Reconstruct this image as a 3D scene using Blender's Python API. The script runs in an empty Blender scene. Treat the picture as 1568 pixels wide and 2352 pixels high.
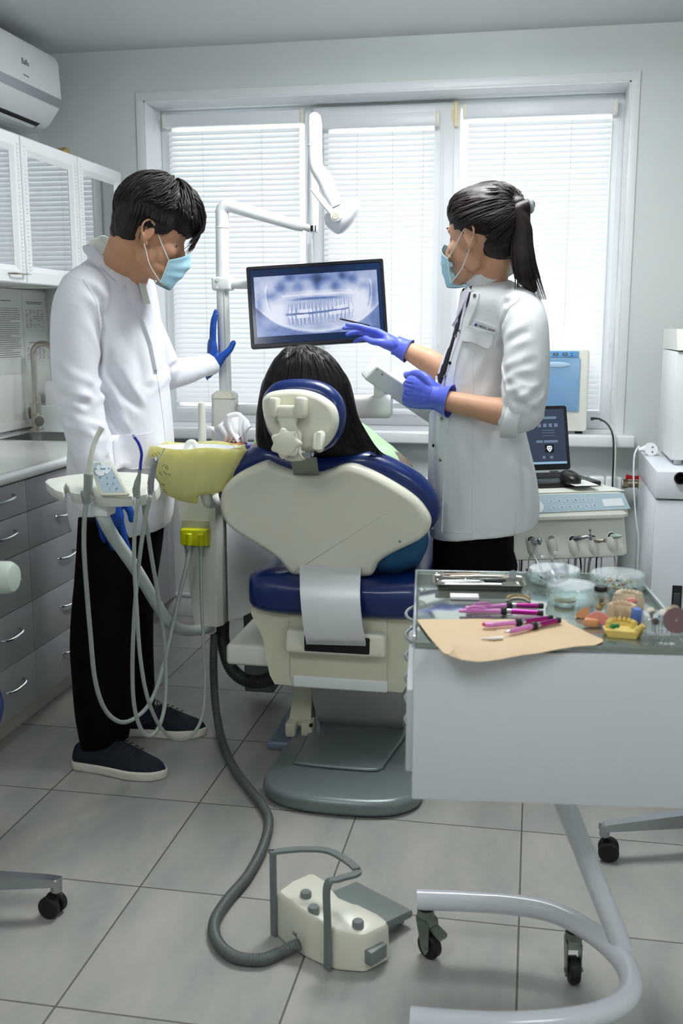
import bpy, bmesh, math, random
import numpy as np
from mathutils import Vector as V, Matrix as MX, noise, Euler
from mathutils.bvhtree import BVHTree
random.seed(7); np.random.seed(7)
PI = math.pi; R = math.radians
col = bpy.context.scene.collection
# ---------------------------------------------------------------- camera and a measuring helper
FPX = 2355.0
PITCH = math.atan(428/FPX); YAW = math.atan(448/math.hypot(FPX, 428)); CAM = V((0, 0, 1.332))
FW = V((-math.sin(YAW)*math.cos(PITCH), math.cos(YAW)*math.cos(PITCH), -math.sin(PITCH)))
RT = V((math.cos(YAW), math.sin(YAW), 0)); UP = RT.cross(FW)
FH = V((-math.sin(YAW), math.cos(YAW), 0))          # level forward direction
def P(px, py, Y=None, X=None, Z=None):               # photo pixel -> point on the plane Y=, X= or Z=
    d = FW + RT*((px-784)/FPX) - UP*((py-1176)/FPX)
    t = (Y/d.y) if Y is not None else (X/d.x) if X is not None else ((Z-CAM.z)/d.z)
    return CAM + d*t
def m_per_px(p): return (V(p)-CAM).dot(FW)/FPX
# ---------------------------------------------------------------- materials
def lin(c):
    if isinstance(c, str):
        c = c.lstrip('#'); c = [int(c[i:i+2], 16)/255 for i in (0, 2, 4)]
        c = [x/12.92 if x <= .04045 else ((x+.055)/1.055)**2.4 for x in c]
    return (c[0], c[1], c[2], 1)
MATS = {}
def mat(name, c='#ffffff', rough=.5, metal=0, spec=.5, bump=0, bscale=60, var=0, vscale=8, trans=0, sub=0, coat=0, emit=0, sheen=0, ior=1.45, stretch=None, alpha=1):
    if name in MATS: return MATS[name]
    m = bpy.data.materials.new(name); m.use_nodes = True; nt = m.node_tree; N = nt.nodes; b = N['Principled BSDF']
    b.inputs['Base Color'].default_value = lin(c); b.inputs['Roughness'].default_value = rough; b.inputs['Metallic'].default_value = metal
    b.inputs['Specular IOR Level'].default_value = spec; b.inputs['IOR'].default_value = ior
    b.inputs['Transmission Weight'].default_value = trans; b.inputs['Coat Weight'].default_value = coat; b.inputs['Alpha'].default_value = alpha
    b.inputs['Sheen Weight'].default_value = sheen
    if sub: b.inputs['Subsurface Weight'].default_value = sub; b.inputs['Subsurface Scale'].default_value = .008; b.inputs['Subsurface Radius'].default_value = (1, .35, .2)
    if emit: b.inputs['Emission Color'].default_value = lin(c); b.inputs['Emission Strength'].default_value = emit
    tc = N.new('ShaderNodeTexCoord'); mp = N.new('ShaderNodeMapping'); nt.links.new(tc.outputs['Object'], mp.inputs[0])
    if stretch: mp.inputs['Scale'].default_value = stretch
    n1 = N.new('ShaderNodeTexNoise'); n1.inputs['Scale'].default_value = vscale; n1.inputs['Detail'].default_value = 5; nt.links.new(mp.outputs[0], n1.inputs[0])
    mx = N.new('ShaderNodeMix'); mx.data_type = 'RGBA'; mx.blend_type = 'MULTIPLY'; mx.inputs[0].default_value = 1
    rp = N.new('ShaderNodeMapRange'); rp.inputs[3].default_value = 1-var; rp.inputs[4].default_value = 1+var*.6; nt.links.new(n1.outputs[0], rp.inputs[0])
    mx.inputs[6].default_value = lin(c); nt.links.new(rp.outputs[0], mx.inputs[7]); nt.links.new(mx.outputs[2], b.inputs['Base Color'])
    if bump:
        n2 = N.new('ShaderNodeTexNoise'); n2.inputs['Scale'].default_value = bscale; n2.inputs['Detail'].default_value = 4; nt.links.new(mp.outputs[0], n2.inputs[0])
        bp = N.new('ShaderNodeBump'); bp.inputs['Strength'].default_value = bump; bp.inputs['Distance'].default_value = .01
        nt.links.new(n2.outputs[0], bp.inputs['Height']); nt.links.new(bp.outputs[0], b.inputs['Normal'])
    MATS[name] = m; return m
# ---------------------------------------------------------------- mesh building
def smoothpath(pts, n=8, closed=False):
    pts = [V(p) for p in pts]; out = []; N_ = len(pts)
    if N_ < 3: return pts
    for i in range(N_ if closed else N_-1):
        p0 = pts[(i-1) % N_] if closed or i > 0 else pts[0]*2-pts[1]
        p1 = pts[i]; p2 = pts[(i+1) % N_]
        p3 = pts[(i+2) % N_] if closed or i+2 < N_ else pts[-1]*2-pts[-2]
        for k in range(n):
            t = k/n
            out.append(.5*((2*p1)+(p2-p0)*t+(2*p0-5*p1+4*p2-p3)*t*t+(3*p1-p0-3*p2+p3)*t**3))
    if not closed: out.append(pts[-1])
    return out
def interp(vals, m):                                # resample a list of numbers to m entries
    x = np.linspace(0, len(vals)-1, m); return list(np.interp(x, range(len(vals)), vals))
class MB:
    def __init__(s): s.v = []; s.f = []; s.mi = []; s.cur = 0
    def m(s, i): s.cur = i; return s
    def add(s, vs, fs, M=None):
        o = len(s.v); s.v += [(M @ V(p)) if M else V(p) for p in vs]
        s.f += [tuple(i+o for i in f) for f in fs]; s.mi += [s.cur]*len(fs); return s
    def bm(s, b, M=None):
        b.verts.index_update(); s.add([v.co.copy() for v in b.verts], [[v.index for v in f.verts] for f in b.faces], M); b.free(); return s
    def box(s, c, d, bev=0, rot=None, seg=2, M=None, taper=None):   # c centre, d full size
        b = bmesh.new(); bmesh.ops.create_cube(b, size=1)
        for v in b.verts:
            if taper and v.co.z > 0: v.co.x *= taper[0]; v.co.y *= taper[1]
            v.co = V((v.co.x*d[0], v.co.y*d[1], v.co.z*d[2]))
        if bev: bmesh.ops.bevel(b, geom=b.edges[:], offset=min(bev, min(d)*.49), segments=seg, affect='EDGES', profile=.5)
        T = MX.Translation(V(c)) @ (rot.to_4x4() if isinstance(rot, MX) else Euler(rot or (0, 0, 0)).to_matrix().to_4x4())
        return s.bm(b, (M @ T) if M else T)
    def ab(s, a, b_, bev=0, seg=2, M=None):         # box from corner a to corner b
        a = V(a); b_ = V(b_); return s.box((a+b_)/2, [abs(x) for x in (b_-a)], bev, seg=seg, M=M)
    def ell(s, c, r, rot=None, u=20, w=12, M=None):
        b = bmesh.new(); bmesh.ops.create_uvsphere(b, u_segments=u, v_segments=w, radius=1)
        T = MX.Translation(V(c)) @ Euler(rot or (0, 0, 0)).to_matrix().to_4x4() @ MX.Diagonal((*(r if hasattr(r, '__len__') else (r,)*3), 1))
        return s.bm(b, (M @ T) if M else T)
    def cyl(s, a, b_, r, r2=None, seg=20, M=None, bev=0):
        r2 = r if r2 is None else r2
        if bev:
            d = (V(b_)-V(a)).normalized()
            return s.tube([V(a), V(a)+d*.0001, V(a)+d*bev, V(b_)-d*bev, V(b_)-d*.0001, V(b_)], [max(r-bev, .0005)]*1+[max(r-bev, .0005), r, r2, max(r2-bev, .0005), max(r2-bev, .0005)], seg, M=M)
        return s.tube([a, b_], [r, r2], seg, M=M)
    def tube(s, pts, r, seg=12, caps=True, M=None, closed=False, flat=1, up=None):
        pts = [V(p) for p in pts]; n = len(pts)
        rs = r if hasattr(r, '__len__') else [r]*n
        if len(rs) != n: rs = interp(rs, n)
        vs = []; fs = []; prev = None
        for i, p in enumerate(pts):
            if closed: t = pts[(i+1) % n]-pts[i-1]
            else: t = pts[min(i+1, n-1)]-pts[max(i-1, 0)]
            t = t.normalized() if t.length > 1e-9 else V((0, 0, 1))
            if prev is None:
                a = V(up) if up else (V((0, 0, 1)) if abs(t.z) < .9 else V((1, 0, 0)))
                x = (a-t*a.dot(t)).normalized()
            else: x = (prev-t*prev.dot(t)); x = x.normalized() if x.length > 1e-6 else prev
            prev = x; y = t.cross(x)
            for k in range(seg):
                an = 2*PI*k/seg; vs.append(p+x*(math.cos(an)*rs[i]*flat)+y*(math.sin(an)*rs[i]))
        for i in range(n if closed else n-1):
            for k in range(seg):
                a = i*seg+k; b_ = i*seg+(k+1) % seg; c = ((i+1) % n)*seg+(k+1) % seg; d = ((i+1) % n)*seg+k
                fs.append((a, d, c, b_)[::-1])
        if caps and not closed: fs.append(tuple(range(seg))[::-1]); fs.append(tuple(range((n-1)*seg, n*seg)))
        return s.add(vs, fs, M)
    def lathe(s, prof, c=(0, 0, 0), seg=32, axis=None, M=None):     # prof [(r,z)...]
        c = V(c); ax = V(axis or (0, 0, 1)).normalized(); q = V((0, 0, 1)).rotation_difference(ax)
        vs = []; fs = []; n = len(prof)
        for (r, z) in prof:
            for k in range(seg):
                an = 2*PI*k/seg; vs.append(c+q @ V((r*math.cos(an), r*math.sin(an), z)))
        for i in range(n-1):
            for k in range(seg):
                a = i*seg+k; b_ = i*seg+(k+1) % seg; fs.append((a, b_, b_+seg, a+seg))
        fs.append(tuple(range(seg))[::-1]); fs.append(tuple(range((n-1)*seg, n*seg)))
        return s.add(vs, fs, M)
    def loft(s, rings, caps=True, M=None):
        n = len(rings[0]); vs = [p for r in rings for p in r]; fs = []
        for i in range(len(rings)-1):
            for k in range(n):
                a = i*n+k; b_ = i*n+(k+1) % n; fs.append((a, b_, b_+n, a+n))
        if caps: fs.append(tuple(range(n))[::-1]); fs.append(tuple(range((len(rings)-1)*n, len(rings)*n)))
        return s.add(vs, fs, M)
    def prism(s, out, h, bev=0, M=None, seg=2, top=1.0):   # 2D outline extruded in z, optional bevel on both rims
        b = bmesh.new(); vs = [b.verts.new((x, y, 0)) for x, y in out]; f = b.faces.new(vs)
        if f.normal.z > 0 or sum(out[i][0]*out[(i+1) % len(out)][1]-out[(i+1) % len(out)][0]*out[i][1] for i in range(len(out))) > 0: f.normal_flip()
        g = bmesh.ops.extrude_face_region(b, geom=[f]); nv = [e for e in g['geom'] if isinstance(e, bmesh.types.BMVert)]
        cx = sum(p[0] for p in out)/len(out); cy = sum(p[1] for p in out)/len(out)
        for v in nv: v.co.z = h; v.co.x = cx+(v.co.x-cx)*top; v.co.y = cy+(v.co.y-cy)*top
        bmesh.ops.recalc_face_normals(b, faces=b.faces[:])
        if bev:
            es = [e for e in b.edges if abs(e.verts[0].co.z-e.verts[1].co.z) < 1e-6]
            bmesh.ops.bevel(b, geom=es, offset=bev, segments=seg, affect='EDGES', profile=.5)
        return s.bm(b, M)
    def grid(s, fn, nu, nv):
        vs = [fn(i/(nu-1), j/(nv-1)) for j in range(nv) for i in range(nu)]
        return s.add(vs, [(j*nu+i, j*nu+i+1, (j+1)*nu+i+1, (j+1)*nu+i) for j in range(nv-1) for i in range(nu-1)])
    def sheet(s, fn, nu, nv, th, nrm=None):                # thick sheet
        f = MB(); f.grid(fn, nu, nv); me = bpy.data.meshes.new('t'); me.from_pydata(f.v, [], f.f); me.update()
        b = bmesh.new(); b.from_mesh(me); bmesh.ops.recalc_face_normals(b, faces=b.faces[:]); bmesh.ops.solidify(b, geom=b.faces[:], thickness=th); bpy.data.meshes.remove(me); return s.bm(b)
    def mesh(s, me, M=None): return s.add([v.co.copy() for v in me.vertices], [tuple(p.vertices) for p in me.polygons], M)
    def build(s, name, mats, parent=None, angle=40, loc=None, kind=None, label=None, fixn=False):
        return link_mesh(name, s.v, s.f, mats, parent, angle, loc, s.mi, kind, label, fixn)
WM = {}                                                    # world matrix of every object we make
def link_mesh(name, vs, fs, mats, parent=None, angle=40, loc=None, mi=None, kind=None, label=None, fixn=False):
    me = bpy.data.meshes.new(name)
    if parent is not None: W = WM[parent.name]
    elif loc is not None: W = MX.Translation(V(loc))
    else:
        xs = [p[0] for p in vs]; ys = [p[1] for p in vs]; zs = [p[2] for p in vs]
        W = MX.Translation(V(((min(xs)+max(xs))/2, (min(ys)+max(ys))/2, min(zs))))
    I = W.inverted(); me.from_pydata([tuple(I @ V(p)) for p in vs], [], fs)
    mats = mats if isinstance(mats, (list, tuple)) else [mats]
    for m_ in mats: me.materials.append(m_)
    if mi and len(mats) > 1: me.polygons.foreach_set('material_index', mi)
    if fixn:
        b = bmesh.new(); b.from_mesh(me); bmesh.ops.recalc_face_normals(b, faces=b.faces[:]); b.to_mesh(me); b.free()
    me.polygons.foreach_set('use_smooth', [len(p.vertices) < 25 for p in me.polygons]); me.update()
    if angle < 180: me.set_sharp_from_angle(angle=R(angle))
    o = bpy.data.objects.new(name, me); col.objects.link(o)
    if parent is not None: o.parent = parent
    else: o.matrix_world = W; o.location = W.translation
    WM[o.name] = W
    if kind: o['kind'] = kind
    if label: o['label'] = label
    return o
def thing(name, label, cat, loc=(0, 0, 0), rz=0, group=None):
    o = bpy.data.objects.new(name, None); col.objects.link(o); o.empty_display_size = .05
    o.location = loc; o.rotation_euler = (0, 0, rz); WM[o.name] = MX.Translation(V(loc)) @ MX.Rotation(rz, 4, 'Z')
    o['label'] = label; o['category'] = cat
    if group: o['group'] = group
    return o
def tag(o, label, cat, group=None):
    o['label'] = label; o['category'] = cat
    if group: o['group'] = group
    return o
def struct(o): o['kind'] = 'structure'; return o
def remesh(parts, voxel, sm=3, fac=.5):                    # fuse closed shapes into one continuous surface
    me = bpy.data.meshes.new('tmp'); me.from_pydata([tuple(p) for p in parts.v], [], parts.f); me.update()
    b = bmesh.new(); b.from_mesh(me); bmesh.ops.recalc_face_normals(b, faces=b.faces[:]); b.to_mesh(me); b.free()
    o = bpy.data.objects.new('tmp', me); col.objects.link(o)
    r = o.modifiers.new('r', 'REMESH'); r.mode = 'VOXEL'; r.voxel_size = voxel
    s_ = o.modifiers.new('s', 'SMOOTH'); s_.factor = fac; s_.iterations = sm
    dg = bpy.context.evaluated_depsgraph_get(); dg.update()
    m2 = bpy.data.meshes.new_from_object(o.evaluated_get(dg)); bpy.data.objects.remove(o); bpy.data.meshes.remove(me)
    n = len(m2.vertices); co = np.empty(n*3); m2.vertices.foreach_get('co', co); co = co.reshape(-1, 3)
    no = np.empty(n*3); m2.vertex_normals.foreach_get('vector', no); no = no.reshape(-1, 3)
    fs = [tuple(p.vertices) for p in m2.polygons]; bpy.data.meshes.remove(m2)
    return co, no, fs
def text_obj(body, size, name, m_, parent, M, ext=.0004, align='CENTER'):   # built lettering turned into a mesh
    cu = bpy.data.curves.new('t', 'FONT'); cu.body = body; cu.size = size; cu.extrude = ext; cu.align_x = align; cu.align_y = 'CENTER'
    o = bpy.data.objects.new('t', cu); col.objects.link(o)
    dg = bpy.context.evaluated_depsgraph_get(); dg.update(); me = bpy.data.meshes.new_from_object(o.evaluated_get(dg)); bpy.data.objects.remove(o)
    f = MB(); f.mesh(me, M); bpy.data.meshes.remove(me); return f.build(name, m_, parent, angle=30)
def frame3(o, x, y):                                        # matrix from origin, x dir, approx y dir
    x = V(x).normalized(); z = x.cross(V(y)).normalized(); y = z.cross(x); return MX((( x.x, y.x, z.x, o[0]), (x.y, y.y, z.y, o[1]), (x.z, y.z, z.z, o[2]), (0, 0, 0, 1)))
def rrect(w, h, r, n=5, cx=0, cy=0):
    out = []
    for (sx, sy, a0) in ((1, 1, 0), (-1, 1, 90), (-1, -1, 180), (1, -1, 270)):
        for k in range(n+1):
            a = R(a0+90*k/n); out.append((cx+sx*(w/2-r)+r*math.cos(a), cy+sy*(h/2-r)+r*math.sin(a)))
    return out
def copy_thing(o, loc, rz=0, label=None):
    c = o.copy(); col.objects.link(c); c.location = loc; c.rotation_euler = (0, 0, rz)
    if label: c['label'] = label
    for ch in list(o.children):
        k = ch.copy(); col.objects.link(k); k.parent = c
        for g in list(ch.children): q = g.copy(); col.objects.link(q); q.parent = k
    return c
# ---------------------------------------------------------------- common materials
white_paint = mat('white_paint', '#e4e8e8', .45, var=.02)
white_gloss = mat('white_gloss', '#eef1f3', .16, var=.01, coat=.3)
white_plastic = mat('white_plastic', '#e9edec', .3, var=.01)
cream = mat('cream_plastic', '#dfdfcd', .28, var=.015)
cream_d = mat('cream_aged', '#d6d6bd', .33, var=.02)
unit_w = mat('unit_white', '#e2e5da', .28, var=.01)
grey_pl = mat('grey_plastic', '#7c8682', .42, var=.03)
dgrey = mat('dark_grey', '#3b4243', .5, var=.04)
black = mat('black_plastic', '#0b0d0f', .4, var=.03)
rubber = mat('rubber', '#15181a', .6)
chrome = mat('chrome', '#c9ced0', .16, 1)
brushed = mat('brushed_steel', '#b9b5ac', .3, 1, bump=.05, bscale=200)
alu = mat('cast_aluminium', '#a9aeb3', .28, 1)

SKY=2.0; EXPO=0.22; LAMPS=[(-.25,3.02,25),(-.9,.2,11),(1.2,.2,11)]

# ================================================================ room shell
XL, XR, YB, YF, ZC = -2.19, 2.3, 4.415, -1.6, 2.49
WX0, WX1, WZ0, WZ1, YW = -1.690, .335, .885, 2.281, 4.6        # window opening, frame plane
def floor_material():
    m = bpy.data.materials.new('floor_tile'); m.use_nodes = True; nt = m.node_tree; N = nt.nodes; L = nt.links; b = N['Principled BSDF']
    tc = N.new('ShaderNodeTexCoord'); sp = N.new('ShaderNodeSeparateXYZ'); L.new(tc.outputs['Object'], sp.inputs[0])
    def mth(op, a, b_=None, c=None):
        n = N.new('ShaderNodeMath'); n.operation = op
        for i, x in enumerate((a, b_, c)):
            if x is None: continue
            if isinstance(x, (int, float)): n.inputs[i].default_value = x
            else: L.new(x, n.inputs[i])
        return n.outputs[0]
    T = .4503; W = .0022
    gx = mth('ADD', sp.outputs[0], 10*T-.005); gy = mth('ADD', sp.outputs[1], 10*T-1.694)
    fx = mth('ABSOLUTE', mth('SUBTRACT', mth('MODULO', mth('ADD', gx, T/2), T), T/2)); fy = mth('ABSOLUTE', mth('SUBTRACT', mth('MODULO', mth('ADD', gy, T/2), T), T/2))
    grout = mth('LESS_THAN', mth('MINIMUM', fx, fy), W)
    ix = mth('FLOOR', mth('DIVIDE', gx, T)); iy = mth('FLOOR', mth('DIVIDE', gy, T))
    cx = N.new('ShaderNodeCombineXYZ'); L.new(ix, cx.inputs[0]); L.new(iy, cx.inputs[1])
    wn = N.new('ShaderNodeTexWhiteNoise'); L.new(cx.outputs[0], wn.inputs[0])
    off = N.new('ShaderNodeVectorMath'); off.operation = 'MULTIPLY_ADD'; L.new(wn.outputs['Color'], off.inputs[0]); off.inputs[1].default_value = (9, 9, 9); L.new(tc.outputs['Object'], off.inputs[2])
    mp = N.new('ShaderNodeMapping'); mp.inputs['Scale'].default_value = (3.2, 1.1, 1); mp.inputs['Rotation'].default_value = (0, 0, .5); L.new(off.outputs[0], mp.inputs[0])
    n1 = N.new('ShaderNodeTexNoise'); n1.inputs['Scale'].default_value = 2.2; n1.inputs['Detail'].default_value = 6; n1.inputs['Roughness'].default_value = .6; L.new(mp.outputs[0], n1.inputs[0])
    n2 = N.new('ShaderNodeTexNoise'); n2.inputs['Scale'].default_value = 60; n2.inputs['Detail'].default_value = 4; L.new(tc.outputs['Object'], n2.inputs[0])
    cr = N.new('ShaderNodeValToRGB'); cr.color_ramp.elements[0].position = .3; cr.color_ramp.elements[0].color = lin('#929791'); cr.color_ramp.elements[1].position = .72; cr.color_ramp.elements[1].color = lin('#b3b1a8')
    e = cr.color_ramp.elements.new(.5); e.color = lin('#a5a59e')
    ad = mth('ADD', n1.outputs[0], mth('MULTIPLY', mth('SUBTRACT', n2.outputs[0], .5), .10)); L.new(ad, cr.inputs[0])
    mx = N.new('ShaderNodeMix'); mx.data_type = 'RGBA'; L.new(grout, mx.inputs[0]); L.new(cr.outputs[0], mx.inputs[6]); mx.inputs[7].default_value = lin('#5d5b53'); L.new(mx.outputs[2], b.inputs['Base Color'])
    L.new(mth('MULTIPLY_ADD', grout, .4, .36), b.inputs['Roughness']); b.inputs['Specular IOR Level'].default_value = .4
    bp = N.new('ShaderNodeBump'); bp.inputs['Strength'].default_value = .25; bp.inputs['Distance'].default_value = .002; L.new(mth('SUBTRACT', mth('MULTIPLY', n2.outputs[0], .25), grout), bp.inputs['Height']); L.new(bp.outputs[0], b.inputs['Normal'])
    return m
wallm = mat('wall_paint', '#d3d9d8', .55, var=.012, bump=.04, bscale=300)
ceilm = mat('ceiling_paint', '#d2d6d8', .6, var=.01)
trimm = mat('trim_white', '#e6e9ec', .35)
struct(MB().ab((XL-.3, YF-.2, -.1), (XR+.2, YB+.5, 0)).build('floor', floor_material(), loc=(0, 0, 0)))
struct(MB().ab((XL-.3, YF-.2, ZC), (XR+.2, YB+.5, ZC+.1)).build('ceiling', ceilm))
struct(MB().ab((XL-.15, YF-.1, 0), (XL, YB+.02, ZC)).build('wall_left', wallm))
struct(MB().ab((XR, YF-.1, 0), (XR+.15, YB+.3, ZC)).build('wall_right', wallm))
struct(MB().ab((XL, YF-.15, 0), (XR, YF, ZC)).build('wall_behind', wallm))
wb = MB(); y0, y1 = YB, YB+.30
wb.ab((XL-.15, y0, 0), (WX0, y1, ZC)).ab((WX1, y0, 0), (XR+.15, y1, ZC)).ab((WX0, y0, WZ1), (WX1, y1, ZC)).ab((WX0, y0, 0), (WX1, y1, WZ0))
struct(wb.build('wall_back', wallm))
# casing round the opening, sill, baseboard
tr = MB(); c = .035
tr.ab((WX0-c, YB-.008, WZ0), (WX0, YB, WZ1+c), .002).ab((WX1, YB-.008, WZ0), (WX1+c, YB, WZ1+c), .002).ab((WX0-c, YB-.0085, WZ1), (WX1+c, YB, WZ1+c), .002)
tr.ab((WX0, YB-.008, WZ0), (WX0+.006, YW, WZ1)).ab((WX1-.006, YB-.008, WZ0), (WX1, YW, WZ1)).ab((WX0, YB-.008, WZ1-.006), (WX1, YW, WZ1))
struct(tr.build('trim_1', trimm))
sl = MB().ab((XL+.02, YB-.095, WZ0-.047), (WX1+.075, YB+.01, WZ0+.003), .008, 3).ab((WX0+.002, YB, WZ0), (WX1-.002, YW, WZ0+.003))
struct(sl.build('trim_2', white_gloss))
struct(MB().ab((XL, YB-.016, 0), (XR, YB, .095), .002).ab((XL, YB-.022, .095), (XR, YB, .112), .004).build('baseboard_back', trimm))
struct(MB().ab((XR-.016, YF, 0), (XR, YB-.02, .1), .002).build('baseboard_right', trimm))
# window: frame with three sashes, panes
wf = thing('window_1', 'window', 'window', ((WX0+WX1)/2, YW, WZ0)); del wf['label'], wf['category']; struct(wf)
fz0, fz1 = WZ0+.003, WZ1-.006
f = MB(); t = .05
f.ab((WX0+.006, YW, fz0), (WX0+.006+t, YW+.06, fz1), .003).ab((WX1-.006-t, YW, fz0), (WX1-.006, YW+.06, fz1), .003)
f.ab((WX0+.007, YW+.0006, fz1-t*.7), (WX1-.007, YW+.0594, fz1-.0005), .003).ab((WX0+.007, YW+.0006, fz0+.0005), (WX1-.007, YW+.0594, fz0+.075), .003)
MUL = [P(716, 600, Y=YW).x, P(1035, 600, Y=YW).x]
for x in MUL: f.ab((x-.03, YW+.0003, fz0+.0002), (x+.03, YW+.0597, fz1-.0002), .003)
f.build('window_frame', trimm, wf)
s2 = MB(); a, b_ = MUL[0]+.012, MUL[1]+.006; y = YW-.022                     # the opening sash stands proud of the frame
s2.ab((a, y, fz0+.05), (a+.07, YW+.03, fz1-.012), .006).ab((b_-.085, y, fz0+.05), (b_, YW+.03, fz1-.012), .006).ab((a+.0006, y+.0006, fz1-.085), (b_-.0006, YW+.029, fz1-.0125), .006).ab((a+.0006, y+.0006, fz0+.0505), (b_-.0006, YW+.029, fz0+.135), .006)
s2.build('window_sash', trimm, wf)
hg = MB(); hp = P(1047, 262, Y=YW-.02); hg.cyl(hp-V((0, 0, .05)), hp+V((0, 0, .05)), .011, seg=14, bev=.002).cyl(hp-V((0, 0, .016)), hp+V((0, 0, .016)), .0128, seg=14).ab(hp+V((.0, -.004, -.03)), hp+V((-.02, .02, .03)), .002)
hg.build('hinge', mat('hinge_cream', '#e9dcb8', .3), wf)
hd = MB(); hq = P(716, 560, Y=YW-.03); hd.tube([hq+V((0, .03, -.12)), hq+V((0, 0, -.115)), hq+V((.002, -.012, -.05)), hq+V((.0, -.01, .02))], [.009, .009, .008, .007], 10).box(hq+V((0, .02, -.12)), (.03, .02, .07), .006)
hd.build('window_handle', trimm, wf)
gl = bpy.data.materials.new('window_glass'); gl.use_nodes = True; nt = gl.node_tree
for n in list(nt.nodes):
    if n.type == 'BSDF_PRINCIPLED': nt.nodes.remove(n)
tb = nt.nodes.new('ShaderNodeBsdfTransparent'); gb = nt.nodes.new('ShaderNodeBsdfGlossy'); gb.inputs['Roughness'].default_value = .02; ms = nt.nodes.new('ShaderNodeMixShader'); ms.inputs[0].default_value = .06
nt.links.new(tb.outputs[0], ms.inputs[1]); nt.links.new(gb.outputs[0], ms.inputs[2]); nt.links.new(ms.outputs[0], nt.nodes['Material Output'].inputs[0]); tb.inputs[0].default_value = (.93, .96, .96, 1)
MB().ab((WX0+.03, YW+.045, fz0+.03), (WX1-.03, YW+.05, fz1-.02)).build('window_pane', gl, wf)
# slatted blinds
def slat_material():
    m = bpy.data.materials.new('blind_slat'); m.use_nodes = True; nt = m.node_tree; b = nt.nodes['Principled BSDF']; b.inputs['Base Color'].default_value = lin('#eef0f4'); b.inputs['Roughness'].default_value = .35
    tl = nt.nodes.new('ShaderNodeBsdfTranslucent'); tl.inputs[0].default_value = lin('#fbfaf8'); x = nt.nodes.new('ShaderNodeMixShader'); x.inputs[0].default_value = .22
    nt.links.new(b.outputs[0], x.inputs[1]); nt.links.new(tl.outputs[0], x.inputs[2]); nt.links.new(x.outputs[0], nt.nodes['Material Output'].inputs[0]); return m
slatm = slat_material()
def blind(x0, x1, z0, z1, y, label, cords, chain):
    t = thing('window_blind', label, 'blind', ((x0+x1)/2, y, z0), group='white slatted blinds in the window')
    MB().ab((x0-.012, y-.028, z1), (x1+.012, y+.012, z1+.052), .004).m(1).ab((x0-.022, y-.031, z1-.002), (x0-.006, y+.014, z1+.054), .003).ab((x1+.006, y-.031, z1-.002), (x1+.022, y+.014, z1+.054), .003).build('head_rail', [trimm, cream], t)
    s = MB(); n = int((z1-z0-.03)/.0222); ang = R(58)
    for i in range(n):
        zc = z1-.026-i*.0222; vs = []; jit = random.uniform(-.02, .02); w = .0125
        for xx in (x0, x1):
            for k in range(5):
                u = (k-2)/2; a2 = ang+jit; dy = -math.cos(a2)*u*w; dz = math.sin(a2)*u*w; bow = .0016*(1-u*u)
                vs.append((xx, y+dy-bow*math.sin(a2), zc-dz+bow*math.cos(a2)))
        s.add(vs, [(k, k+1, k+6, k+5) for k in range(4)])
    s.build('slats', slatm, t, angle=180)
    MB().ab((x0, y-.012, z0), (x1, y+.012, z0+.014), .004).build('bottom_rail', trimm, t)
    cd = MB()
    for cx in cords:
        for dy in (-.0135, .0135): cd.cyl((cx, y+dy, z0+.01), (cx, y+dy, z1), .0007, seg=5)
    cd.build('ladder_cord', mat('cord', '#c9ccd0', .6), t)
    if chain:
        c_ = MB(); zz = z0+.13; xx = x1+.035 if chain > 0 else x0-.03
        lp = [V((xx+.006*math.sin(q), y-.02, 0)) for q in (0,)]
        pts = [V((xx-.006, y-.02, z1)), V((xx-.006, y-.02, zz+.05)), V((xx-.004, y-.024, zz)), V((xx+.008, y-.03, zz-.035)), V((xx+.022, y-.024, zz)), V((xx+.018, y-.02, zz+.06)), V((xx+.004, y-.02, z1))]
        c_.tube(smoothpath(pts, 8), .0009, 6); c_.box((xx, y-.022, zz+.16), (.012, .008, .022), .002)
        c_.build('pull_chain', mat('chain', '#dfe1e4', .4), t)
def BL(xa, xb, yt, yb, y):
    return P(xa, 600, Y=y).x, P(xb, 600, Y=y).x, P((xa+xb)/2, yb, Y=y).z, P((xa+xb)/2, yt, Y=y).z
yb = YW-.035
a = P(388, 292, Y=yb); b_ = P(408, 942, Y=yb); zz0 = b_.z; zz1 = P(540, 289, Y=yb).z
x0 = a.x; x1 = P(688, 292, Y=yb).x
blind(x0, x1, zz0, zz1, yb, 'white slatted blind in the left third of the window, behind the white pole', [P(467, 300, Y=yb).x, P(602, 300, Y=yb).x], -1)
x0 = P(744, 300, Y=yb-.02).x; x1 = P(998, 293, Y=yb-.02).x
blind(x0, x1, zz0+.01, P(870, 294, Y=yb-.02).z, yb-.025, 'white slatted blind in the middle of the window, behind the monitor', [P(824, 300, Y=yb).x, P(905, 300, Y=yb).x, P(975, 300, Y=yb).x], 1)
x0 = P(1075, 300, Y=yb).x; x1 = P(1405, 262, Y=yb).x
blind(x0, x1, P(1350, 950, Y=yb).z, P(1240, 268, Y=yb).z, yb, 'white slatted blind on the right of the window, behind the ponytail', [P(1160, 300, Y=yb).x, P(1312, 300, Y=yb).x], 1)
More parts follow.
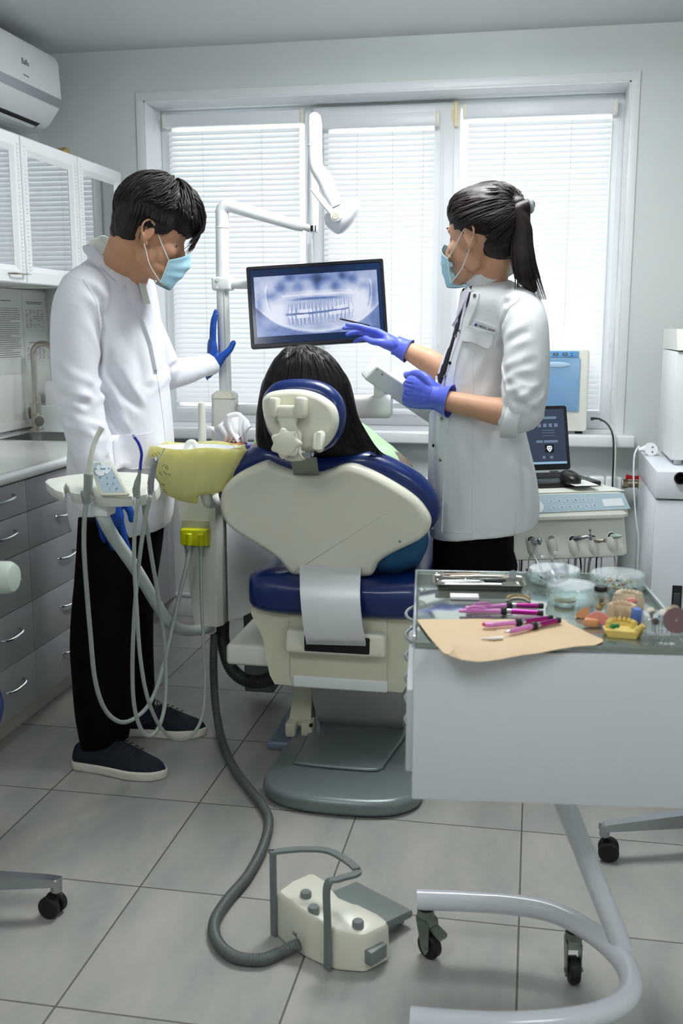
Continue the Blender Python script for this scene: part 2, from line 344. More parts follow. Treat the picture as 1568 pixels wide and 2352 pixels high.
# what stands outside: pale overcast sky and a pale facade seen only as glow
# ---------------------------------------------------------------- lights
w = bpy.data.worlds.new('sky'); bpy.context.scene.world = w; w.use_nodes = True; nt = w.node_tree; bg = nt.nodes['Background']
gr = nt.nodes.new('ShaderNodeTexGradient'); tcw = nt.nodes.new('ShaderNodeTexCoord'); mpw = nt.nodes.new('ShaderNodeMapping'); mpw.inputs['Rotation'].default_value = (0, R(90), 0); mpw.inputs['Location'].default_value = (.4, 0, 0)
nt.links.new(tcw.outputs['Generated'], mpw.inputs[0]); nt.links.new(mpw.outputs[0], gr.inputs[0]); crw = nt.nodes.new('ShaderNodeValToRGB'); crw.color_ramp.elements[0].color = (.93, .95, .98, 1); crw.color_ramp.elements[1].color = (1, 1, 1, 1)
nt.links.new(gr.outputs[0], crw.inputs[0]); nt.links.new(crw.outputs[0], bg.inputs[0]); bg.inputs[1].default_value = SKY
def ceiling_lamp(x, y, sx, sy, pw, lab):
    t = thing('ceiling_lamp', lab, 'lamp', (x, y, ZC-.09), group='square ceiling lamps')
    MB().ab((x-.12, y-.12, ZC-.05), (x+.12, y+.12, ZC-.001), .006).build('lamp_mount', trimm, t)
    MB().ab((x-sx/2, y-sy/2, ZC-.10), (x+sx/2, y+sy/2, ZC-.05), .012).build('lamp_diffuser', mat('lamp_glow%d' % int(pw*10), (.97, .995, 1), .5, emit=pw), t)
for i, (x, y, pw) in enumerate(LAMPS): ceiling_lamp(x, y, .6, .6, pw, ['square white ceiling lamp nearest the window', 'square white ceiling lamp over the left cabinets, behind the photographer', 'square white ceiling lamp on the right, behind the photographer'][i])
sc = bpy.context.scene; sc.view_settings.view_transform = 'Standard'; sc.view_settings.look = 'None'; sc.view_settings.exposure = EXPO; sc.view_settings.gamma = 1
cd = bpy.data.cameras.new('camera'); cam = bpy.data.objects.new('camera', cd); col.objects.link(cam); cd.sensor_fit = 'HORIZONTAL'; cd.sensor_width = 24; cd.lens = 24*FPX/1568
cam.matrix_world = MX(((RT.x, UP.x, -FW.x, CAM.x), (RT.y, UP.y, -FW.y, CAM.y), (RT.z, UP.z, -FW.z, CAM.z), (0, 0, 0, 1)))
cd.dof.use_dof = True; cd.dof.focus_distance = 3.15; cd.dof.aperture_fstop = 4.5; cd.clip_start = .05; sc.camera = cam
sc.cycles.use_denoising = True; sc.cycles.max_bounces = 8; sc.cycles.transparent_max_bounces = 16; sc.cycles.sample_clamp_indirect = 6; sc.cycles.caustics_refractive = False; sc.cycles.caustics_reflective = False
# ================================================================ left side: air conditioner, cabinets, worktop
CX = -1.80                                                 # face of the upper doors
ac = thing('air_conditioner', 'white split air conditioner high on the left wall with a silver strip', 'air conditioner', (XL, 3.9, 2.1))
pr = [(0, .02), (.04, 0), (.10, .003), (.145, .03), (.195, .095), (.205, .13), (.198, .27), (.185, .295), (.16, .305), (0, .305)]
Ya, Yb_, zb, xw = 3.45, 4.24, 2.13, XL+.004
def prof_at(y, k=1): return [V((xw+px*k, y, zb+pz)) for px, pz in pr]
e = MB(); e.loft([[V((p.x*.0+(xw+(p.x-xw)*.93), y, zb+.15+(p.z-zb-.15)*.95)) for p in prof_at(y)] if k_ else prof_at(y) for y, k_ in ((Ya, 1), (Ya+.012, 0), (Yb_-.012, 0), (Yb_, 1))]); e.build('housing', white_gloss, ac, angle=35, fixn=True)
def ac_pt(t, off=.0015):                                    # point along the front profile
    i = int(t); fr = t-i; a = V((pr[i][0], 0, pr[i][1])); b = V((pr[i+1][0], 0, pr[i+1][1])); n = V(((b-a).z, 0, -(b-a).x)).normalized(); return V((xw, 0, zb))+a.lerp(b, fr)+n*off
s_ = MB(); s_.grid(lambda u, v: V((ac_pt(4.0+v*.98, .0018).x, Ya+.01+u*(Yb_-Ya-.02), ac_pt(4.0+v*.98, .0018).z)), 2, 3); s_.build('silver_strip', mat('ac_strip', '#a3a9ad', .3, .4), ac)
s_ = MB(); s_.grid(lambda u, v: V((ac_pt(2.2+v*.65, .001).x, Ya+.06+u*(Yb_-Ya-.14), ac_pt(2.2+v*.65, .001).z)), 2, 3); s_.build('air_slot', mat('slot_dark', '#1d2225', .5), ac)
s_ = MB(); s_.grid(lambda u, v: V((ac_pt(2.25+v*.3, .007).x, Ya+.06+u*(Yb_-Ya-.16), ac_pt(2.25+v*.3, .007).z)), 2, 3); s_.build('louvre', white_gloss, ac)
lp = ac_pt(5.55, .001); text_obj('Ballu', .032, 'badge', mat('badge_grey', '#7e8387', .3, .6), ac, frame3((lp.x, 3.93, lp.z), (0, 1, 0), (.05, 0, 1)))
lp = ac_pt(5.2, .001); text_obj('DC Inverter', .009, 'badge', MATS['badge_grey'], ac, frame3((lp.x, 3.93, lp.z), (0, 1, 0), (.05, 0, 1)))
# upper cabinets
uppd = mat('cabinet_white', '#eef0f2', .14, coat=.5)
refl = mat('reflective_glass', '#b4b8ba', .04, .82, spec=1)
def upper(y0, y1, label, handle):
    t = thing('wall_cabinet', label, 'cabinet', ((XL+CX)/2, (y0+y1)/2, 1.485), group='white glass-fronted wall cabinets')
    MB().ab((XL+.002, y0+.001, 1.487), (CX-.022, y1-.001, 1.985), .001).build('body', uppd, t)
    a, b = y0+.002, y1-.002; z0, z1 = 1.48, 1.99; fw = .062; d = MB()
    rings = []
    for (inx, x) in ((0, CX-.02), (0, CX-.004), (.004, CX), (fw-.02, CX-.001), (fw-.008, CX-.008), (fw, CX-.012)):
        rings.append([V((x, a+inx, z0+inx)), V((x, b-inx, z0+inx)), V((x, b-inx, z1-inx)), V((x, a+inx, z1-inx))])
    d.loft(rings, caps=False); dr = d.build('door', uppd, t, angle=20, fixn=True)
    MB().ab((CX-.016, a+fw-.004, z0+fw-.004), (CX-.0125, b-fw+.004, z1-fw+.004)).build('glass_panel', refl, dr)
    for yy in (a+.02, b-.02):                              # ribbed edge strips beside the glass
        rb = MB()
        rb.ab((CX-.003, yy-.006, z0+.03), (CX+.0003, yy+.006, z1-.03))
        for k in range(34): rb.ell((CX+.0005, yy, z0+.035+k*(z1-z0-.07)/33), (.003, .007, .0045), u=8, w=6)
        rb.build('ribbed_edge', uppd, dr)
    hy = y1-.13 if handle else y0+.07
    MB().tube(smoothpath([(CX, hy, z0+.03), (CX+.022, hy+.006, z0+.03), (CX+.026, hy+.05, z0+.031), (CX+.022, hy+.094, z0+.032), (CX, hy+.1, z0+.032)], 5), [.005, .005, .004, .005, .005], 8, flat=.7).build('handle', brushed, dr)
upper(3.965, 4.405, 'white glass-fronted wall cabinet nearest the window', 0)
upper(3.50, 3.96, 'white glass-fronted wall cabinet, second from the window', 1)
upper(3.02, 3.495, 'white glass-fronted wall cabinet at the left picture edge', 1)
g = P(108, 332, X=-1.95); gd = MB(); gd.lathe([(.002, -.03), (.022, -.03), (.03, -.022), (.03, .022), (.022, .03), (.002, .03)], (-1.93, 4.10, 2.017), 24, axis=(.9, -.4, 0)).build('round_tin', mat('gold_tin', '#b39a5a', .3, .7)); tag(bpy.data.objects['round_tin'], 'small gold round tin on top of the white wall cabinets', 'tin')
# splashback with joints
sb = mat('splashback', '#e6e8e0', .2, coat=.3)
s_ = MB()
for (a, b) in ((-1.2, 1.39), (1.392, 3.39), (3.392, 3.652), (3.654, 4.412)): s_.ab((XL, a, .9), (XL+.008, b, 1.187), .0008).ab((XL, a, 1.189), (XL+.008, b, 1.485), .0008)
s_.ab((XL+.008, -1.2, .895), (XL+.022, 4.40, .93), .004)
struct(s_.build('trim_3', sb))
def sheet_of_paper(ya, yb2, za, zb2, kind_, label):
    t = thing('printed_notice', label, 'notice', (XL+.0085, (ya+yb2)/2, za), group='printed notices on the splashback')
    MB().ab((XL+.0085, ya, za), (XL+.0095, yb2, zb2)).build('paper', mat('paper', '#dcdfda', .5), t)
    p = MB(); w_ = yb2-ya; x = XL+.0098; rnd = random.Random(3)
    def ln(u0, u1, v, h=.0022): p.ab((x, ya+u0*w_, zb2-v-h), (x+.0003, ya+u1*w_, zb2-v))
    if kind_ == 0:
        ln(.3, .65, .038, .0035); v = .07
        for k in range(24):
            u = .08 if k % 7 else .14; e_ = rnd.uniform(.86, .95) if k % 7 != 6 else .6
            while u < e_: l = rnd.uniform(.03, .1); ln(u, min(u+l, e_), v); u += l+.012
            v += .0088
    else:
        ln(.12, .88, .04, .0032); ln(.18, .82, .047, .0032)
        for (v0, n_) in ((.075, 9), (.24, 6)):
            for k in range(n_+1): ln(.08, .93, v0+k*.009+.006, .0004)
            for k in range(n_):
                for q in range(5):
                    if rnd.random() < .75: ln(.1+q*.17, .1+q*.17+rnd.uniform(.05, .13), v0+k*.009)
        ln(.2, .8, .215, .003)
    p.build('print', mat('ink', '#4c4f52', .6), t)
sheet_of_paper(3.915, 4.165, 1.13, 1.475, 0, 'printed text notice on the splashback at the left picture edge')
sheet_of_paper(4.18, 4.385, 1.13, 1.475, 1, 'printed notice with two small tables, left of the coat shoulder')
# worktop with sink cut-out
WT = .886; WF = -1.598
SX0, SX1, SY0, SY1 = XL+.10, -1.69, 3.72, 4.04
wt = MB()
wt.ab((XL+.001, -1.2, WT-.038), (WF, SY0, WT), 0).ab((XL+.001, SY1, WT-.038), (WF, YB-.1, WT), 0).ab((XL+.001, SY0, WT-.038), (SX0, SY1, WT)).ab((SX1, SY0, WT-.038), (WF, SY1, WT))
wt.tube([(WF, -1.2, WT-.019), (WF, YB-.1, WT-.019)], .019, 16)
o = wt.build('worktop', mat('worktop_white', '#eceeec', .12, coat=.6)); tag(o, 'long white glossy worktop with rounded front edge along the left wall', 'worktop')
sk = thing('sink', 'stainless steel sink set in the white worktop', 'sink', ((SX0+SX1)/2, (SY0+SY1)/2, WT-.16))
b = MB(); e_ = .012
b.ab((SX0-e_, SY0-e_, WT), (SX1+e_, SY0+.004, WT+.003), .001).ab((SX0-e_, SY1-.004, WT), (SX1+e_, SY1+e_, WT+.003), .001).ab((SX0-e_, SY0, WT), (SX0+.004, SY1, WT+.003), .001).ab((SX1-.004, SY0, WT), (SX1+e_, SY1, WT+.003), .001)
b.build('rim', chrome, sk)
def rr3(z, ins): return [V((x, y, z)) for x, y in rrect(SX1-SX0-2*ins, SY1-SY0-2*ins, .05, 5, (SX0+SX1)/2, (SY0+SY1)/2)]
b = MB(); b.loft([rr3(WT+.001, 0), rr3(WT-.1, .004), rr3(WT-.13, .02), rr3(WT-.14, .06)], caps=False); b.f.append(tuple(range(len(b.v)-24, len(b.v)))); b.mi.append(0)
b.build('bowl', mat('sink_steel', '#8b8d8a', .3, 1), sk, angle=60)
# tap
tp = V((-2.105, 4.105, WT)); tap = thing('tap', 'brushed steel swan-neck tap standing behind the sink', 'tap', tp)
k = m_per_px(tp); B = tp.copy()
MB().lathe([(.033, 0), (.033, .004), (.027, .01)], B).cyl(B, B+V((0, 0, .118)), .0225, seg=24, bev=.001).build('tap_body', brushed, tap)
n_ = smoothpath([B+V((0, 0, .11)), B+V((0, 0, .27)), B+V((0, 0, .335)), B+V((.028, -.002, .368)), B+V((.075, -.01, .366)), B+V((.104, -.014, .335)), B+V((.11, -.016, .27))], 8)
MB().tube(n_, .0125, 16).build('spout', brushed, tap)
MB().cyl(B+V((.01, -.015, .055)), B+V((.055, -.085, .05)), .023, seg=24, bev=.002).build('valve', brushed, tap)
MB().tube([B+V((.05, -.06, .07)), B+V((.05, -.062, .13)), B+V((.046, -.062, .16))], [.004, .005, .006], 10).build('lever', brushed, tap)
# white paper dispenser on the worktop
o = P(112, 972, X=-2.02); dsp = thing('storage_box', 'white open plastic box behind the tap', 'box', (-2.08, 4.275, WT))
c0 = V((-2.08, 4.275, WT)); rr = lambda z, w_, d_: [V((c0.x+x*.75, c0.y+y*.8, z)) for x, y in rrect(w_, d_, .02, 4)]
MB().loft([rr(WT, .2, .24), rr(WT+.1, .24, .28), rr(WT+.104, .235, .275), rr(WT+.1, .225, .265), rr(WT+.01, .19, .23)]).build('box_shell', mat('cloudy_white', '#e4ebea', .3, trans=.0), dsp)
pt = MB().ab((-2.11, 4.20, WT+.012), (-2.03, 4.35, WT+.205), .006).build('paper_towels', mat('paper_white', '#f0f0f4', .7)); tag(pt, 'stack of white paper towels standing in the plastic box', 'paper towels')
# base cabinets with drawers
stone = mat('stone_laminate', '#a9a9ad', .42, var=.2, vscale=5, bump=.12, bscale=25)
FXX = -1.622
zl = [P(0, y, X=FXX).z for y in (1193, 1286, 1413, 1537)]
zb_ = P(14, 1650, X=FXX).z
def drawer_handle(y, z, par):
    q = FXX+.019
    MB().tube(smoothpath([(q-.018, y-.055, z+.004), (q+.004, y-.053, z), (q+.017, y-.03, z-.002), (q+.021, y+.01, z), (q+.019, y+.045, z+.004), (q+.006, y+.06, z+.008), (q-.018, y+.062, z+.008)], 5), .0045, 8).build('handle', chrome, par)
def base_unit(y0, y1, kind_, label, blank=0):
    t = thing('base_cabinet', label, 'cabinet', ((XL+FXX)/2, (y0+y1)/2, 0), group='grey stone-effect base cabinets')
    MB().ab((XL+.005, y0+.0005, .1), (FXX-.002, y1-.0005, WT-.039 if kind_ != 'door' else .70)).build('body', mat('carcass', '#8d8e92', .5), t)
    MB().ab((XL+.3, y0, .0), (FXX-.055, y1, .1)).build('plinth', mat('plinth', '#c9c6bd', .4), t)
    if kind_ == 'door':
        d = MB().ab((FXX, y0+.0015, zb_), (FXX+.018, y1-.0015, WT-.045), .0015).build('door', stone, t); return t
    zz = [WT-.043]+zl+[zb_]
    for i in range(5):
        d = MB().ab((FXX, y0+.0015, zz[i+1]+.0012), (FXX+.018, y1-.0015, zz[i]-.0012), .0012).build('drawer', stone, t)
        if i > 0 or not blank: drawer_handle((y0+y1)/2+.05, (zz[i]+zz[i+1])/2+.01, d)
    return t
yc = [P(70, 1300, X=FXX+.018).y, P(387, 1280, X=FXX+.018).y]
base_unit(yc[0], yc[0]+.41, 'drawer', 'grey stone-effect drawer cabinet beside the man, left of his legs', 1)
base_unit(yc[0]-.41, yc[0], 'drawer', 'grey stone-effect drawer cabinet at the left picture edge')
base_unit(yc[0]+.41, yc[1], 'door', 'grey stone-effect cabinet door panel behind the man under the sink')
base_unit(yc[1], YB-.025, 'door', 'narrow grey stone-effect end cabinet against the back wall')
print('cab y', yc, zl, zb_)

# ================================================================ dental chair
blue_v = mat('blue_vinyl', '#0a2562', .3, coat=.25, bump=.06, bscale=350, spec=.5)
steelp = mat('satin_white', '#d4d8da', .32, .1)
basem = mat('base_grey', '#7f8a8c', .3, .25, bump=.08, bscale=500)
ch = thing('dental_chair', 'blue and cream dental chair seen from behind, in the centre of the room', 'dental chair', (-.52, 3.0, 0))
class Plane3:                                              # measure pixel outlines on a tilted plane
    def __init__(s, o, x, y): s.M = frame3(V(o), V(x), V(y)); s.n = s.M.to_3x3() @ V((0, 0, 1)); s.o = V(o); s.I = s.M.inverted()
    def p(s, px, py):
        d = FW + RT*((px-784)/FPX) - UP*((py-1176)/FPX); t = (s.o-CAM).dot(s.n)/d.dot(s.n); q = s.I @ (CAM+d*t); return (q.x, q.y)
    def out(s, pts, n=3): return [(v.x, v.y) for v in smoothpath([(*s.p(*q), 0) for q in pts], n, closed=True)]
bp = Plane3((-.56, 2.90, .62), (1, 0, 0), (0, -.2, 1))     # its z axis points back at the camera
shell_px = [(607.6,1060),(621,1061.5),(635,1069),(665,1080),(702,1086),(735,1086),(761,1078),(787,1068),(813,1067),(850,1080),(905,1109),(953,1141),(979,1171),(990,1196),(984,1219),(961,1240),(905,1267),(872,1289),(860,1312),(842,1322),(761,1324),(687,1320),(668,1315),(643,1285),(609,1259),(565,1233),(527,1206),(511,1178),(507,1148),(513,1122),(532,1099),(565,1078)]
cush_px = [(602,1035),(635,1044),(665,1054),(702,1059),(740,1058),(770,1052),(805,1048),(850,1052),(905,1074),(961,1108),(998,1150),(1009,1185),(1000,1213),(975,1235),(925,1258),(888,1290),(868,1325),(835,1337),(761,1338),(680,1337),(655,1310),(630,1277),(595,1250),(548,1226),(508,1188),(492,1148),(495,1122),(506,1093),(532,1063),(565,1043)]
MB().prism(bp.out(cush_px), -.085, .034, M=bp.M @ MX.Translation((0, 0, -.014)), seg=5).build('backrest_cushion', blue_v, ch, angle=70)
sh = MB(); o2 = bp.out(shell_px, 4); cxx = sum(p[0] for p in o2)/len(o2); cyy = sum(p[1] for p in o2)/len(o2)
def inset(o_, d):
    r = []; n = len(o_)
    for i in range(n):
        a = V(o_[i-3] if i >= 3 else o_[i-3]); b = V(o_[(i+3) % n]); t = (b-a); t = V((t[0], t[1])).normalized(); nn = V((t.y, -t.x))
        ar = sum(o_[k][0]*o_[(k+1) % n][1]-o_[(k+1) % n][0]*o_[k][1] for k in range(n)); nn = -nn if ar > 0 else nn
        r.append(V((o_[i][0]+nn.x*d, o_[i][1]+nn.y*d)))
    return r
def shell_rings(o_, prof): return [[bp.M @ V((q[0], q[1], z)) for q in inset(o_, d)] for d, z in prof]
sh.loft(shell_rings(o2, [(.004, -.03), (0, -.012), (0, .0), (.0015, .008), (.006, .015), (.013, .020), (.018, .0215), (.0195, .0215)])); sh.build('backrest_shell', cream, ch, angle=50, fixn=True)
q = bp.M @ V((*bp.p(920, 1236), .0245)); MB().ell(q, .0035).build('screw_cap', grey_pl, ch)
# headrest
hp = Plane3((-.62, 2.70, 1.08), (1, 0, 0), (0, .10, 1))
hc_px = [(594,925),(598,905),(610,888),(628,875),(655,869),(690,868),(725,873),(752,885),(773,905),(784,930),(786,960),(780,990),(768,1012),(750,1030),(715,1042),(670,1040),(635,1025),(612,1000),(599,965)]
hs_px = [(602,928),(606,913),(620,901),(650,895),(690,894),(722,901),(748,914),(768,932),(776,955),(775,980),(766,1002),(752,1020),(735,1032),(705,1040),(672,1040),(645,1022),(622,995),(607,960)]
MB().prism(hp.out(hc_px), -.075, .03, M=hp.M @ MX.Translation((0, 0, -.012)), seg=5).build('headrest_cushion', blue_v, ch, angle=70)
o3 = hp.out(hs_px, 4)
hs = MB(); hs.loft([[hp.M @ V((q[0], q[1], z)) for q in inset(o3, d)] for d, z in [(.003, -.03), (0, -.012), (0, 0), (.003, .009), (.009, .016), (.016, .021), (.0172, .021)]]); hs.build('headrest_shell', cream, ch, angle=50, fixn=True)
def H(px, py, z=0): return hp.M @ V((*hp.p(px, py), z))
br = MB(); T = hp.M
def hbox(x0, y0, x1, y1, z0, z1, bev): a = hp.p(x0, y1); b = hp.p(x1, y0); br.box(((a[0]+b[0])/2, (a[1]+b[1])/2, (z0+z1)/2), (b[0]-a[0], b[1]-a[1], z1-z0), bev, M=T)
hbox(632, 914, 649, 960, .015, .075, .007); hbox(689, 913, 712, 961, .015, .078, .009); hbox(645, 932, 694, 962, .02, .062, .008)
br.prism(hp.out([(648,955),(690,955),(689,975),(694,985),(701,1000),(699,1030),(707,1048),(706,1056),(665,1056),(650,1020),(650,1000),(656,985)]), .022, .006, M=T @ MX.Translation((0, 0, .034)))
br.build('headrest_bracket', cream, ch, angle=50)
kb = MB(); kc = hp.p(671, 1018); lobes = [(kc[0]+(.038+.0045*math.cos(7*a))*math.cos(a), kc[1]+(.038+.0045*math.cos(7*a))*math.sin(a)) for a in np.linspace(0, 2*PI, 57)[:-1]]
kb.prism(lobes, .026, .006, M=T @ MX.Translation((0, 0, .056))); kb.lathe([(.031, 0), (.031, .006), (.028, .0075)], (kc[0], kc[1], .080), 36, M=T); kb.build('adjusting_knob', cream, ch, angle=50)
lv = MB(); a = hp.p(741, 998); b = hp.p(739, 1026); lv.tube([(a[0], a[1], .02), (a[0], a[1]-.005, .045), (b[0], b[1], .05), (b[0], b[1]-.004, .03)], [.012, .0165, .0165, .012], 14, M=T); lv.build('release_lever', cream, ch, angle=60)
bt = MB(); a = H(705, 1042, .045); bt.cyl(a-V((.01, 0, 0)), a+V((.022, -.003, 0)), .0095, seg=6).cyl(a+V((.018, 0, 0)), a+V((.026, -.004, .0)), .006, seg=12); bt.build('hex_bolt', chrome, ch, angle=30)
bb = MB(); a0, a1 = H(670, 1050, .02), H(729, 1050, .02); c0, c1 = bp.M @ V((*bp.p(676, 1087), .012)), bp.M @ V((*bp.p(734, 1088), .012)); d0 = bp.M @ V((*bp.p(676, 1120), -.03)); d1 = bp.M @ V((*bp.p(734, 1120), -.03))
bb.loft([[a0+V((0, t, 0)), a1+V((0, t, 0)), a1+V((0, t+.008, 0)), a0+V((0, t+.008, 0))] for t in (0,)]+[[c0, c1, c1+V((0, .008, 0)), c0+V((0, .008, 0))], [d0, d1, d1+V((0, .008, 0)), d0+V((0, .008, 0))]]); bb.build('support_bar', mat('raw_steel', '#8f938c', .38, .9, bump=.1, bscale=90, stretch=(8, 1, 1)), ch, angle=20, fixn=True)
# curved strap
sp = MB(); path = [(1300, 2.875, 688, 827), (1324, 2.83, 688, 827), (1365, 2.80, 689, 826), (1405, 2.785, 692, 828), (1440, 2.78, 696, 832), (1468, 2.785, 701, 837), (1482, 2.805, 703, 839)]
rg = []
for y, Y, xl, xr in path:
    a = P(xl, y-2, Y=Y); b = P(xr, y+2, Y=Y); rg.append((a, b))
def strapf(u, v):
    t = v*(len(rg)-1); i = min(int(t), len(rg)-2); f_ = t-i; a = rg[i][0].lerp(rg[i+1][0], f_); b = rg[i][1].lerp(rg[i+1][1], f_); return a.lerp(b, u)
pts = [[smoothpath([r[k] for r in rg], 5)] for k in (0, 1)]; A_, B_ = pts[0][0], pts[1][0]
sp.loft([[A_[i], B_[i], B_[i]+V((0, .009, .003)), A_[i]+V((0, .009, .003))] for i in range(len(A_))]); sp.build('curved_strap', steelp, ch, angle=40, fixn=True)
# seat: long contoured cushion running away towards the window
st = MB(); sec = []
for (Y, xc, hw, zt, zb2) in [(2.83, -.545, .235, .575, .515), (2.843, -.545, .262, .595, .498), (2.87, -.548, .272, .612, .485), (3.0, -.55, .272, .605, .48), (3.2, -.55, .262, .60, .48), (3.45, -.55, .252, .605, .50), (3.65, -.55, .24, .60, .50), (3.9, -.55, .225, .565, .47), (4.05, -.55, .21, .56, .47), (4.10, -.55, .19, .54, .48)]:
    n = 36; r_ = []
    for k in range(n):
        a = 2*PI*k/n; ca, sa = math.cos(a), math.sin(a); ex = .35
        x = hw*math.copysign(abs(ca)**ex, ca); z = (zt-zb2)/2*math.copysign(abs(sa)**.55, sa)
        if sa > 0: z += .018*(abs(x)/hw)**3-.012*(1-(x/hw)**2) if 2.83 < Y < 4 else 0
        r_.append(V((xc+x, Y, (zt+zb2)/2+z)))
    sec.append(r_)
st.loft(sec); st.build('seat_cushion', blue_v, ch, angle=80, fixn=True)
# under-frame
fr = MB()
def slab(x0, x1, y0, y1, z0, z1, bev, seg=3): fr.ab((x0, y0, z0), (x1, y1, z1), bev, seg)
X = lambda px, Y: P(px, 1480, Y=Y).x
yr = 2.875
prof = [(.50, -.265), (.48, -.265), (.455, -.255), (.43, -.240), (.40, -.228), (.35, -.222), (.29, -.21), (.262, -.195)]
for sgn in (-1, 1):                                        # two flanks with the curved lower corner
    rr_ = []
    for z, hx in prof: rr_.append([V((-.55-sgn*hx, yr+.004, z)), V((-.55-sgn*.145, yr-.0, z)), V((-.55-sgn*.145, 3.5, z)), V((-.55-sgn*hx, 3.5, z))])
    fr.loft(rr_)
fr.build('side_cover', cream_d, ch, angle=50, fixn=True)
fr = MB(); slab(-.55-.147, -.55+.150, yr-.006, 3.4, .285, .50, .006); pan = fr.build('rear_cover', cream_d, ch, angle=40)
fr = MB(); z1_ = P(760, 1448, Y=yr-.03).z; z0_ = P(760, 1505, Y=yr-.045).z
fr.box((-.55, yr-.02, (z0_+z1_)/2), (.305, .07, z1_-z0_), .014, seg=3, taper=(.97, .8)); fr.build('cover_ledge', cream, ch, angle=50)
fr = MB(); a = P(698, 1496, Y=yr-.058); b = P(848, 1468, Y=yr-.058); fr.ab((a.x, yr-.058, a.z), (b.x, yr-.03, b.z), .004); fr.build('slot', mat('slot_black', '#050607', .6), ch)
fr = MB(); fr.ab((-.55-.135, yr-.012, .262), (-.55+.152, yr+.3, .298), .006, 3); fr.build('cross_bar', white_plastic, ch)
for px in (762, 865):
    a = P(px, 1581, Y=yr+.03); MB().cyl((a.x, yr+.02, .248), (a.x, yr+.02, .27), .0045, seg=10).cyl((a.x, yr+.02, .253), (a.x, yr+.02, .258), .008, seg=6).build('bolt', brushed, ch)
jb = MB(); jb.ab((P(518, 1500, Y=2.9).x, 2.9, P(560, 1530, Y=2.9).z), (-.70, 3.28, P(560, 1483, Y=2.9).z), .012, 4); jb.build('junction_box', unit_w, ch)
# lifting arm, column cover and base
la = MB(); A0 = P(712, 1585, Y=3.0); A1 = P(706, 1665, Y=3.05)
la.loft([[V((c.x+dx*w_, c.y+dy, c.z)) for dx, dy in ((-1, -.035), (1, -.035), (1, .035), (-1, .035))] for c, w_ in ((V((-.672, 3.05, .32)), .024), (V((-.69, 3.06, .2)), .03), (V((-.705, 3.07, .07)), .036))]).box((-.727, 3.02, .068), (.034, .05, .05), .008).box((-.675, 3.03, .068), (.035, .06, .05), .004)
la.build('lifting_arm', cream_d, ch, angle=40, fixn=True); q = P(714, 1666, Y=2.995); MB().cyl((q.x, 3.0, q.z), (q.x, 2.992, q.z), .0055, seg=14).build('pivot_pin', rubber, ch)
cc = MB(); pr_ = smoothpath([(0, 3.02, .28), (0, 2.985, .23), (0, 3.0, .17), (0, 3.05, .10), (0, 3.10, .055)], 5); x0_, x1_ = -.655, -.375
cc.loft([[V((x0_+.02*(.3-p.z), p.y, p.z)), V((x1_, p.y, p.z)), V((x1_, p.y+.3, p.z)), V((x0_+.02*(.3-p.z), p.y+.3, p.z))] for p in pr_]); cc.build('column_cover', mat('column_grey', '#b5b6b2', .35, var=.02), ch, angle=50, fixn=True)
bo = [P(x, y, Z=.0) for x, y in ((622,1828),(640,1850),(700,1866),(770,1872),(850,1870),(920,1855),(945,1835))]
base_o = [(-.70, 3.55), (-.705, 3.2), (-.728, 2.95), (-.738, 2.74), (-.725, 2.665), (-.68, 2.615), (-.60, 2.585), (-.50, 2.578), (-.40, 2.585), (-.33, 2.61), (-.285, 2.66), (-.275, 2.74), (-.285, 2.95), (-.31, 3.2), (-.315, 3.55)]
bo3 = [(v.x, v.y) for v in smoothpath([(x, y, 0) for x, y in base_o], 5)]
MB().prism(bo3, .052, .02, seg=4).build('base_plate', basem, ch, angle=60)
pad = [P(*p_, Z=.058) for p_ in ((744, 1662), (930, 1672), (878, 1800), (695, 1790))]
pd = [(-.645, 3.16), (-.665, 2.87), (-.665, 2.80), (-.645, 2.775), (-.44, 2.770), (-.405, 2.79), (-.395, 2.83), (-.375, 3.16)]
MB().prism([(v.x, v.y) for v in smoothpath([(x, y, 0) for x, y in pd], 4, closed=True)], .012, .008, M=MX.Translation((0, 0, .051)), seg=3).build('base_pad', basem, ch, angle=60)
MB().prism([(-.80, 2.985), (-.56, 2.985), (-.56, 3.75), (-.80, 3.75)], .030, .01, seg=3).build('base_foot', mat('base_foot_grey', '#7b8ea3', .4, .2), ch, angle=60)
# ================================================================ foot control and its hose
ft = thing('foot_control', 'cream foot control with grey hoop handle on the floor', 'foot pedal', (-.42, 2.0, 0))
e1 = V((-.371, 1.912, 0)); e0 = V((-.524, 2.015, 0)); dx = (e1-e0).normalized(); dy = V((-dx.y, dx.x, 0)); FM = frame3(e0, dx, dy); Lf = (e1-e0).length
front = [(0, .0), (.05, -.012), (.11, -.014), (.17, -.004), (Lf+.0, .0), (Lf+.045, .035), (Lf+.055, .10), (Lf+.03, .115), (Lf-.03, .10), (.12, .085), (.05, .10), (0, .105), (-.008, .05)]
body = MB(); rgs = []
front = [(0, .004), (.004, -.004), (.05, -.013), (.11, -.015), (.16, -.008), (Lf, .0), (Lf+.008, .003), (Lf+.048, .034), (Lf+.052, .042), (Lf+.058, .100), (Lf+.052, .110), (Lf+.03, .112), (Lf-.02, .098), (Lf-.03, .09), (.12, .078), (.06, .098), (.05, .104), (.004, .108), (-.004, .10), (-.008, .05)]
for z, k in ((.004, 1), (.05, 1), (.092, .985), (.104, .95), (.108, .90)):
    rr_ = []
    for x, y in front:
        zz = z*(1-.22*max(0, (x-.10)/.15)); rr_.append(FM @ V((.1+(x-.1)*k, .05+(y-.05)*k, zz)))
    rgs.append(rr_)
body.loft(rgs); body.build('pedal_body', cream, ft, angle=38, fixn=True)
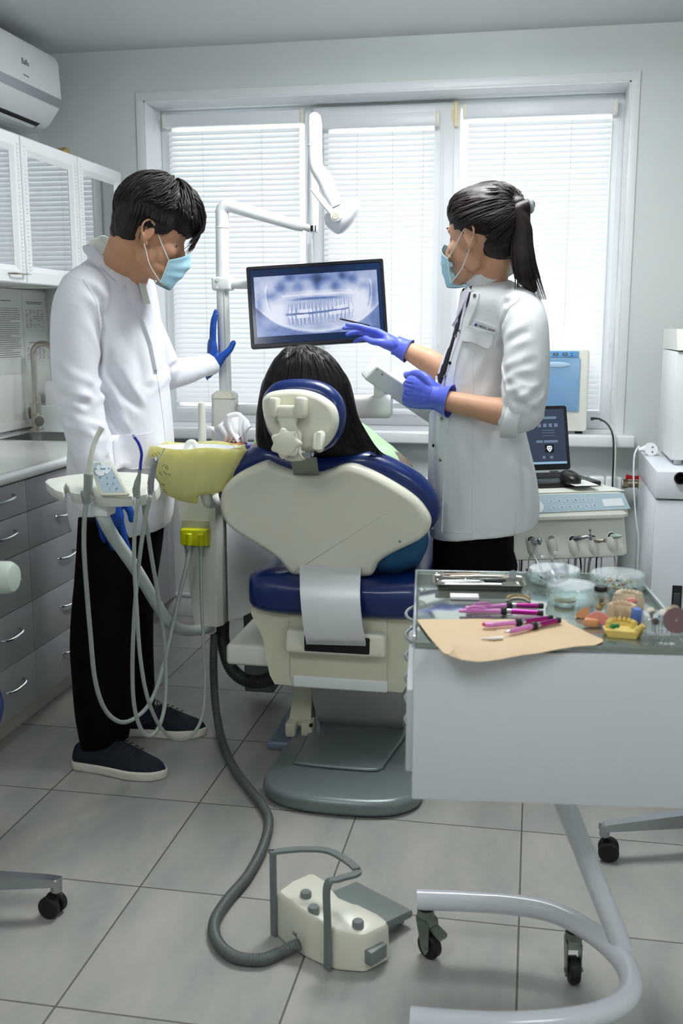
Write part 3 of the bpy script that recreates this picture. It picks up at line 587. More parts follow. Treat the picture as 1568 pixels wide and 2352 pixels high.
pp = MB(); pp.prism([(-.01, .12), (.165, .12), (.165, .25), (-.01, .25)], .022, .007, M=FM @ MX.Translation((0.03, -.015, .045)) @ MX.Rotation(R(-6), 4, 'X')); pp.prism([(.02, .10), (.17, .10), (.17, .235), (.02, .235)], .04, .006, M=FM @ MX.Translation((.01, -.01, .002)))
pp.build('pedal_plate', grey_pl, ft, angle=40)
for (px, py, z) in ((702, 2050, .112), (720, 2084, .112), (822, 2117, .10)):
    q = P(px, py, Z=z); MB().lathe([(.0125, -.014), (.0125, 0), (.0105, .003)], q, 24).build('foot_button', grey_pl, ft, angle=40)
sd = MB(); q = FM @ V((Lf+.052, .055, .035)); sd.box((Lf+.055, .062, .036), (.026, .05, .032), .003, M=FM @ MX.Identity(4)); sd.build('side_switch', grey_pl, ft)
h0 = P(629, 2148, Z=.002); ht0 = P(652, 1967, Y=h0.y+.0); h1 = P(752, 2225, Z=.004); ht1 = P(770, 2035, Y=h1.y)
hz = .20; ht0 = h0+V((.0, 0, hz)); ht1 = h1+V((0, 0, hz)); out_ = -(dy)
arc = [h0, h0+V((0, 0, .1)), ht0-V((0, 0, .008)), ht0+dx*.006+V((0, 0, .002)), ht0+dx*.05+dy*.055+V((0, 0, .004)), ht0.lerp(ht1, .6)+dy*.085+V((0, 0, .004)), ht1+dy*.07+dx*.02+V((0, 0, .002)), ht1+dy*.025+dx*.012, ht1-V((0, 0, .01)), h1+V((0, 0, .1)), h1]
hb = MB(); pth = smoothpath(arc, 8); vs_ = []; n = len(pth)
for i, p in enumerate(pth):
    t = (pth[min(i+1, n-1)]-pth[max(i-1, 0)]).normalized(); f_ = max(0, min(1, (abs(t.z)-.25)/.5))
    wd = (dx*f_+(t.cross(V((0, 0, 1))).normalized() if abs(t.z) < .95 else dx)*(1-f_)); wd = (wd-t*wd.dot(t)).normalized()
    if wd.dot(dx-dy*.5) < 0: wd = -wd
    th = t.cross(wd).normalized(); vs_.append([p+wd*.0085+th*.003, p-wd*.0085+th*.003, p-wd*.0085-th*.003, p+wd*.0085-th*.003])
hb.loft(vs_); hb.build('hoop_handle', mat('hoop_grey', '#737b79', .4), ft, angle=35, fixn=True)
text_obj('XIJ', .012, 'print', mat('print_dark', '#26304a', .5), ft, frame3(P(679, 2142, Y=1.957)+V((.0, -.012, .004)), dx, (0, 0, 1)))
def ribbed(pts, r, pitch, seg=16, depth=.12):               # corrugated hose
    pts = smoothpath(pts, 14); L_ = [0]
    for a, b in zip(pts, pts[1:]): L_.append(L_[-1]+(b-a).length)
    n = int(L_[-1]/pitch*4); out = []; rs = []
    for i in range(n+1):
        s_ = L_[-1]*i/n; k = min(np.searchsorted(L_, s_, side='right')-1, len(pts)-2); k = max(k, 0); f_ = (s_-L_[k])/max(L_[k+1]-L_[k], 1e-9)
        out.append(pts[k].lerp(pts[k+1], f_)); rs.append(r*(1, 1, 1-depth, 1-depth)[i % 4])
    return MB().tube(out, rs, seg)
hosem = mat('hose_grey', '#59615e', .45, var=.05)
hr = .0135
top = P(492, 1455, Y=3.12)
fl = [(500, 1668), (512, 1710), (540, 1770), (575, 1815), (605, 1855), (617, 1890), (604, 1945), (570, 2010), (520, 2070), (492, 2120), (500, 2165), (540, 2198), (600, 2204), (645, 2188)]
path = [top, P(490, 1520, Y=3.12), P(493, 1600, Y=3.13)+V((0, 0, .0))]+[P(x, y, Z=hr+.001) for x, y in fl]+[P(687, 2168, Z=.035)]
path[3] = path[3]+V((0, 0, .02)); hz_ = ribbed(path, hr, .0062); hz_.build('hose', hosem, ft, angle=180)
# ================================================================ spittoon unit (column, bowl, post)
un = thing('spittoon_unit', 'cream dental unit column with spittoon bowl, left of the chair', 'dental unit', (-1.0, 3.25, 0))
def U_(px, py, Y=3.06): return P(px, py, Y=Y)
cl = MB(); tops = [(395, 1120, 3.10), (402, 1120, 3.06), (498, 1120, 3.06), (548, 1120, 3.25)]; bots = [(405, 1415, 3.12), (421, 1425, 3.06), (500, 1427, 3.06), (514, 1424, 3.08)]
def ring_u(z, inset_=0):
    f_ = (.87-z)/(.87-.375); xl = -1.125+.055*f_; xr = -.978-.002*f_; return [V((xl, 3.10, z)), V((xl+.012, 3.062, z)), V((xr, 3.062, z)), V((xr+.012, 3.085, z)), V((xr+.02, 3.46, z)), V((xl+.02, 3.46, z))]
cl.loft([ring_u(z) for z in (.375, .40, .6, .87)]); cl.build('column', unit_w, un, angle=25, fixn=True)
cl = MB(); cl.loft([[V((-.962, 3.12, z)), V((-.955-.0*f_, 3.10, z)), V((-.925+.012*f_, 3.16, z)), V((-.885+.02*f_, 3.30, z)), V((-.885+.02*f_, 3.50, z)), V((-.96, 3.50, z))] for z, f_ in ((.385, 0), (.6, .5), (.88, 1))]); cl.build('side_panel', white_plastic, un, angle=25, fixn=True)
fb = MB(); a = P(420, 1262, Y=3.06); b = P(480, 1197, Y=3.06); fb.ab((a.x, 3.0595, P(450, 1255, Y=3.06).z), (b.x, 3.064, b.z), .001); fb.build('recess', mat('recess', '#a9aa91', .5), un)
yl = MB(); a = P(419, 1250, Y=3.05); b = P(480, 1215, Y=3.05); yl.ab((a.x, 3.03, a.z), (b.x, 3.061, b.z), .004, 3)
for px in (435, 463): q = P(px, 1232, Y=3.035); yl.cyl((q.x, 3.034, a.z), (q.x, 3.034, b.z-.012), .011, seg=16, bev=.003)
yl.build('yellow_holder', mat('yellow_plastic', '#c6c800', .35), un)
# swept hoses hanging from the holder belong to the assistant tray (built there)
ph = ribbed([P(512, 1418, Y=3.16), P(512, 1470, Y=3.16), P(528, 1530, Y=3.15), P(560, 1560, Y=3.13), P(600, 1565, Y=3.11), P(650, 1545, Y=3.08)], .0225, .008, 20, .1); ph.build('drain_hose', mat('hose_dark', '#363d3c', .4), un, angle=180)
MB().ab((-.98, 3.35, .05), (-.87, 3.47, .40), .01).ab((-.94, 3.30, .30), (-.66, 3.5, .42), .01).build('mounting_bracket', grey_pl, un)
gp = MB(); gp.ab((P(590, 1290, Y=3.45).x, 3.42, .40), (P(625, 1290, Y=3.45).x+.05, 3.5, .78), .02); gp.build('rear_panel', grey_pl, un)
MB().prism(rrect(.33, .38, .06, 6, -1.03, 3.36), .03, .008, M=MX.Translation((0, 0, .872))).build('top_deck', unit_w, un)
b0 = P(452, 1090, Y=2.875); zr_ = P(452, 1030, Y=2.80).z; bc = V((b0.x, 2.885, zr_-.035)); MB().lathe([(.04, -.10), (.075, -.06), (.10, -.02), (.118, .025), (.122, .03), (.115, .03), (.09, -.01), (.05, -.05), (.005, -.06)], (0, 0, 0), 40, M=MX.Translation(bc) @ MX.Diagonal((1, .62, 1, 1))).build('spittoon_bowl', white_gloss, un)
MB().tube(smoothpath([bc+V((.02, 0, -.09)), bc+V((.02, .03, -.14)), bc+V((.02, .12, -.15)), V((bc.x+.02, 3.10, bc.z-.15))], 5), .018, 14).build('bowl_arm', unit_w, un)
pq = P(465, 1020, Y=3.32); MB().tube([pq-V((0, 0, .06)), pq, pq+V((0, 0, .11)), pq+V((.001, -.004, .135)), pq+V((-.001, -.012, .143))], [.0145, .0145, .0125, .012, .006], 16).build('rinse_spout', unit_w, un)
MB().tube(smoothpath([P(425, 1036, Y=2.92), P(432, 1018, Y=2.92), P(445, 1016, Y=2.92), P(452, 1034, Y=2.92)], 5), .008, 12).build('cup_filler', unit_w, un)
# yellow bag over the bowl
bagm = bpy.data.materials.new('yellow_film'); bagm.use_nodes = True; nt = bagm.node_tree; b = nt.nodes['Principled BSDF']; b.inputs['Base Color'].default_value = lin('#f4f0bb'); b.inputs['Roughness'].default_value = .3; b.inputs['Alpha'].default_value = .82
tl = nt.nodes.new('ShaderNodeBsdfTranslucent'); tl.inputs[0].default_value = lin('#f7f1a0'); x = nt.nodes.new('ShaderNodeMixShader'); x.inputs[0].default_value = .5; nt.links.new(b.outputs[0], x.inputs[1]); nt.links.new(tl.outputs[0], x.inputs[2]); nt.links.new(x.outputs[0], nt.nodes['Material Output'].inputs[0])
wv = nt.nodes.new('ShaderNodeTexWave'); wv.inputs['Scale'].default_value = 9; wv.inputs['Distortion'].default_value = 9; tcb = nt.nodes.new('ShaderNodeTexCoord'); nt.links.new(tcb.outputs['Object'], wv.inputs[0]); bpn = nt.nodes.new('ShaderNodeBump'); bpn.inputs['Strength'].default_value = .35; bpn.inputs['Distance'].default_value = .01; nt.links.new(wv.outputs[0], bpn.inputs['Height']); nt.links.new(bpn.outputs[0], b.inputs['Normal'])
bg_ = MB(); bc = V((b0.x, 2.885, zr_-.142))
def bagf(u, v):
    a = 2*PI*u; prf = [(.004, -.005), (.06, .0), (.095, .012), (.118, .05), (.138, .10), (.145, .13), (.142, .142), (.13, .135), (.118, .12)]
    t = v*(len(prf)-1); i = min(int(t), len(prf)-2); f_ = t-i; r_ = prf[i][0]*(1-f_)+prf[i+1][0]*f_; z = prf[i][1]*(1-f_)+prf[i+1][1]*f_
    w_ = .005*math.sin(a*9+v*5)*v+.012*noise.noise(V((math.cos(a)*3.5, math.sin(a)*3.5, v*5)))+.005*abs(noise.noise(V((math.cos(a)*9, math.sin(a)*9, v*9)))); z += .006*math.sin(a*5+1)*v*v
    ex = 1+.05*max(0, math.cos(a-.3))*v; low = -.03*max(0, math.cos(a-3.6))*(1-v)**2
    return bc+V(((r_+w_)*math.cos(a)*ex, (r_+w_)*math.sin(a)*.64, z+low))
bg_.grid(bagf, 97, 34); bag = bg_.build('bin_liner', bagm, angle=180); bag.data.validate()
tag(bag, 'translucent yellow plastic bag stretched over the spittoon bowl', 'bag')
# vertical post with monitor bracket
po = thing('monitor_post', 'white jointed post standing behind the spittoon unit, held by a gloved hand', 'post', (-1.055, 3.45, .9))
YP = 3.45; q0 = P(517, 1035, Y=YP); q1 = P(518, 900, Y=YP); q2 = P(511, 660, Y=YP); q3 = P(510, 500, Y=YP)
bxc = P(517, 940, Y=YP); MB().loft([[V((bxc.x+x, YP+y, z)) for x, y in rrect(w_, w_*.9, .016, 4)] for z, w_ in ((.903, .088), (P(517, 915, Y=YP).z, .082))]).build('post_base', unit_w, po)
MB().loft([[V((bxc.x+x, YP+y, z)) for x, y in rrect(w_, w_*.9, .014, 4)] for z, w_ in ((P(517, 914, Y=YP).z, .083), (P(517, 906, Y=YP).z, .08), (P(517, 899, Y=YP).z, .062), (P(517, 897, Y=YP).z, .05))]).build('base_collar', cream, po)
MB().tube([q1, q2], [.0215, .0215], 24).build('lower_pole', white_plastic, po); MB().ab(q1.lerp(q2, .02)+V((.008, -.0225, 0)), q1.lerp(q2, .98)+V((.0135, -.019, 0))).build('cable_channel', unit_w, po)
cp = P(511, 652, Y=YP); MB().box(cp+V((.002, 0, 0)), (.066, .062, .046), .008, seg=3).build('clamp', white_plastic, po)
sc_ = MB()
for dz in (-.012, .012): c = cp+V((-.008, -.0315, dz)); sc_.cyl(c, c+V((0, -.003, 0)), .0055, seg=12)
sc_.build('clamp_screws', chrome, po)
el = P(528, 474, Y=YP); jn = P(706, 522, Y=YP+.03)
MB().tube(smoothpath([q2, q3.lerp(q2, .45), q3, q3+V((.0, 0, .02)), P(516, 476, Y=YP), P(530, 472, Y=YP)], 8), [.0225]*20+[.0225]*21, 24).build('upper_pole', white_gloss, po)
MB().cyl(q3+V((0, 0, -.035)), q3+V((0, 0, -.029)), .0245, seg=24, bev=.001).build('pole_ring', white_plastic, po)
# operating lamp
lm = thing('operating_lamp', 'white operating lamp on a spring arm in front of the window', 'lamp', P(718, 525, Y=3.48))
MB().tube([P(529, 473, Y=YP), P(541, 477, Y=YP), P(680, 517, Y=3.47), P(697, 521, Y=3.475)], [.0215, .0205, .0185, .0165], 24).build('spring_arm', white_gloss, lm)
MB().cyl(P(690, 519, Y=3.474), P(712, 524, Y=3.48), .012, seg=16).build('arm_joint', white_plastic, lm)
u0 = P(718, 534, Y=3.49); u1 = P(719, 400, Y=3.49); u2 = P(722, 280, Y=3.49)
MB().tube([u0, u0+V((0, 0, .001)), u0+V((0, 0, .006)), u0.lerp(u1, .08), u1, u2], [.012, .017, .0195, .0195, .0195, .019], 24).build('upright_arm', white_gloss, lm)
kk = MB()
for dx_ in (-.012, .001, .012): c = u0+V((dx_, -.0185+abs(dx_)*.35, .012)); kk.ab(c+V((-.0045 if dx_ == .001 else -.002, -.002, -.009)), c+V((.0045 if dx_ == .001 else .002, .002, .009)))
kk.build('joint_slots', mat('slot_black', '#050607', .6), lm)
v0 = P(722, 268, Y=3.43)
MB().tube(smoothpath([u2+V((0, .0, -.02)), P(722, 273, Y=3.46), P(723, 290, Y=3.42), P(723, 330, Y=3.41), P(724, 365, Y=3.405), P(727, 385, Y=3.40), P(738, 402, Y=3.39)], 6), [.018, .021, .0235, .0235, .0235, .0225, .021], 24).build('curved_arm', white_gloss, lm)
rg_ = P(723, 333, Y=3.41); MB().cyl(rg_, rg_-V((0, 0, .006)), .0255, seg=24, bev=.001).build('arm_ring', white_plastic, lm)
MB().tube(smoothpath([P(733, 395, Y=3.395), P(745, 412, Y=3.38), P(760, 445, Y=3.36), P(773, 475, Y=3.35)], 6), [.024, .026, .023, .018], 24, flat=1).build('lamp_neck', white_gloss, lm)
hpx = [(745,493),(748,515),(757,526),(773,537),(788,533),(803,520),(815,502),(824,482),(827,464),(822,453),(808,454),(790,466),(778,474)]
lp_ = Plane3(P(785, 495, Y=3.36), RT, (0, .15, 1)); o4 = lp_.out(hpx, 4); c4 = (sum(p[0] for p in o4)/len(o4), sum(p[1] for p in o4)/len(o4)); hd_ = MB()
hd_.loft([[lp_.M @ V((c4[0]+(q[0]-c4[0])*k, c4[1]+(q[1]-c4[1])*k, z)) for q in o4] for k, z in ((.3, .048), (.6, .043), (.82, .032), (.95, .014), (1, 0), (1, -.006), (.97, -.012), (.85, -.014))]); hd_.build('lamp_head', white_gloss, lm, angle=60, fixn=True)
vt = MB()
for k in range(4): a = P(795+k*4.5, 462-k*1.0, Y=3.31); b = P(798+k*4.5, 470-k*1.0, Y=3.31); vt.tube([a, b], .0014, 6)
vt.build('vent_slots', mat('vent_grey', '#b9c0c0', .5), lm)
MB().tube([P(719, 435, Y=3.34), P(722, 438, Y=3.33), P(745, 468, Y=3.31), P(768, 495, Y=3.305)], [.010, .0125, .0125, .013], 18, flat=.6).build('lamp_handle', white_gloss, lm)
pv = P(772, 497, Y=3.305); MB().cyl(pv+V((0, .02, 0)), pv+V((0, -.012, 0)), .0185, seg=28, bev=.003).m(1).cyl(pv+V((0, -.011, 0)), pv+V((0, -.014, 0)), .0115, seg=24, bev=.001).build('pivot_disc', [white_gloss, mat('beige_cap', '#cfcdb8', .35)], lm)
# ================================================================ monitor
mo = thing('monitor', 'black flat monitor showing a dental x-ray, mounted on the white post', 'monitor', P(728, 697, Y=3.40))
MC = P(728, 697, Y=3.40); mx_ = (RT*315+UP*20).normalized(); my_ = (RT*-14+UP*187).normalized(); MM = frame3(MC, mx_, my_); kx = m_per_px(MC); MW, MH = 316*kx, 188*kx
MB().prism(rrect(MW, MH, .008), -.03, .004, M=MM).build('casing', mat('monitor_black', '#0a0e16', .28), mo)
bz = MB(); n_ = 20; o_a = rrect(MW, MH, .007); o_b = rrect(MW-.024, MH-.026, .002)
bz.loft([[MM @ V((x, y, -.002)) for x, y in o_a], [MM @ V((x, y, .003)) for x, y in rrect(MW-.003, MH-.003, .006)], [MM @ V((x, y, .003)) for x, y in rrect(MW-.02, MH-.022, .003)], [MM @ V((x, y, .0005)) for x, y in o_b]], caps=False); bz.build('bezel', MATS['monitor_black'], mo, angle=25, fixn=True)
def gauss(x, y, cx, cy, sx, sy, rot=0):
    c, s = math.cos(rot), math.sin(rot); X_ = (x-cx)*c+(y-cy)*s; Y_ = -(x-cx)*s+(y-cy)*c; return np.exp(-(X_/sx)**2-(Y_/sy)**2)
def fbm(nx, ny, seed, octs=((6, 4, .5), (14, 9, .3), (34, 20, .2))):
    rs = np.random.RandomState(seed); out = np.zeros((ny, nx))
    for a, b, w_ in octs:
        g = rs.rand(b+2, a+2); yy = np.linspace(0, b, ny); xx = np.linspace(0, a, nx); yi = yy.astype(int); xi = xx.astype(int); fy = (yy-yi)[:, None]; fx = (xx-xi)[None]; fy = fy*fy*(3-2*fy); fx = fx*fx*(3-2*fx)
        out += w_*(g[yi][:, xi]*(1-fy)*(1-fx)+g[yi][:, xi+1]*(1-fy)*fx+g[yi+1][:, xi]*fy*(1-fx)+g[yi+1][:, xi+1]*fy*fx)
    return out
NX, NY = 420, 226; ux, uy = np.meshgrid(np.linspace(0, 1, NX), np.linspace(0, 1, NY))   # uy from the top down
L = .84+.18*(fbm(NX, NY, 1)-.5)*2
L -= .13*gauss(ux, uy, .5, .0, .6, .12); L -= .50*gauss(ux, uy, .515, .10, .055, .13)+.25*gauss(ux, uy, .51, .22, .03, .08)
for cx, cy, sx, sy, a in ((.215, .20, .05, .10, .42), (.29, .05, .04, .07, .35), (.36, .22, .05, .09, .33), (.655, .22, .04, .09, .38), (.72, .06, .035, .08, .45), (.80, .14, .045, .09, .38), (.42, .06, .05, .05, .22), (.60, .08, .05, .06, .22)): L -= a*gauss(ux, uy, cx, cy, sx, sy)
L -= .30*gauss(ux, uy, .13, .33, .05, .07)+.22*gauss(ux, uy, .89, .25, .05, .06)+.30*gauss(ux, uy, .96, .40, .03, .22)+.3*gauss(ux, uy, .03, .5, .03, .22)
L += .18*gauss(ux, uy, .15, .60, .1, .2)+.15*gauss(ux, uy, .87, .58, .1, .2)
pal = .335+.18*(ux-.5)**2*1.2; L += .22*np.exp(-((uy-pal)/.022)**2)*(np.abs(ux-.52) < .3)+.12*np.exp(-((uy-pal+.045)/.012)**2)*(np.abs(ux-.52) < .27)
L -= .42*np.exp(-((uy-pal-.075)/.022)**2)*np.exp(-((ux-.50)/.2)**4)
occ = .655-.10*(ux-.42)-.22*(ux-.5)**2; L -= .40*np.exp(-((uy-occ)/.018)**2)*(np.abs(ux-.5) < .26)
jaw = .97-1.45*(ux-.52)**2-.9*np.maximum(0, np.abs(ux-.52)-.33)**1.4; L -= .42*np.clip((uy-jaw)/.03, 0, 1)*(1-.35*(fbm(NX, NY, 4)))
L -= .30*np.exp(-((uy-jaw)/.008)**2)*0; L += .10*np.exp(-((uy-jaw+.02)/.016)**2)
for s_ in (-1, 1):                                          # ascending ramus outlines
    xr = .52+s_*(.40+.03*np.sin(uy*5)); L += .20*np.exp(-((ux-xr)/.005)**2)*(uy > .15)*(uy < .7); L -= .16*np.exp(-((ux-xr+s_*.012)/.006)**2)*(uy > .2)*(uy < .6); L += .1*gauss(ux, uy, .52+s_*.425, .22, .022, .08)
rs = np.random.RandomState(5)
for k in range(16):                                         # teeth with crowns and roots
    tx = .275+k*.0335+.002*rs.randn(); ty = float(.655-.10*(tx-.42)-.22*(tx-.5)**2); wd = .0155 if (k < 5 or k > 10) else .0115; mid = abs(k-7.5)/7.5
    lean = (tx-.51)*.35
    for up_ in (1, 0):
        sgn = -1 if up_ else 1; ln_ = .19-.03*mid; d = sgn*(uy-ty)-.02; xx = ux-tx-(-lean if up_ else -lean)*d*.5
        inside = (d > 0) & (d < ln_); w_ = wd*(1-.55*np.clip(d/ln_, 0, 1)**1.2); body_ = np.clip((w_-np.abs(xx))/.003, 0, 1)*inside; br_ = np.where(d < .05, .22, .12)
        L = L*(1-.7*body_)+body_*.7*(.80+br_); L -= .34*np.exp(-((np.abs(xx)-w_)/.0020)**2)*inside
        if (k in (3, 4, 5, 12, 13) and up_) or (k in (2, 3, 4, 10, 11, 12) and not up_): L = np.maximum(L, 1.05*((d > -.008) & (d < .05) & (np.abs(xx) < wd*1.15)))
L += .05*(fbm(NX, NY, 9, ((60, 30, .5), (120, 60, .5)))-.5)
L += .12*np.sin((ux*.8+uy)*150)*gauss(ux, uy, .32, .78, .08, .08)*.3
L = np.clip(L, .08, 1); c0 = np.array([.055, .09, .19]); c1 = np.array([.36, .45, .70]); c2 = np.array([.90, .93, 1.0])
Cc = np.where(L[..., None] < .5, c0+(c1-c0)*(L[..., None]/.5), c1+(c2-c1)*((L[..., None]-.5)/.5)); Cc = np.clip(Cc, 0, 1)
scr = MB(); sx0, sx1 = -MW/2+.012, MW/2-.012; sy0, sy1 = -MH/2+.013, MH/2-.013
def scp(px, py): q = MM.inverted() @ (lambda d: CAM+d*((MC-CAM).dot(MM.to_3x3() @ V((0, 0, 1)))/d.dot(MM.to_3x3() @ V((0, 0, 1)))))(FW+RT*((px-784)/FPX)-UP*((py-1176)/FPX)); return q
ia, ib = scp(582, 637), scp(873, 757); iy1 = scp(728, 628).y; iy0 = scp(730, 766).y
MB().grid(lambda u, v: MM @ V((sx0+u*(sx1-sx0), sy0+v*(sy1-sy0), .0006)), 2, 2).build('screen', mat('screen_dark', '#101f3c', .12, emit=.35), mo)
pi_ = MB(); pi_.grid(lambda u, v: MM @ V((ia.x+u*(ib.x-ia.x), iy1+(iy0-iy1)*v, .0012)), NX, NY); po_ = pi_.build('xray_picture', None or mat('tmp', '#ffffff'), mo, angle=180)
cat_ = po_.data.color_attributes.new('xray', 'FLOAT_COLOR', 'POINT'); buf = np.ones((NX*NY, 4), dtype=np.float32); buf[:, :3] = (Cc.reshape(-1, 3))**1.75; cat_.data.foreach_set('color', buf.ravel())
xm = bpy.data.materials.new('xray_screen'); xm.use_nodes = True; nt = xm.node_tree; b = nt.nodes['Principled BSDF']; at_ = nt.nodes.new('ShaderNodeVertexColor'); at_.layer_name = 'xray'; b.inputs['Base Color'].default_value = (.01, .01, .015, 1); b.inputs['Roughness'].default_value = .15; nt.links.new(at_.outputs[0], b.inputs['Emission Color']); b.inputs['Emission Strength'].default_value = .74; po_.data.materials[0] = xm
MB().tube([P(535, 652, Y=YP), P(560, 652, Y=3.44), P(600, 655, Y=3.43), MC-mx_*.02+(MM.to_3x3() @ V((0, 0, -.03)))], [.017, .017, .015, .014], 18, flat=1).build('monitor_arm', white_plastic, mo)
# ================================================================ tissue box on the unit
tb_ = thing('tissue_box', 'dark blue tissue box with white tissues sticking out, behind the yellow bag', 'tissue box', (-1.0, 3.4, .903))
a = P(480, 1030, Y=3.30); tz0 = .9025; MB().ab((-1.105, 3.29, tz0), (-.885, 3.40, tz0+.036), .003).build('carton', mat('tissue_blue', '#1b1464', .3, var=.5, vscale=20), tb_)
MB().lathe([(.045, 0), (.045, .0012), (.02, .0015)], (-1.0, 3.345, tz0+.036), 24).build('opening', mat('tissue_orange', '#c98a5a', .5), tb_)
tm = mat('tissue', '#eceef2', .8)
def tissue(cx, cy, w_, h_, ph_): return MB().sheet(lambda u, v: V((cx+(u-.5)*w_*(.5+.8*v)+.012*math.sin(v*4+ph_), cy+.02*math.sin(u*9+ph_)*(.3+v)+.01*math.cos(u*21+ph_), tz0+.036+h_*v*(1-.25*math.sin(u*6+ph_)))), 22, 10, .0008)
tissue(-1.03, 3.345, .12, .07, 0).build('tissue', tm, tb_, angle=180); tissue(-.985, 3.35, .10, .085, 2).build('tissue', tm, tb_, angle=180)

# ================================================================ assistant tray with hoses
at_ = thing('assistant_tray', 'small cream instrument tray on a bent grey arm in front of the man', 'instrument tray', (-1.1, 2.45, .9))
tp_ = Plane3(P(235, 1138, Y=2.42), (1, .0, 0), (0, math.cos(R(22)), math.sin(R(22))))
tray_px = [(103,1106),(110,1100),(150,1092),(200,1086),(260,1083),(315,1085),(345,1090),(358,1099),(365,1109),(363,1118),(356,1128),(348,1129),(346,1116),(341,1112),(336,1116),(339,1130),(336,1135),(321,1139),(314,1134),(312,1120),(307,1117),(302,1121),(305,1136),(302,1140),(268,1142),(235,1142),(220,1140),(214,1134),(214,1122),(204,1116),(194,1122),(194,1133),(190,1136),(170,1133),(160,1129),(158,1118),(150,1109),(143,1117),(147,1128),(143,1131),(128,1127),(114,1117)]
MB().prism([tp_.p(*q) for q in tray_px], -.030, .0022, M=tp_.M, seg=3).build('tray_body', unit_w, at_, angle=50)
cp_ = Plane3(P(262, 1137, Y=2.405), (1, 0, 0), (0, math.cos(R(48)), math.sin(R(48))))
pq_ = [cp_.p(*q) for q in ((203,1064),(205,1061),(256,1060),(259,1062),(296,1134),(293,1138),(234,1139),(230,1136))]
MB().prism(pq_, .010, .002, M=cp_.M @ MX.Translation((0, 0, -.006))).build('panel_frame', cream, at_)
pb = [cp_.p(*q) for q in ((206,1066),(252,1065),(288,1132),(238,1133))]; panelm = mat('panel_blue', '#a9bcc6', .35)
pn = MB().prism(pb, .0012, 0, M=cp_.M @ MX.Translation((0, 0, .0035))).build('control_panel', panelm, at_)
bt_ = MB(); c = cp_.p(238, 1080); bt_.lathe([(.021, 0), (.021, .001), (.0005, .0011)], (c[0], c[1], .0048), 32, M=cp_.M @ MX.Diagonal((1, 1, 1, 1))).build('button_ring', mat('button_white', '#dfe5ea', .4), pn)
MB().prism([(c[0]-.007, c[1]-.0025), (c[0]+.007, c[1]-.0025), (c[0]+.007, c[1]+.0025), (c[0]-.007, c[1]+.0025)], .0004, M=cp_.M @ MX.Translation((0, 0, .006))).build('button_mark', mat('mark_blue', '#6d9ccb', .4), pn)
ic = MB()
def icon(mb, pl, px, py, z, s_=.003, seed=0):
    r_ = random.Random(seed); c = pl.p(px, py)
    for k in range(2):
        a = r_.choice((-.5, -.9, -.2)); x0 = c[0]+r_.uniform(-.3, .3)*s_; y0 = c[1]+(k-.5)*s_*.7
        mb.tube([(x0-math.cos(a)*s_, y0-math.sin(a)*s_, z), (x0+math.cos(a)*s_, y0+math.sin(a)*s_, z)], .0005, 4, M=pl.M)
    if r_.random() < .5: mb.tube([(c[0]+s_*.5*math.cos(t), c[1]+s_*.5*math.sin(t), z) for t in np.linspace(0, 4.5, 7)], .0005, 4, M=pl.M)
for k, (px, py) in enumerate([(232,1069),(222,1080),(252,1079),(243,1091),(232,1100),(248,1100),(264,1100),(248,1114),(263,1113),(254,1126),(270,1125)]): icon(ic, cp_, px, py, .0062, .0028, k)
ic.build('button_icons', mat('icon_dark', '#5b6a76', .5), pn)
tubem = mat('suction_tube', '#d9dccb', .4); conn = mat('connector_grey', '#8c958f', .4)
T_ = 2.405
MB().tube(smoothpath([P(203, 1098, Y=T_), P(206, 1075, Y=T_), P(210, 1045, Y=T_), P(219, 1012, Y=T_+.01), P(234, 982, Y=T_+.02)], 6), [.0085, .0078, .0065, .0062, .0068], 16).build('suction_tip', tubem, at_)
MB().tube([P(203, 1088, Y=T_), P(203, 1089, Y=T_), P(202, 1128, Y=T_), P(196, 1131, Y=T_), P(199, 1152, Y=T_), P(199, 1156, Y=T_)], [.0095, .0118, .0115, .013, .0108, .009], 18).build('suction_valve', conn, at_)
MB().tube(smoothpath([P(322, 1080, Y=T_), P(323, 1062, Y=T_), P(325, 1042, Y=T_), P(319, 1020, Y=T_), P(308, 1003, Y=T_)], 6), [.0038]*5, 10).build('ejector_tube', mat('ejector_blue', '#1d2fa5', .3), at_)
MB().tube([P(309, 1004, Y=T_), P(306, 998, Y=T_)], [.0045, .0035], 10).build('ejector_tip', mat('ejector_tip', '#aab3d4', .3), at_)
MB().tube([P(321, 1076, Y=T_), P(320, 1090, Y=T_), P(316, 1106, Y=T_), P(313, 1122, Y=T_), P(317, 1140, Y=T_), P(318, 1145, Y=T_)], [.0042, .0045, .008, .0095, .006, .0055], 14).build('ejector_valve', conn, at_)
MB().tube([P(348, 1131, Y=T_), P(346, 1110, Y=T_), P(349, 1085, Y=T_), P(353, 1066, Y=T_), P(355, 1056, Y=T_), P(355, 1051, Y=T_)], [.006, .0085, .008, .009, .0095, .005], 14).build('air_water_syringe', alu, at_)
MB().tube([P(359, 1057, Y=T_), P(371, 1043, Y=T_), P(377, 1030, Y=T_)], [.0022, .0016, .0014], 8).build('syringe_nozzle', chrome, at_)
hm = mat('silicone_hose', '#9aa39b', .45, var=.04)
def hose(pts, r, par, m_=hm, nm='hose'): return MB().tube(smoothpath([P(x, y, Y=Y) for x, y, Y in pts], 7), r, 12).build(nm, m_, par, angle=180)
hose([(199,1150,2.405),(194,1190,2.40),(193,1260,2.40),(198,1340,2.42),(207,1450,2.45),(218,1560,2.48),(240,1628,2.52),(275,1658,2.57),(312,1648,2.62),(348,1608,2.68),(375,1530,2.76),(396,1440,2.85),(416,1350,2.95),(432,1285,3.02),(435,1258,3.035)], .0062, at_)
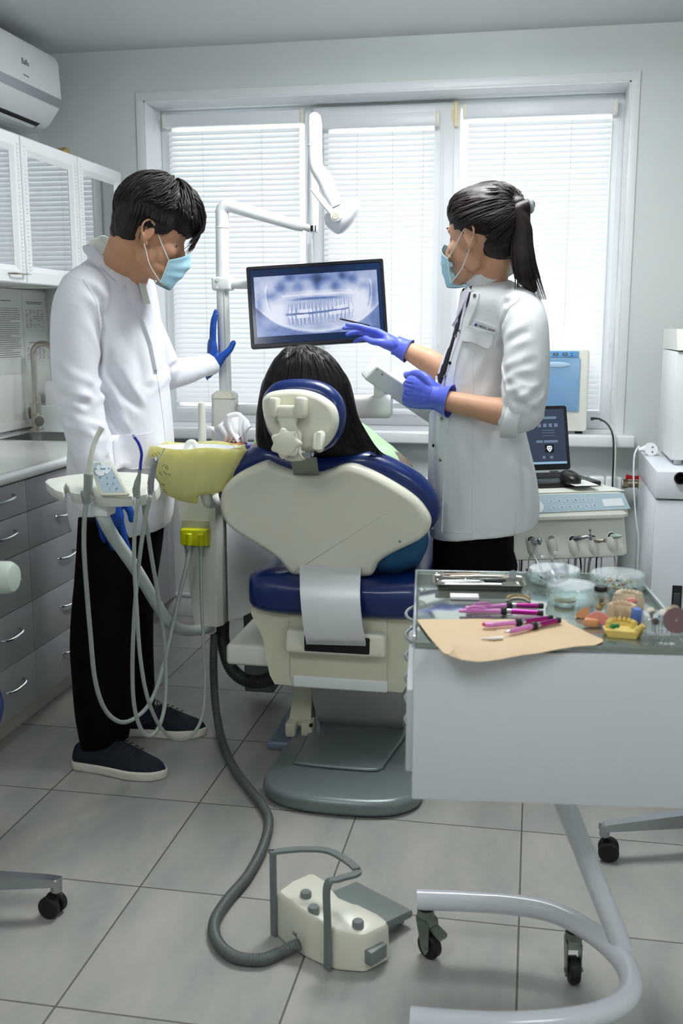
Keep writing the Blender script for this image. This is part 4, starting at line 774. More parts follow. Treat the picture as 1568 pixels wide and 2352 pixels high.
hose([(318,1143,2.405),(310,1200,2.40),(308,1290,2.40),(314,1400,2.41),(322,1510,2.44),(338,1600,2.48),(365,1665,2.54),(400,1698,2.60),(436,1692,2.66),(462,1652,2.73),(471,1580,2.81),(468,1490,2.89),(463,1390,2.97),(461,1300,3.02),(462,1262,3.035)], .0052, at_)
hose([(345,1140,2.41),(332,1200,2.42),(318,1300,2.43),(308,1420,2.46),(304,1530,2.48),(308,1620,2.5),(324,1675,2.53),(346,1690,2.56),(368,1662,2.6),(380,1600,2.64),(379,1500,2.66),(366,1390,2.62),(348,1280,2.55),(334,1190,2.48),(330,1160,2.45)], .0056, at_)
for px, w_ in ((434, .0115), (462, .0095)):
    MB().tube([P(px, 1248, Y=3.04), P(px, 1252, Y=3.037), P(px, 1268, Y=3.035), P(px, 1272 if px < 450 else 1280, Y=3.035)], [w_, w_, w_*.85, w_*.7], 16).build('hose_coupling', conn, at_)
MB().tube(smoothpath([P(232, 1172, Y=2.47), P(240, 1195, Y=2.47), P(262, 1235, Y=2.52), P(315, 1312, Y=2.64), P(358, 1385, Y=2.78), P(388, 1430, Y=2.88), P(420, 1447, Y=2.97), P(455, 1447, Y=3.04), P(482, 1441, Y=3.10)], 8), .0175, 20).build('support_arm', mat('arm_grey', '#bfc8c4', .3), at_)
MB().box(P(236, 1170, Y=2.475), (.05, .06, .03), .006).build('arm_bracket', white_plastic, at_)
q = P(484, 1440, Y=3.115); MB().cyl(q-V((0, 0, .022)), q+V((0, 0, .028)), .014, seg=18, bev=.002).build('arm_socket', white_plastic, at_)
# ================================================================ delivery unit (instruments, arm)
du = thing('delivery_unit', 'cream dental delivery unit with handpieces on a white swing arm, behind the woman', 'dental unit', (.1, 3.6, .55))
ua = R(20.6); ex = V((math.cos(ua), math.sin(ua), 0)); ey = V((-math.sin(ua), math.cos(ua), 0)); UO = V((.313, 3.552, .78))
UM = frame3(UO, ex, ey)
def uring(x, k=1): return [UM @ V((x*1.0, y, z)) for y, z in ((.42, .0), (.003, .0), (0, -.002), (-.042, -.072), (-.042, -.082), (-.012, -.092), (-.045, -.20), (-.045, -.213), (.03, -.235), (.42, -.10))]
ub = MB(); ub.loft([uring(-.60), uring(-.022), [UM @ V((-.0, y*.98+.002, z*.99-.001)) for y, z in ((.42, -.004), (.008, -.004), (.004, -.006), (-.034, -.072), (-.034, -.080), (-.008, -.090), (-.038, -.20), (-.038, -.210), (.03, -.23), (.42, -.10))]]); ub.build('unit_body', unit_w, du, angle=25, fixn=True)
tl_ = MB(); tl_.prism([(-.60, .0), (0, 0), (-.06, .40), (-.6, .40)], .004, .001, M=UM @ MX.Translation((0, 0, -.001))); tl_.build('top_rim', unit_w, du)
fp = Plane3(UM @ V((0, -.0215, -.037)), ex, ey*.042+V((0, 0, .070)))
def fpl(px, py): return fp.p(px, py)
pan_ = MB(); pan_.prism([fpl(*q) for q in ((1180,1138),(1431,1133),(1447,1169),(1180,1181))], .0012, 0, M=fp.M @ MX.Translation((0, 0, .001))); pnl = pan_.build('control_panel', panelm, du)
MB().prism([fpl(*q) for q in ((1381,1147),(1426,1145),(1433,1162),(1386,1164))], .0008, 0, M=fp.M @ MX.Translation((0, 0, .0023))).build('display_window', mat('button_white', '#dfe5ea', .4), pnl)
c = fpl(1233, 1164); MB().lathe([(.022, 0), (.022, .001), (.0005, .0011)], (c[0], c[1], .0022), 32, M=fp.M).build('button_ring', MATS['button_white'], pnl)
for k, (px, py) in enumerate([(1264,1152),(1283,1151),(1302,1150),(1321,1149),(1339,1149),(1358,1148),(1270,1167),(1289,1166),(1308,1165),(1327,1164),(1346,1163),(1365,1162)]):
    c = fpl(px, py); b_k = MB().prism(rrect(.022, .013, .003, 3, *c), .0006, 0, M=fp.M @ MX.Translation((0, 0, .0022))); b_k.m(1); icon(b_k, fp, px, py, .003, .0035, k+20); b_k.build('touch_key', [mat('key_blue', '#b4c5cf', .4), MATS['icon_dark']], pnl)
DF = Plane3(UM @ V((0, -.03, -.15)), ex, V((0, 0, 1)))       # z axis towards the camera
def dpt(px, py, z=0): return DF.M @ V((*DF.p(px, py), z))
for k, (px, py) in enumerate(((1218,1241),(1264,1238),(1313,1240),(1358,1238),(1402,1232))):
    hs_ = MB(); c = dpt(px, py, -.004); n_ = (DF.n*.9+V((0, 0, .1))).normalized()
    hs_.tube([c-n_*.01, c+n_*.010], [.020, .0165], 20).tube([dpt(px, py, .001), dpt(px+2, py+22, .008), dpt(px+6, py+38, .005)], [.018, .019, .012], 8)
    ho = hs_.build('instrument_holder', unit_w, du, angle=45)
    if k == 1:
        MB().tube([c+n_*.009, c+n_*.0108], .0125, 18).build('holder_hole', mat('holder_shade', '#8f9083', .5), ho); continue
    MB().tube([c+n_*.009, c+n_*.0108], .0128, 18).build('holder_hole', black, ho)
    if k == 0:
        i_ = MB(); i_.tube([c+n_*.01, dpt(1222, 1240, .03), dpt(1232, 1238, .035)], [.010, .011, .010], 14).ell(dpt(1229, 1236, .038), .009).ell(dpt(1230, 1243, .036), .006); i_.m(1).tube(smoothpath([dpt(1222, 1245, .04), dpt(1213, 1262, .045), dpt(1204, 1278, .045), dpt(1202, 1300, .045)], 5), .0018, 8)
        i_.build('air_water_syringe', [alu, chrome], du)
    elif k == 2: MB().tube([c+n_*.005, dpt(1322, 1232, .03), dpt(1336, 1227, .04), dpt(1342, 1228, .045)], [.0085, .0085, .006, .0055], 14).tube([dpt(1344, 1234, .045), dpt(1343, 1222, .045)], .0055, 12).tube([dpt(1343, 1222, .045), dpt(1343, 1213, .045)], .0016, 8).cyl(dpt(1342, 1214, .045), dpt(1342, 1210, .045), .003, .0045, 8).build('handpiece', alu, du)
    elif k == 3: MB().tube([c+n_*.005, dpt(1366, 1238, .03), dpt(1374, 1236, .04)], [.0085, .008, .005], 14).tube([dpt(1377, 1232, .04), dpt(1377, 1240, .04)], .0055, 12).build('handpiece', mat('handpiece_grey', '#a7a096', .35, .5), du)
    else: MB().tube([c+n_*.005, dpt(1409, 1228, .03), dpt(1413, 1226, .04), dpt(1415, 1225, .042)], [.009, .0075, .004, .003], 14).build('handpiece', mat('scaler_green', '#9db4a8', .35), du)
for k, (px, m2) in enumerate(((1186, conn), (1203, rubber), (1233, conn), (1246, rubber), (1327, conn), (1334, rubber), (1366, conn), (1377, rubber), (1413, mat('hose_cream', '#c9c3a6', .5)))):
    a = dpt(px, 1262, -.02); MB().tube(smoothpath([a, a+V((-.01+.01*(k % 3), .0, -.08)), a+V((-.02+.012*(k % 4), .02, -.22)), a+V((-.06, .09, -.3)), a+V((-.14, .16, -.22)), a+V((-.16, .18, -.12))], 6), .0045 if m2 is conn else .0028, 10).build('hose', m2, du, angle=180)
sB = P(846, 848, Y=3.06); eB = P(1118, 1036, Y=3.44); bd = (eB-sB).normalized(); bs = bd.cross(V((0, 1, 0))).normalized(); bm_ = MX(((bd.x, bs.cross(bd).x, bs.x, 0), (bd.y, bs.cross(bd).y, bs.y, 0), (bd.z, bs.cross(bd).z, bs.z, 0), (0, 0, 0, 1)))
MB().box((sB+eB)/2, ((eB-sB).length, .046, .058), .008, rot=bm_.to_3x3(), seg=3).build('swing_arm', white_plastic, du)
for px, py in ((865, 847), (877, 859)): c = P(864.5, 847.5, Y=3.050) if px == 865 else P(877, 859, Y=3.066); MB().cyl(c+V((0, .02, 0)), c-V((0, .003, 0)), .0045, seg=16).build('arm_bolt', brushed, du)
c = P(872, 896, Y=3.11); MB().cyl(c-V((0, 0, .02)), P(872, 862, Y=3.11), .0185, seg=24, bev=.002).m(1).cyl(P(872, 874, Y=3.11), P(872, 872, Y=3.11), .0188, seg=24).build('arm_pivot', [white_plastic, dgrey], du)
hb_ = MB(); L0, L1 = P(548, 941, Y=3.47), P(899, 932, Y=3.11)
hb_.loft([[p_+V((0, y_*w_, z_*h_)) for y_, z_ in rrect(1, 1, .25, 4)] for p_, w_, h_ in ((L0, .05, .036), (P(760, 938, Y=3.24), .055, .046), (P(815, 934, Y=3.17), .07, .07), (P(893, 932, Y=3.115), .07, .074), (L1, .055, .062))]); hb_.build('lower_arm', white_plastic, du, angle=50, fixn=True)
# laptop, mouse, paper
lt = thing('laptop', 'open black laptop with a dark screen standing on the delivery unit', 'laptop', (.05, 3.7, .784))
HR, FRR = V((.139, 3.861, .7845)), V((.243, 3.626, .7845)); ld = (FRR-HR).normalized(); lw = V((ld.y, -ld.x, 0)); LW_ = .345
LM = frame3(HR, -lw, -ld)                                   # x to the right, y to the back, origin hinge right
MB().prism([(v[0], v[1]) for v in rrect(LW_, .255, .012, 4, -LW_/2, -.1275)], .016, .004, M=LM).build('laptop_base', black, lt)
ky = MB()
for r_ in range(5):
    for c_ in range(14): ky.ab((-.032-c_*.0195, -.045-r_*.0195, .0158), (-.016-c_*.0195, -.029-r_*.0195, .0176), .001, 1, M=LM)
ky.build('keyboard', mat('key_black', '#1c1f22', .5), lt); MB().ab((-.22, -.235, .0158), (-.12, -.16, .0166), M=LM).build('touchpad', dgrey, lt)
SM = LM @ MX.Translation((0, -.005, .018)) @ MX.Rotation(R(76), 4, 'X')
MB().prism(rrect(LW_, .238, .01, 4, -LW_/2, .125), .007, .002, M=SM @ MX.Translation((0, 0, -.003))).build('laptop_lid', black, lt)
MB().tube([LM @ V((-.05, -.003, .014)), LM @ V((-.08, -.003, .014))], .007, 12).tube([LM @ V((-.27, -.003, .014)), LM @ V((-.30, -.003, .014))], .007, 12).build('laptop_hinge', dgrey, lt)
ls = MB().ab((-LW_+.014, .028, .0041), (-.014, .232, .0046), M=SM).build('laptop_screen', mat('laptop_screen', '#2b3444', .15, emit=.45), lt)
li = MB(); g_ = lambda x0, y0, x1, y1, z=.0048: li.ab((x0, y0, z), (x1, y1, z+.0002), M=SM)
g_(-.331, .028, -.014, .036); li.m(1)
for k in range(7): g_(-.055-k*.022, .165, -.042-k*.022, .178)
g_(-.10, .195, -.045, .204); g_(-.13, .107, -.105, .116); g_(-.10, .107, -.045, .116); g_(-.08, .048, -.068, .058); g_(-.11, .048, -.098, .058)
for y_ in (.132, .143, .152): g_(-.105, y_, -.055, y_+.0015)
li.m(2); g_(-.098, .070, -.062, .100); li.m(3); li.prism([(-.088, .095), (-.072, .095), (-.069, .086), (-.074, .078), (-.078, .073), (-.082, .073), (-.086, .078), (-.091, .086)], .0002, M=SM @ MX.Translation((0, 0, .0051)))
li.m(2); g_(-.086, .086, -.082, .090, .0054); g_(-.078, .086, -.074, .090, .0054); g_(-.083, .079, -.077, .082, .0054)
li.build('screen_contents', [mat('taskbar', '#7f9db8', .3, emit=.5), mat('screen_mark', '#5a6678', .3, emit=.5), mat('screen_black', '#0a0c10', .3), mat('screen_skull', '#c3c9cf', .3, emit=.6)], ls)
pap = P(1318, 1112, Z=.801); ms_ = P(1308, 1104, Z=.806)
o = MB().box((pap.x+.02, pap.y+.03, .8012), (.085, .13, .001), rot=(0, 0, ua)).build('paper_sheet', mat('paper', '#dcdfda', .5)); tag(o, 'white sheet lying under the black mouse on the laptop base', 'paper')
mo_ = thing('computer_mouse', 'black computer mouse lying on the right corner of the laptop', 'mouse', (ms_.x, ms_.y, .802))
mb_ = MB(); mb_.loft([[LM.to_3x3() @ V((math.cos(a)*.031*k*(1-.12*math.sin(a)), math.sin(a)*.054*k, 0))*1+V((ms_.x, ms_.y, z+(.004*math.sin(a) if k < .95 else 0))) for a in np.linspace(0, 2*PI, 29)[:-1]] for k, z in ((.94, .8022), (1, .807), (1, .815), (.93, .825), (.75, .833), (.45, .838), (.1, .8395))]); mb_.build('mouse_body', black, mo_, angle=60, fixn=True)
MB().tube([LM.to_3x3() @ V((0, .02, 0))+V((ms_.x, ms_.y, .838)), LM.to_3x3() @ V((0, .034, 0))+V((ms_.x, ms_.y, .836))], .003, 8).build('scroll_wheel', dgrey, mo_)
# ================================================================ right side
zs = WZ0+.0032
sx1 = P(1350, 900, Y=4.36).x; sx0_ = sx1-.27; sz1 = P(1350, 803, Y=4.36).z
se = thing('handpiece_cleaner', 'cream and light blue tabletop cleaning machine on the window sill', 'machine', (sx1-.135, 4.44, zs))
MB().prism(rrect(sx1-sx0_, sz1-zs-.012, .012, 4, (sx0_+sx1)/2, (sz1+zs+.012)/2), .17, .006, M=frame3(V((0, 4.53, 0)), (1, 0, 0), (0, 0, 1))).build('housing', mat('machine_cream', '#e8e9dd', .3), se)
for x in (sx0_+.03, sx1-.03): MB().ab((x-.015, 4.38, zs), (x+.015, 4.41, zs+.0125)).build('foot', rubber, se)
yf_ = 4.358; bA = P(1255, 806, Y=yf_); bB = P(1329, 821, Y=yf_)
dsp_ = MB().ab((sx0_+.015, yf_-.004, bB.z), (bB.x, yf_+.01, P(1300, 806, Y=yf_).z), .002).build('display_strip', mat('strip_blue', '#6fa9dc', .3), se)
for k, px in enumerate((1256, 1276, 1297)):
    a = P(px-6, 817, Y=yf_-.0045); MB().ab((a.x, yf_-.0052, a.z), (a.x+.020, yf_-.004, a.z+.012)).build('digit_window', mat('digit_grey', '#4f5a66', .3), dsp_)
    text_obj('88', .010, 'digits', mat('digit_light', '#aeb9c2', .4), dsp_, frame3((a.x+.010, yf_-.0056, a.z+.006), (1, 0, 0), (0, 0, 1)))
for py in (812, 817): a = P(1313, py, Y=yf_-.005); MB().ell(a, (.004, .002, .0025)).build('button', mat('button_navy', '#3b5fa8', .3), dsp_)
wa = P(1240, 943, Y=yf_); wb_ = P(1336, 822, Y=yf_)
dm = bpy.data.materials.new('blue_door'); dm.use_nodes = True; nt = dm.node_tree; b = nt.nodes['Principled BSDF']; b.inputs['Base Color'].default_value = lin('#a5cdec'); b.inputs['Roughness'].default_value = .18; tb2 = nt.nodes.new('ShaderNodeBsdfTransparent'); tb2.inputs[0].default_value = lin('#cfe8fa'); ms2 = nt.nodes.new('ShaderNodeMixShader'); ms2.inputs[0].default_value = .45; nt.links.new(b.outputs[0], ms2.inputs[1]); nt.links.new(tb2.outputs[0], ms2.inputs[2]); nt.links.new(ms2.outputs[0], nt.nodes['Material Output'].inputs[0])
dr_ = MB().prism(rrect(wb_.x-sx0_-.02, wb_.z-wa.z, .008, 4, (wb_.x+sx0_+.01)/2, (wb_.z+wa.z)/2), .006, .002, M=frame3(V((0, yf_-.001, 0)), (1, 0, 0), (0, 0, 1))).build('blue_door', dm, se)
MB().ell(((wb_.x+sx0_)/2+.02, yf_-.007, wb_.z-.028), (.055, .004, .012)).build('door_grip', mat('grip_blue', '#b5d3ec', .3), dr_)
rk = MB().ab((sx0_+.02, yf_-.0008, wa.z+.01), (wb_.x-.01, yf_, wb_.z-.01))
rk.build('chamber_back', mat('chamber_backlit_blue', '#d2e8f8', .5), se)  # blue lightened in the colour itself, standing in for light from behind
rk = MB()
for k in range(9): x = sx0_+.04+k*.022; rk.tube([(x, yf_-.0012, wa.z+.06), (x, yf_-.0012, wb_.z-.065)], .0011, 6)
rk.tube([(sx0_+.03, yf_-.0012, wb_.z-.062), (wb_.x-.02, yf_-.0012, wb_.z-.062)], .0015, 6); rk.build('rack', mat('rack_light', '#dfe9f2', .4), se)
# cable and clear hose of the cleaner
cbm = mat('cable_black', '#1a2528', .4)
MB().tube([P(1356, 962, Y=4.40), P(1364, 961, Y=4.40)], [.0075, .0065], 12).tube([P(1364, 961, Y=4.40), P(1377, 962, Y=4.39)], [.005, .004], 12).build('plug', cbm, se)
MB().tube(smoothpath([P(1376, 962, Y=4.39), P(1390, 970, Y=4.36), P(1402, 986, Y=4.30), P(1408, 1010, Y=4.29), P(1408, 1060, Y=4.28), P(1406, 1115, Y=4.27), P(1408, 1200, Y=4.30)], 7), .0036, 10).build('power_cable', cbm, se, angle=180)
MB().tube(smoothpath([P(1378, 966, Y=4.40), P(1398, 972, Y=4.36), P(1410, 990, Y=4.30), P(1413, 1030, Y=4.285), P(1411, 1110, Y=4.27), P(1412, 1200, Y=4.30)], 7), .003, 10).build('drain_tube', mat('clear_tube', '#d9ddd3', .2), se, angle=180)
# radiator and valve
rd = thing('radiator', 'white sectional radiator under the window sill', 'radiator', (-.1, 4.34, .1))
rx0 = P(978, 1105, Y=4.31).x; rx1 = P(1428, 1105, Y=4.31).x; rzt = P(1400, 1095, Y=4.31).z
n_ = 12; wd = (rx1-rx0)/n_
for k in range(n_): x = rx0+k*wd; MB().ab((x+.0015, 4.30, .12), (x+wd-.0015, 4.375, rzt), .010, 3).build('radiator_section', white_gloss, rd)
vv = P(1455, 1112, Y=4.33); vx0 = P(1430, 1112, Y=4.33).x; vx1 = P(1474, 1112, Y=4.33).x; brass = mat('brass_nickel', '#a79b80', .3, .9)
MB().cyl((rx1-.004, 4.335, vv.z), (vx0+.004, 4.335, vv.z), .016, seg=20).build('radiator_plug', white_gloss, rd)
MB().cyl((vx0, 4.335, vv.z), (vx0+.02, 4.335, vv.z), .019, seg=6).cyl((vx0+.02, 4.335, vv.z), (vx1-.018, 4.335, vv.z), .015, seg=20).cyl((vx1-.018, 4.335, vv.z), (vx1, 4.335, vv.z), .018, seg=6).cyl((vv.x, 4.335, vv.z), (vv.x, 4.335, vv.z+.024), .008, seg=12).build('valve_body', brass, rd, angle=30)
c = V((vv.x+.002, 4.335, vv.z+.028)); MB().loft([[c+V((x, y, z)) for x, y, z in r_] for r_ in ([(-.034, -.006, .012), (-.034, .006, .012), (-.036, .006, -.008), (-.036, -.006, -.008)], [(-.012, -.006, .006), (-.012, .006, .006), (-.008, .006, -.008), (-.008, -.006, -.008)], [(.012, -.006, .006), (.012, .006, .006), (.008, .006, -.008), (.008, -.006, -.008)], [(.034, -.006, .012), (.034, .006, .012), (.036, .006, -.008), (.036, -.006, -.008)])]).build('valve_handle', mat('valve_red', '#b01620', .3), rd, angle=30)
MB().cyl((vx1, 4.335, vv.z), (.62, 4.335, vv.z), .0125, seg=18).build('pipe', trimm, rd)
# white floor cabinet with gauge
ca = thing('white_cabinet', 'white enamelled floor cabinet with a round pressure gauge at the right edge', 'cabinet', (.68, 3.85, 0))
cx0, cy0, cz1 = .414, 3.565, .85; enam = mat('white_enamel', '#dfe3ea', .25, coat=.2)
MB().ab((cx0+.003, cy0+.02, 0), (.96, 4.16, cz1-.098), .004).build('body', enam, ca)
MB().ab((cx0+.002, cy0, .02), (.965, cy0+.02, cz1-.1), .003).build('door', enam, ca)
MB().ab((cx0-.001, cy0-.006, cz1-.095), (.968, 4.165, cz1), .006).build('top_panel', enam, ca)
g = P(1562, 1098, Y=cy0-.008); MB().lathe([(.002, .004), (.0165, .004), (.0165, .009), (.0205, .009), (.021, .006), (.021, 0)], g, 32, axis=(0, -1, 0)).build('gauge_rim', black, ca)
gf = MB().lathe([(.001, .0045), (.0165, .0045)], g, 32, axis=(0, -1, 0)).build('gauge_face', mat('gauge_face', '#e5e6e2', .3), ca); gn = MB().tube([g+V((-.012, -.0062, -.004)), g+V((.010, -.0062, .004))], [.0008, .0012], 6)
for k in range(11): a_ = R(220-k*26); gn.tube([g+V((.0125*math.cos(a_), -.006, .0125*math.sin(a_))), g+V((.0150*math.cos(a_), -.006, .0150*math.sin(a_)))], .0005, 4)
gn.build('gauge_needle', black, gf)
a = P(1540, 1408, Y=cy0); b = P(1566, 1345, Y=cy0); lk = MB().ab((a.x, cy0-.006, a.z), (b.x, cy0+.001, b.z), .002).build('latch_plate', black, ca)
MB().box(((a.x+b.x)/2, cy0-.007, (a.z+b.z)/2), (.022, .006, .05), .0028).build('latch_button', dgrey, lk)
# autoclave on it
al = thing('autoclave', 'white boxy autoclave standing on the white floor cabinet', 'autoclave', (.7, 3.9, cz1))
c = P(1540, 1049, Y=3.72); az0, az1, ax0 = cz1+.018, P(1540, 806, Y=3.72).z, c.x; yb_a = 4.12
MB().ab((ax0, 3.724, az0), (ax0+.42, yb_a, az1-.002), .003).build('body', white_paint, al); MB().ab((ax0, 3.708, az0+.003), (ax0+.42, 3.722, az1-.003), .003).build('door', white_paint, al)
hd_ = MB(); zt_ = P(1540, 756, Y=3.74).z; hd_.loft([[V((x, y, z)) for y, z in ((3.70, az1+.002), (3.705, az1+.012), (3.745, zt_), (yb_a, zt_), (yb_a, az1+.002))] for x in (ax0-.001, ax0+.42)]); hd_.build('control_head', unit_w, al, angle=25, fixn=True)
pl_ = Plane3(V((ax0, 3.7045, az1+.012)), (1, 0, 0), (0, .04, zt_-az1-.012)); MB().prism(rrect(.3, .05, .004, 3, .17, .036), .001, 0, M=pl_.M @ MX.Translation((0, 0, .0005))).build('display_panel', mat('panel_grey', '#b9c0c2', .3), al)
tx = MB()
for k in range(3): tx.prism(rrect(.016, .007, .002, 2, .04+.0*k, .052-.014*k), .0006, 0, M=pl_.M @ MX.Translation((0, 0, .0016)))
tx.build('panel_keys', mat('key_outline', '#8f989c', .4), al)
for x in (ax0+.03, ax0+.38):
    for y in (3.76, 4.05): MB().cyl((x, y, cz1+.0005), (x, y, az0), .014, seg=16).build('foot', white_plastic, al)
# socket block with cable
so = thing('extension_socket', 'round white extension socket lying on the cabinet beside the autoclave', 'socket', P(1495, 1018, Y=4.0))
c = V((P(1495, 1018, Y=4.0).x, 4.0, cz1+.024)); MB().tube([c+V((.0, -.02, 0)), c+V((0, .018, 0))], [.0235, .0235], 28).tube([c+V((-.018, 0, 0)), c+V((-.045, 0, -.004))], [.014, .006], 14).build('socket_body', white_gloss, so)
MB().cyl(c+V((.004, -.0195, .009)), c+V((.004, -.0215, .009)), .003, seg=10).cyl(c+V((.004, -.0195, -.009)), c+V((.004, -.0215, -.009)), .003, seg=10).build('socket_holes', dgrey, so)
MB().tube(smoothpath([c+V((-.043, 0, -.004)), P(1466, 1026, Y=4.0), P(1456, 1050, Y=3.98), P(1455, 1120, Y=3.97), P(1460, 1190, Y=3.97), P(1466, 1240, Y=3.97), P(1464, 1300, Y=3.98), P(1462, 1400, Y=4.0)], 6), .0032, 10).build('cable', trimm, so, angle=180)
# ================================================================ stools
def stool(cx_, cy_, a0, rad, label, seat_r, seat_z, arm):
    t = thing('rolling_stool', label, 'stool', (cx_, cy_, 0))
    for k in range(5):
        a = a0+k*2*PI/5; d = V((math.cos(a), math.sin(a), 0)); c = V((cx_, cy_, 0)); e = c+d*rad; sdw = V((-d.y, d.x, 0))
        lg = MB(); lg.loft([[p_+sdw*w_*s_+V((0, 0, z_)) for s_, z_ in ((-1, zb3), (1, zb3), (.8, zt3), (-.8, zt3))] for p_, w_, zb3, zt3 in ((c+d*.03, .028, .075, .125), (c+d*rad*.5, .02, .078, .112), (e-d*.02, .016, .078, .097), (e+d*.012, .013, .078, .092))]).cyl(e+V((0, 0, .06)), e+V((0, 0, .094)), .013, seg=14, bev=.002)
        L_ = lg.build('leg', alu, t, angle=35, fixn=True)
        wf_ = random.uniform(0, 6); wd_ = V((math.cos(a+1.2), math.sin(a+1.2), 0)); c_ = MB(); q = e+V((0, 0, .026))+V((-wd_.y, wd_.x, 0))*.012
        for s_ in (-1, 1): c_.cyl(q+wd_*s_*.006, q+wd_*s_*.023, .026, seg=24, bev=.003)
        c_.box(q+V((0, 0, .012)), (.03, .03, .034), .012).cyl(e+V((0, 0, .04)), e+V((0, 0, .07)), .006, seg=10); c_.build('caster', rubber, L_, angle=40)
    MB().cyl((cx_, cy_, .07), (cx_, cy_, .14), .034, seg=20, bev=.004).cyl((cx_, cy_, .13), (cx_, cy_, .3), .025, seg=20).m(1).cyl((cx_, cy_, .3), (cx_, cy_, seat_z-.05), .014, seg=16).build('column', [black, chrome], t)
    MB().lathe([(.01, -.05), (seat_r*.8, -.05), (seat_r*.97, -.04), (seat_r, -.01), (seat_r*.97, .022), (seat_r*.85, .034), (.01, .036)], (cx_, cy_, seat_z), 48).build('seat', blue_v, t, angle=60)
    if arm:
        MB().tube([arm+V((-.02, 0, 0)), arm+V((-.018, 0, 0)), arm+V((0, 0, 0)), arm+V((.02, 0, 0)), arm+V((.03, 0, 0)), arm+V((.034, 0, 0))], [.02, .03, .034, .034, .028, .012], 20, flat=1).build('armrest', mat('armrest_green', '#bcc9bd', .35), t)
        MB().tube(smoothpath([arm, arm+V((-.06, 0, -.03)), arm+V((-.09, 0, -.12)), V((cx_+.06, cy_, seat_z-.02))], 5), .009, 10).build('armrest_rod', chrome, t)
stool(-1.37, 1.91, R(14), .345, 'rolling stool with blue round seat at the left picture edge', .245, .50, P(2, 1326, Y=1.9))
stool(.615, 2.62, R(198), .425, 'rolling stool with aluminium star base behind the instrument trolley', .19, .55, None)
# ================================================================ trolley
TA = R(6); tx_ = V((math.cos(TA), math.sin(TA), 0)); ty_ = V((-math.sin(TA), math.cos(TA), 0)); TO = V((-.186, 1.690, 0)); TM = frame3(TO, tx_, ty_); TW, TD, TZ = .462, .475, .80
tr_ = thing('trolley', 'white instrument trolley with steel top and curved tube base in the foreground', 'trolley', TO+tx_*.2+ty_*.2)
pan_w = mat('trolley_white', '#d7dbe0', .32)
MB().ab((0.002, .006, .54), (TW-.002, TD, TZ-.02), .002, M=TM).build('cabinet', pan_w, tr_)
MB().ab((-.004, -.012, .512), (TW+.003, .006, TZ-.0135), .0035, M=TM).build('front_panel', pan_w, tr_)
MB().ab((-.016, .03, .545), (-.001, TD-.05, .70), .003, M=TM).build('drawer', pan_w, tr_)
MB().ab((0, -.006, TZ-.0125), (TW, TD+.003, TZ-.0005), .001, M=TM).build('top_plate', mat('top_glass', '#a5aea6', .08, .75), tr_)
rm = MB(); z0_, z1_ = TZ-.012, TZ+.009
rm.ab((-.006, -.004, z0_), (-.0005, TD+.006, z1_), .001, M=TM).ab((TW+.0005, -.004, z0_), (TW+.006, TD+.006, z1_), .001, M=TM).ab((-.0055, TD+.0035, z0_+.0003), (TW+.0055, TD+.009, z1_-.0003), .001, M=TM)
rm.build('top_rim', mat('rim_bright', '#cfd6d6', .15, .8), tr_)
tubem2 = mat('tube_white', '#dcdfe6', .18, coat=.4)
bpth = [P(x, y, Z=.13) for x, y in ((957,2066),(1060,2070),(1180,2078),(1275,2098),(1355,2140),(1415,2190),(1446,2240),(1440,2290),(1385,2325),(1290,2345),(1160,2353),(1040,2348),(942,2340))]
bt_o = MB().tube(smoothpath(bpth, 8), .0215, 24).build('base_tube', tubem2, tr_, angle=60)
pt_ = V((.205, 1.885, .135)); MB().tube([pt_, pt_+(V((.0305, 1.915, .545))-pt_)], .0205, 24).build('column', tubem2, tr_, angle=60)
def caster_t(q, ang, lever):
    top = V((q.x, q.y, .11)); d = V((math.cos(ang), math.sin(ang), 0)); n_ = V((-d.y, d.x, 0)); w_ = V((q.x, q.y, .0285))+d*.012
    c_ = MB(); c_.cyl(top-V((0, 0, .002)), top-V((0, 0, .016)), .017, .019, seg=20).loft([[top+V((0, 0, -.016))+d*a_+n_*b2 for a_, b2 in ((-.016, -.014), (.016, -.014), (.016, .014), (-.016, .014))], [top+V((0, 0, -.03))+d*a_+n_*b2 for a_, b2 in ((-.014, -.015), (.024, -.015), (.024, .015), (-.014, .015))]])
    for s_ in (-1, 1): c_.prism([(-.014, .03), (.022, .03), (.022, -.035), (.012, -.048), (.002, -.035)], .0022, 0, M=frame3(top+n_*s_*.0145+V((0, 0, -.05)), d, (0, 0, 1)))
    c_.cyl(w_-n_*.019, w_+n_*.019, .005, seg=10)
    if lever: c_.loft([[top+d*(.02+a_)+n_*b2+V((0, 0, z)) for b2, z in ((-.012, -.03-a_*.4), (.012, -.03-a_*.4), (.012, -.036-a_*.5), (-.012, -.036-a_*.5))] for a_ in (0, .03)])
    f_ = c_.build('caster_fork', mat('zinc', '#7f8a7f', .35, .8), tr_, angle=35, fixn=True)
    MB().cyl(w_-n_*.011, w_+n_*.011, .028, seg=32, bev=.004).build('wheel', rubber, f_)
caster_t(P(978, 2066, Z=.13), R(-35), 1); caster_t(P(1318, 2116, Z=.13), R(-80), 0)
q1_ = bpth[-1]+V((.06, 0, 0)); caster_t(q1_, R(200), 0); caster_t(bpth[8]-V((.02, .0, 0)), R(250), 0)
hx_ = []
for k in range(0, 200):
    t = k/199; a = t*2*PI*6.3; base = P(953, 1385, Y=2.02).lerp(P(950, 1690, Y=1.97), t); rr_ = .0225; hx_.append(base+V((math.cos(a)*rr_+.004, math.sin(a)*rr_, 0)))
MB().tube([P(975, 1350, Y=2.05)]+hx_, .0032, 8).build('coiled_cord', mat('cord_grey', '#8d979b', .3), tr_, angle=180)

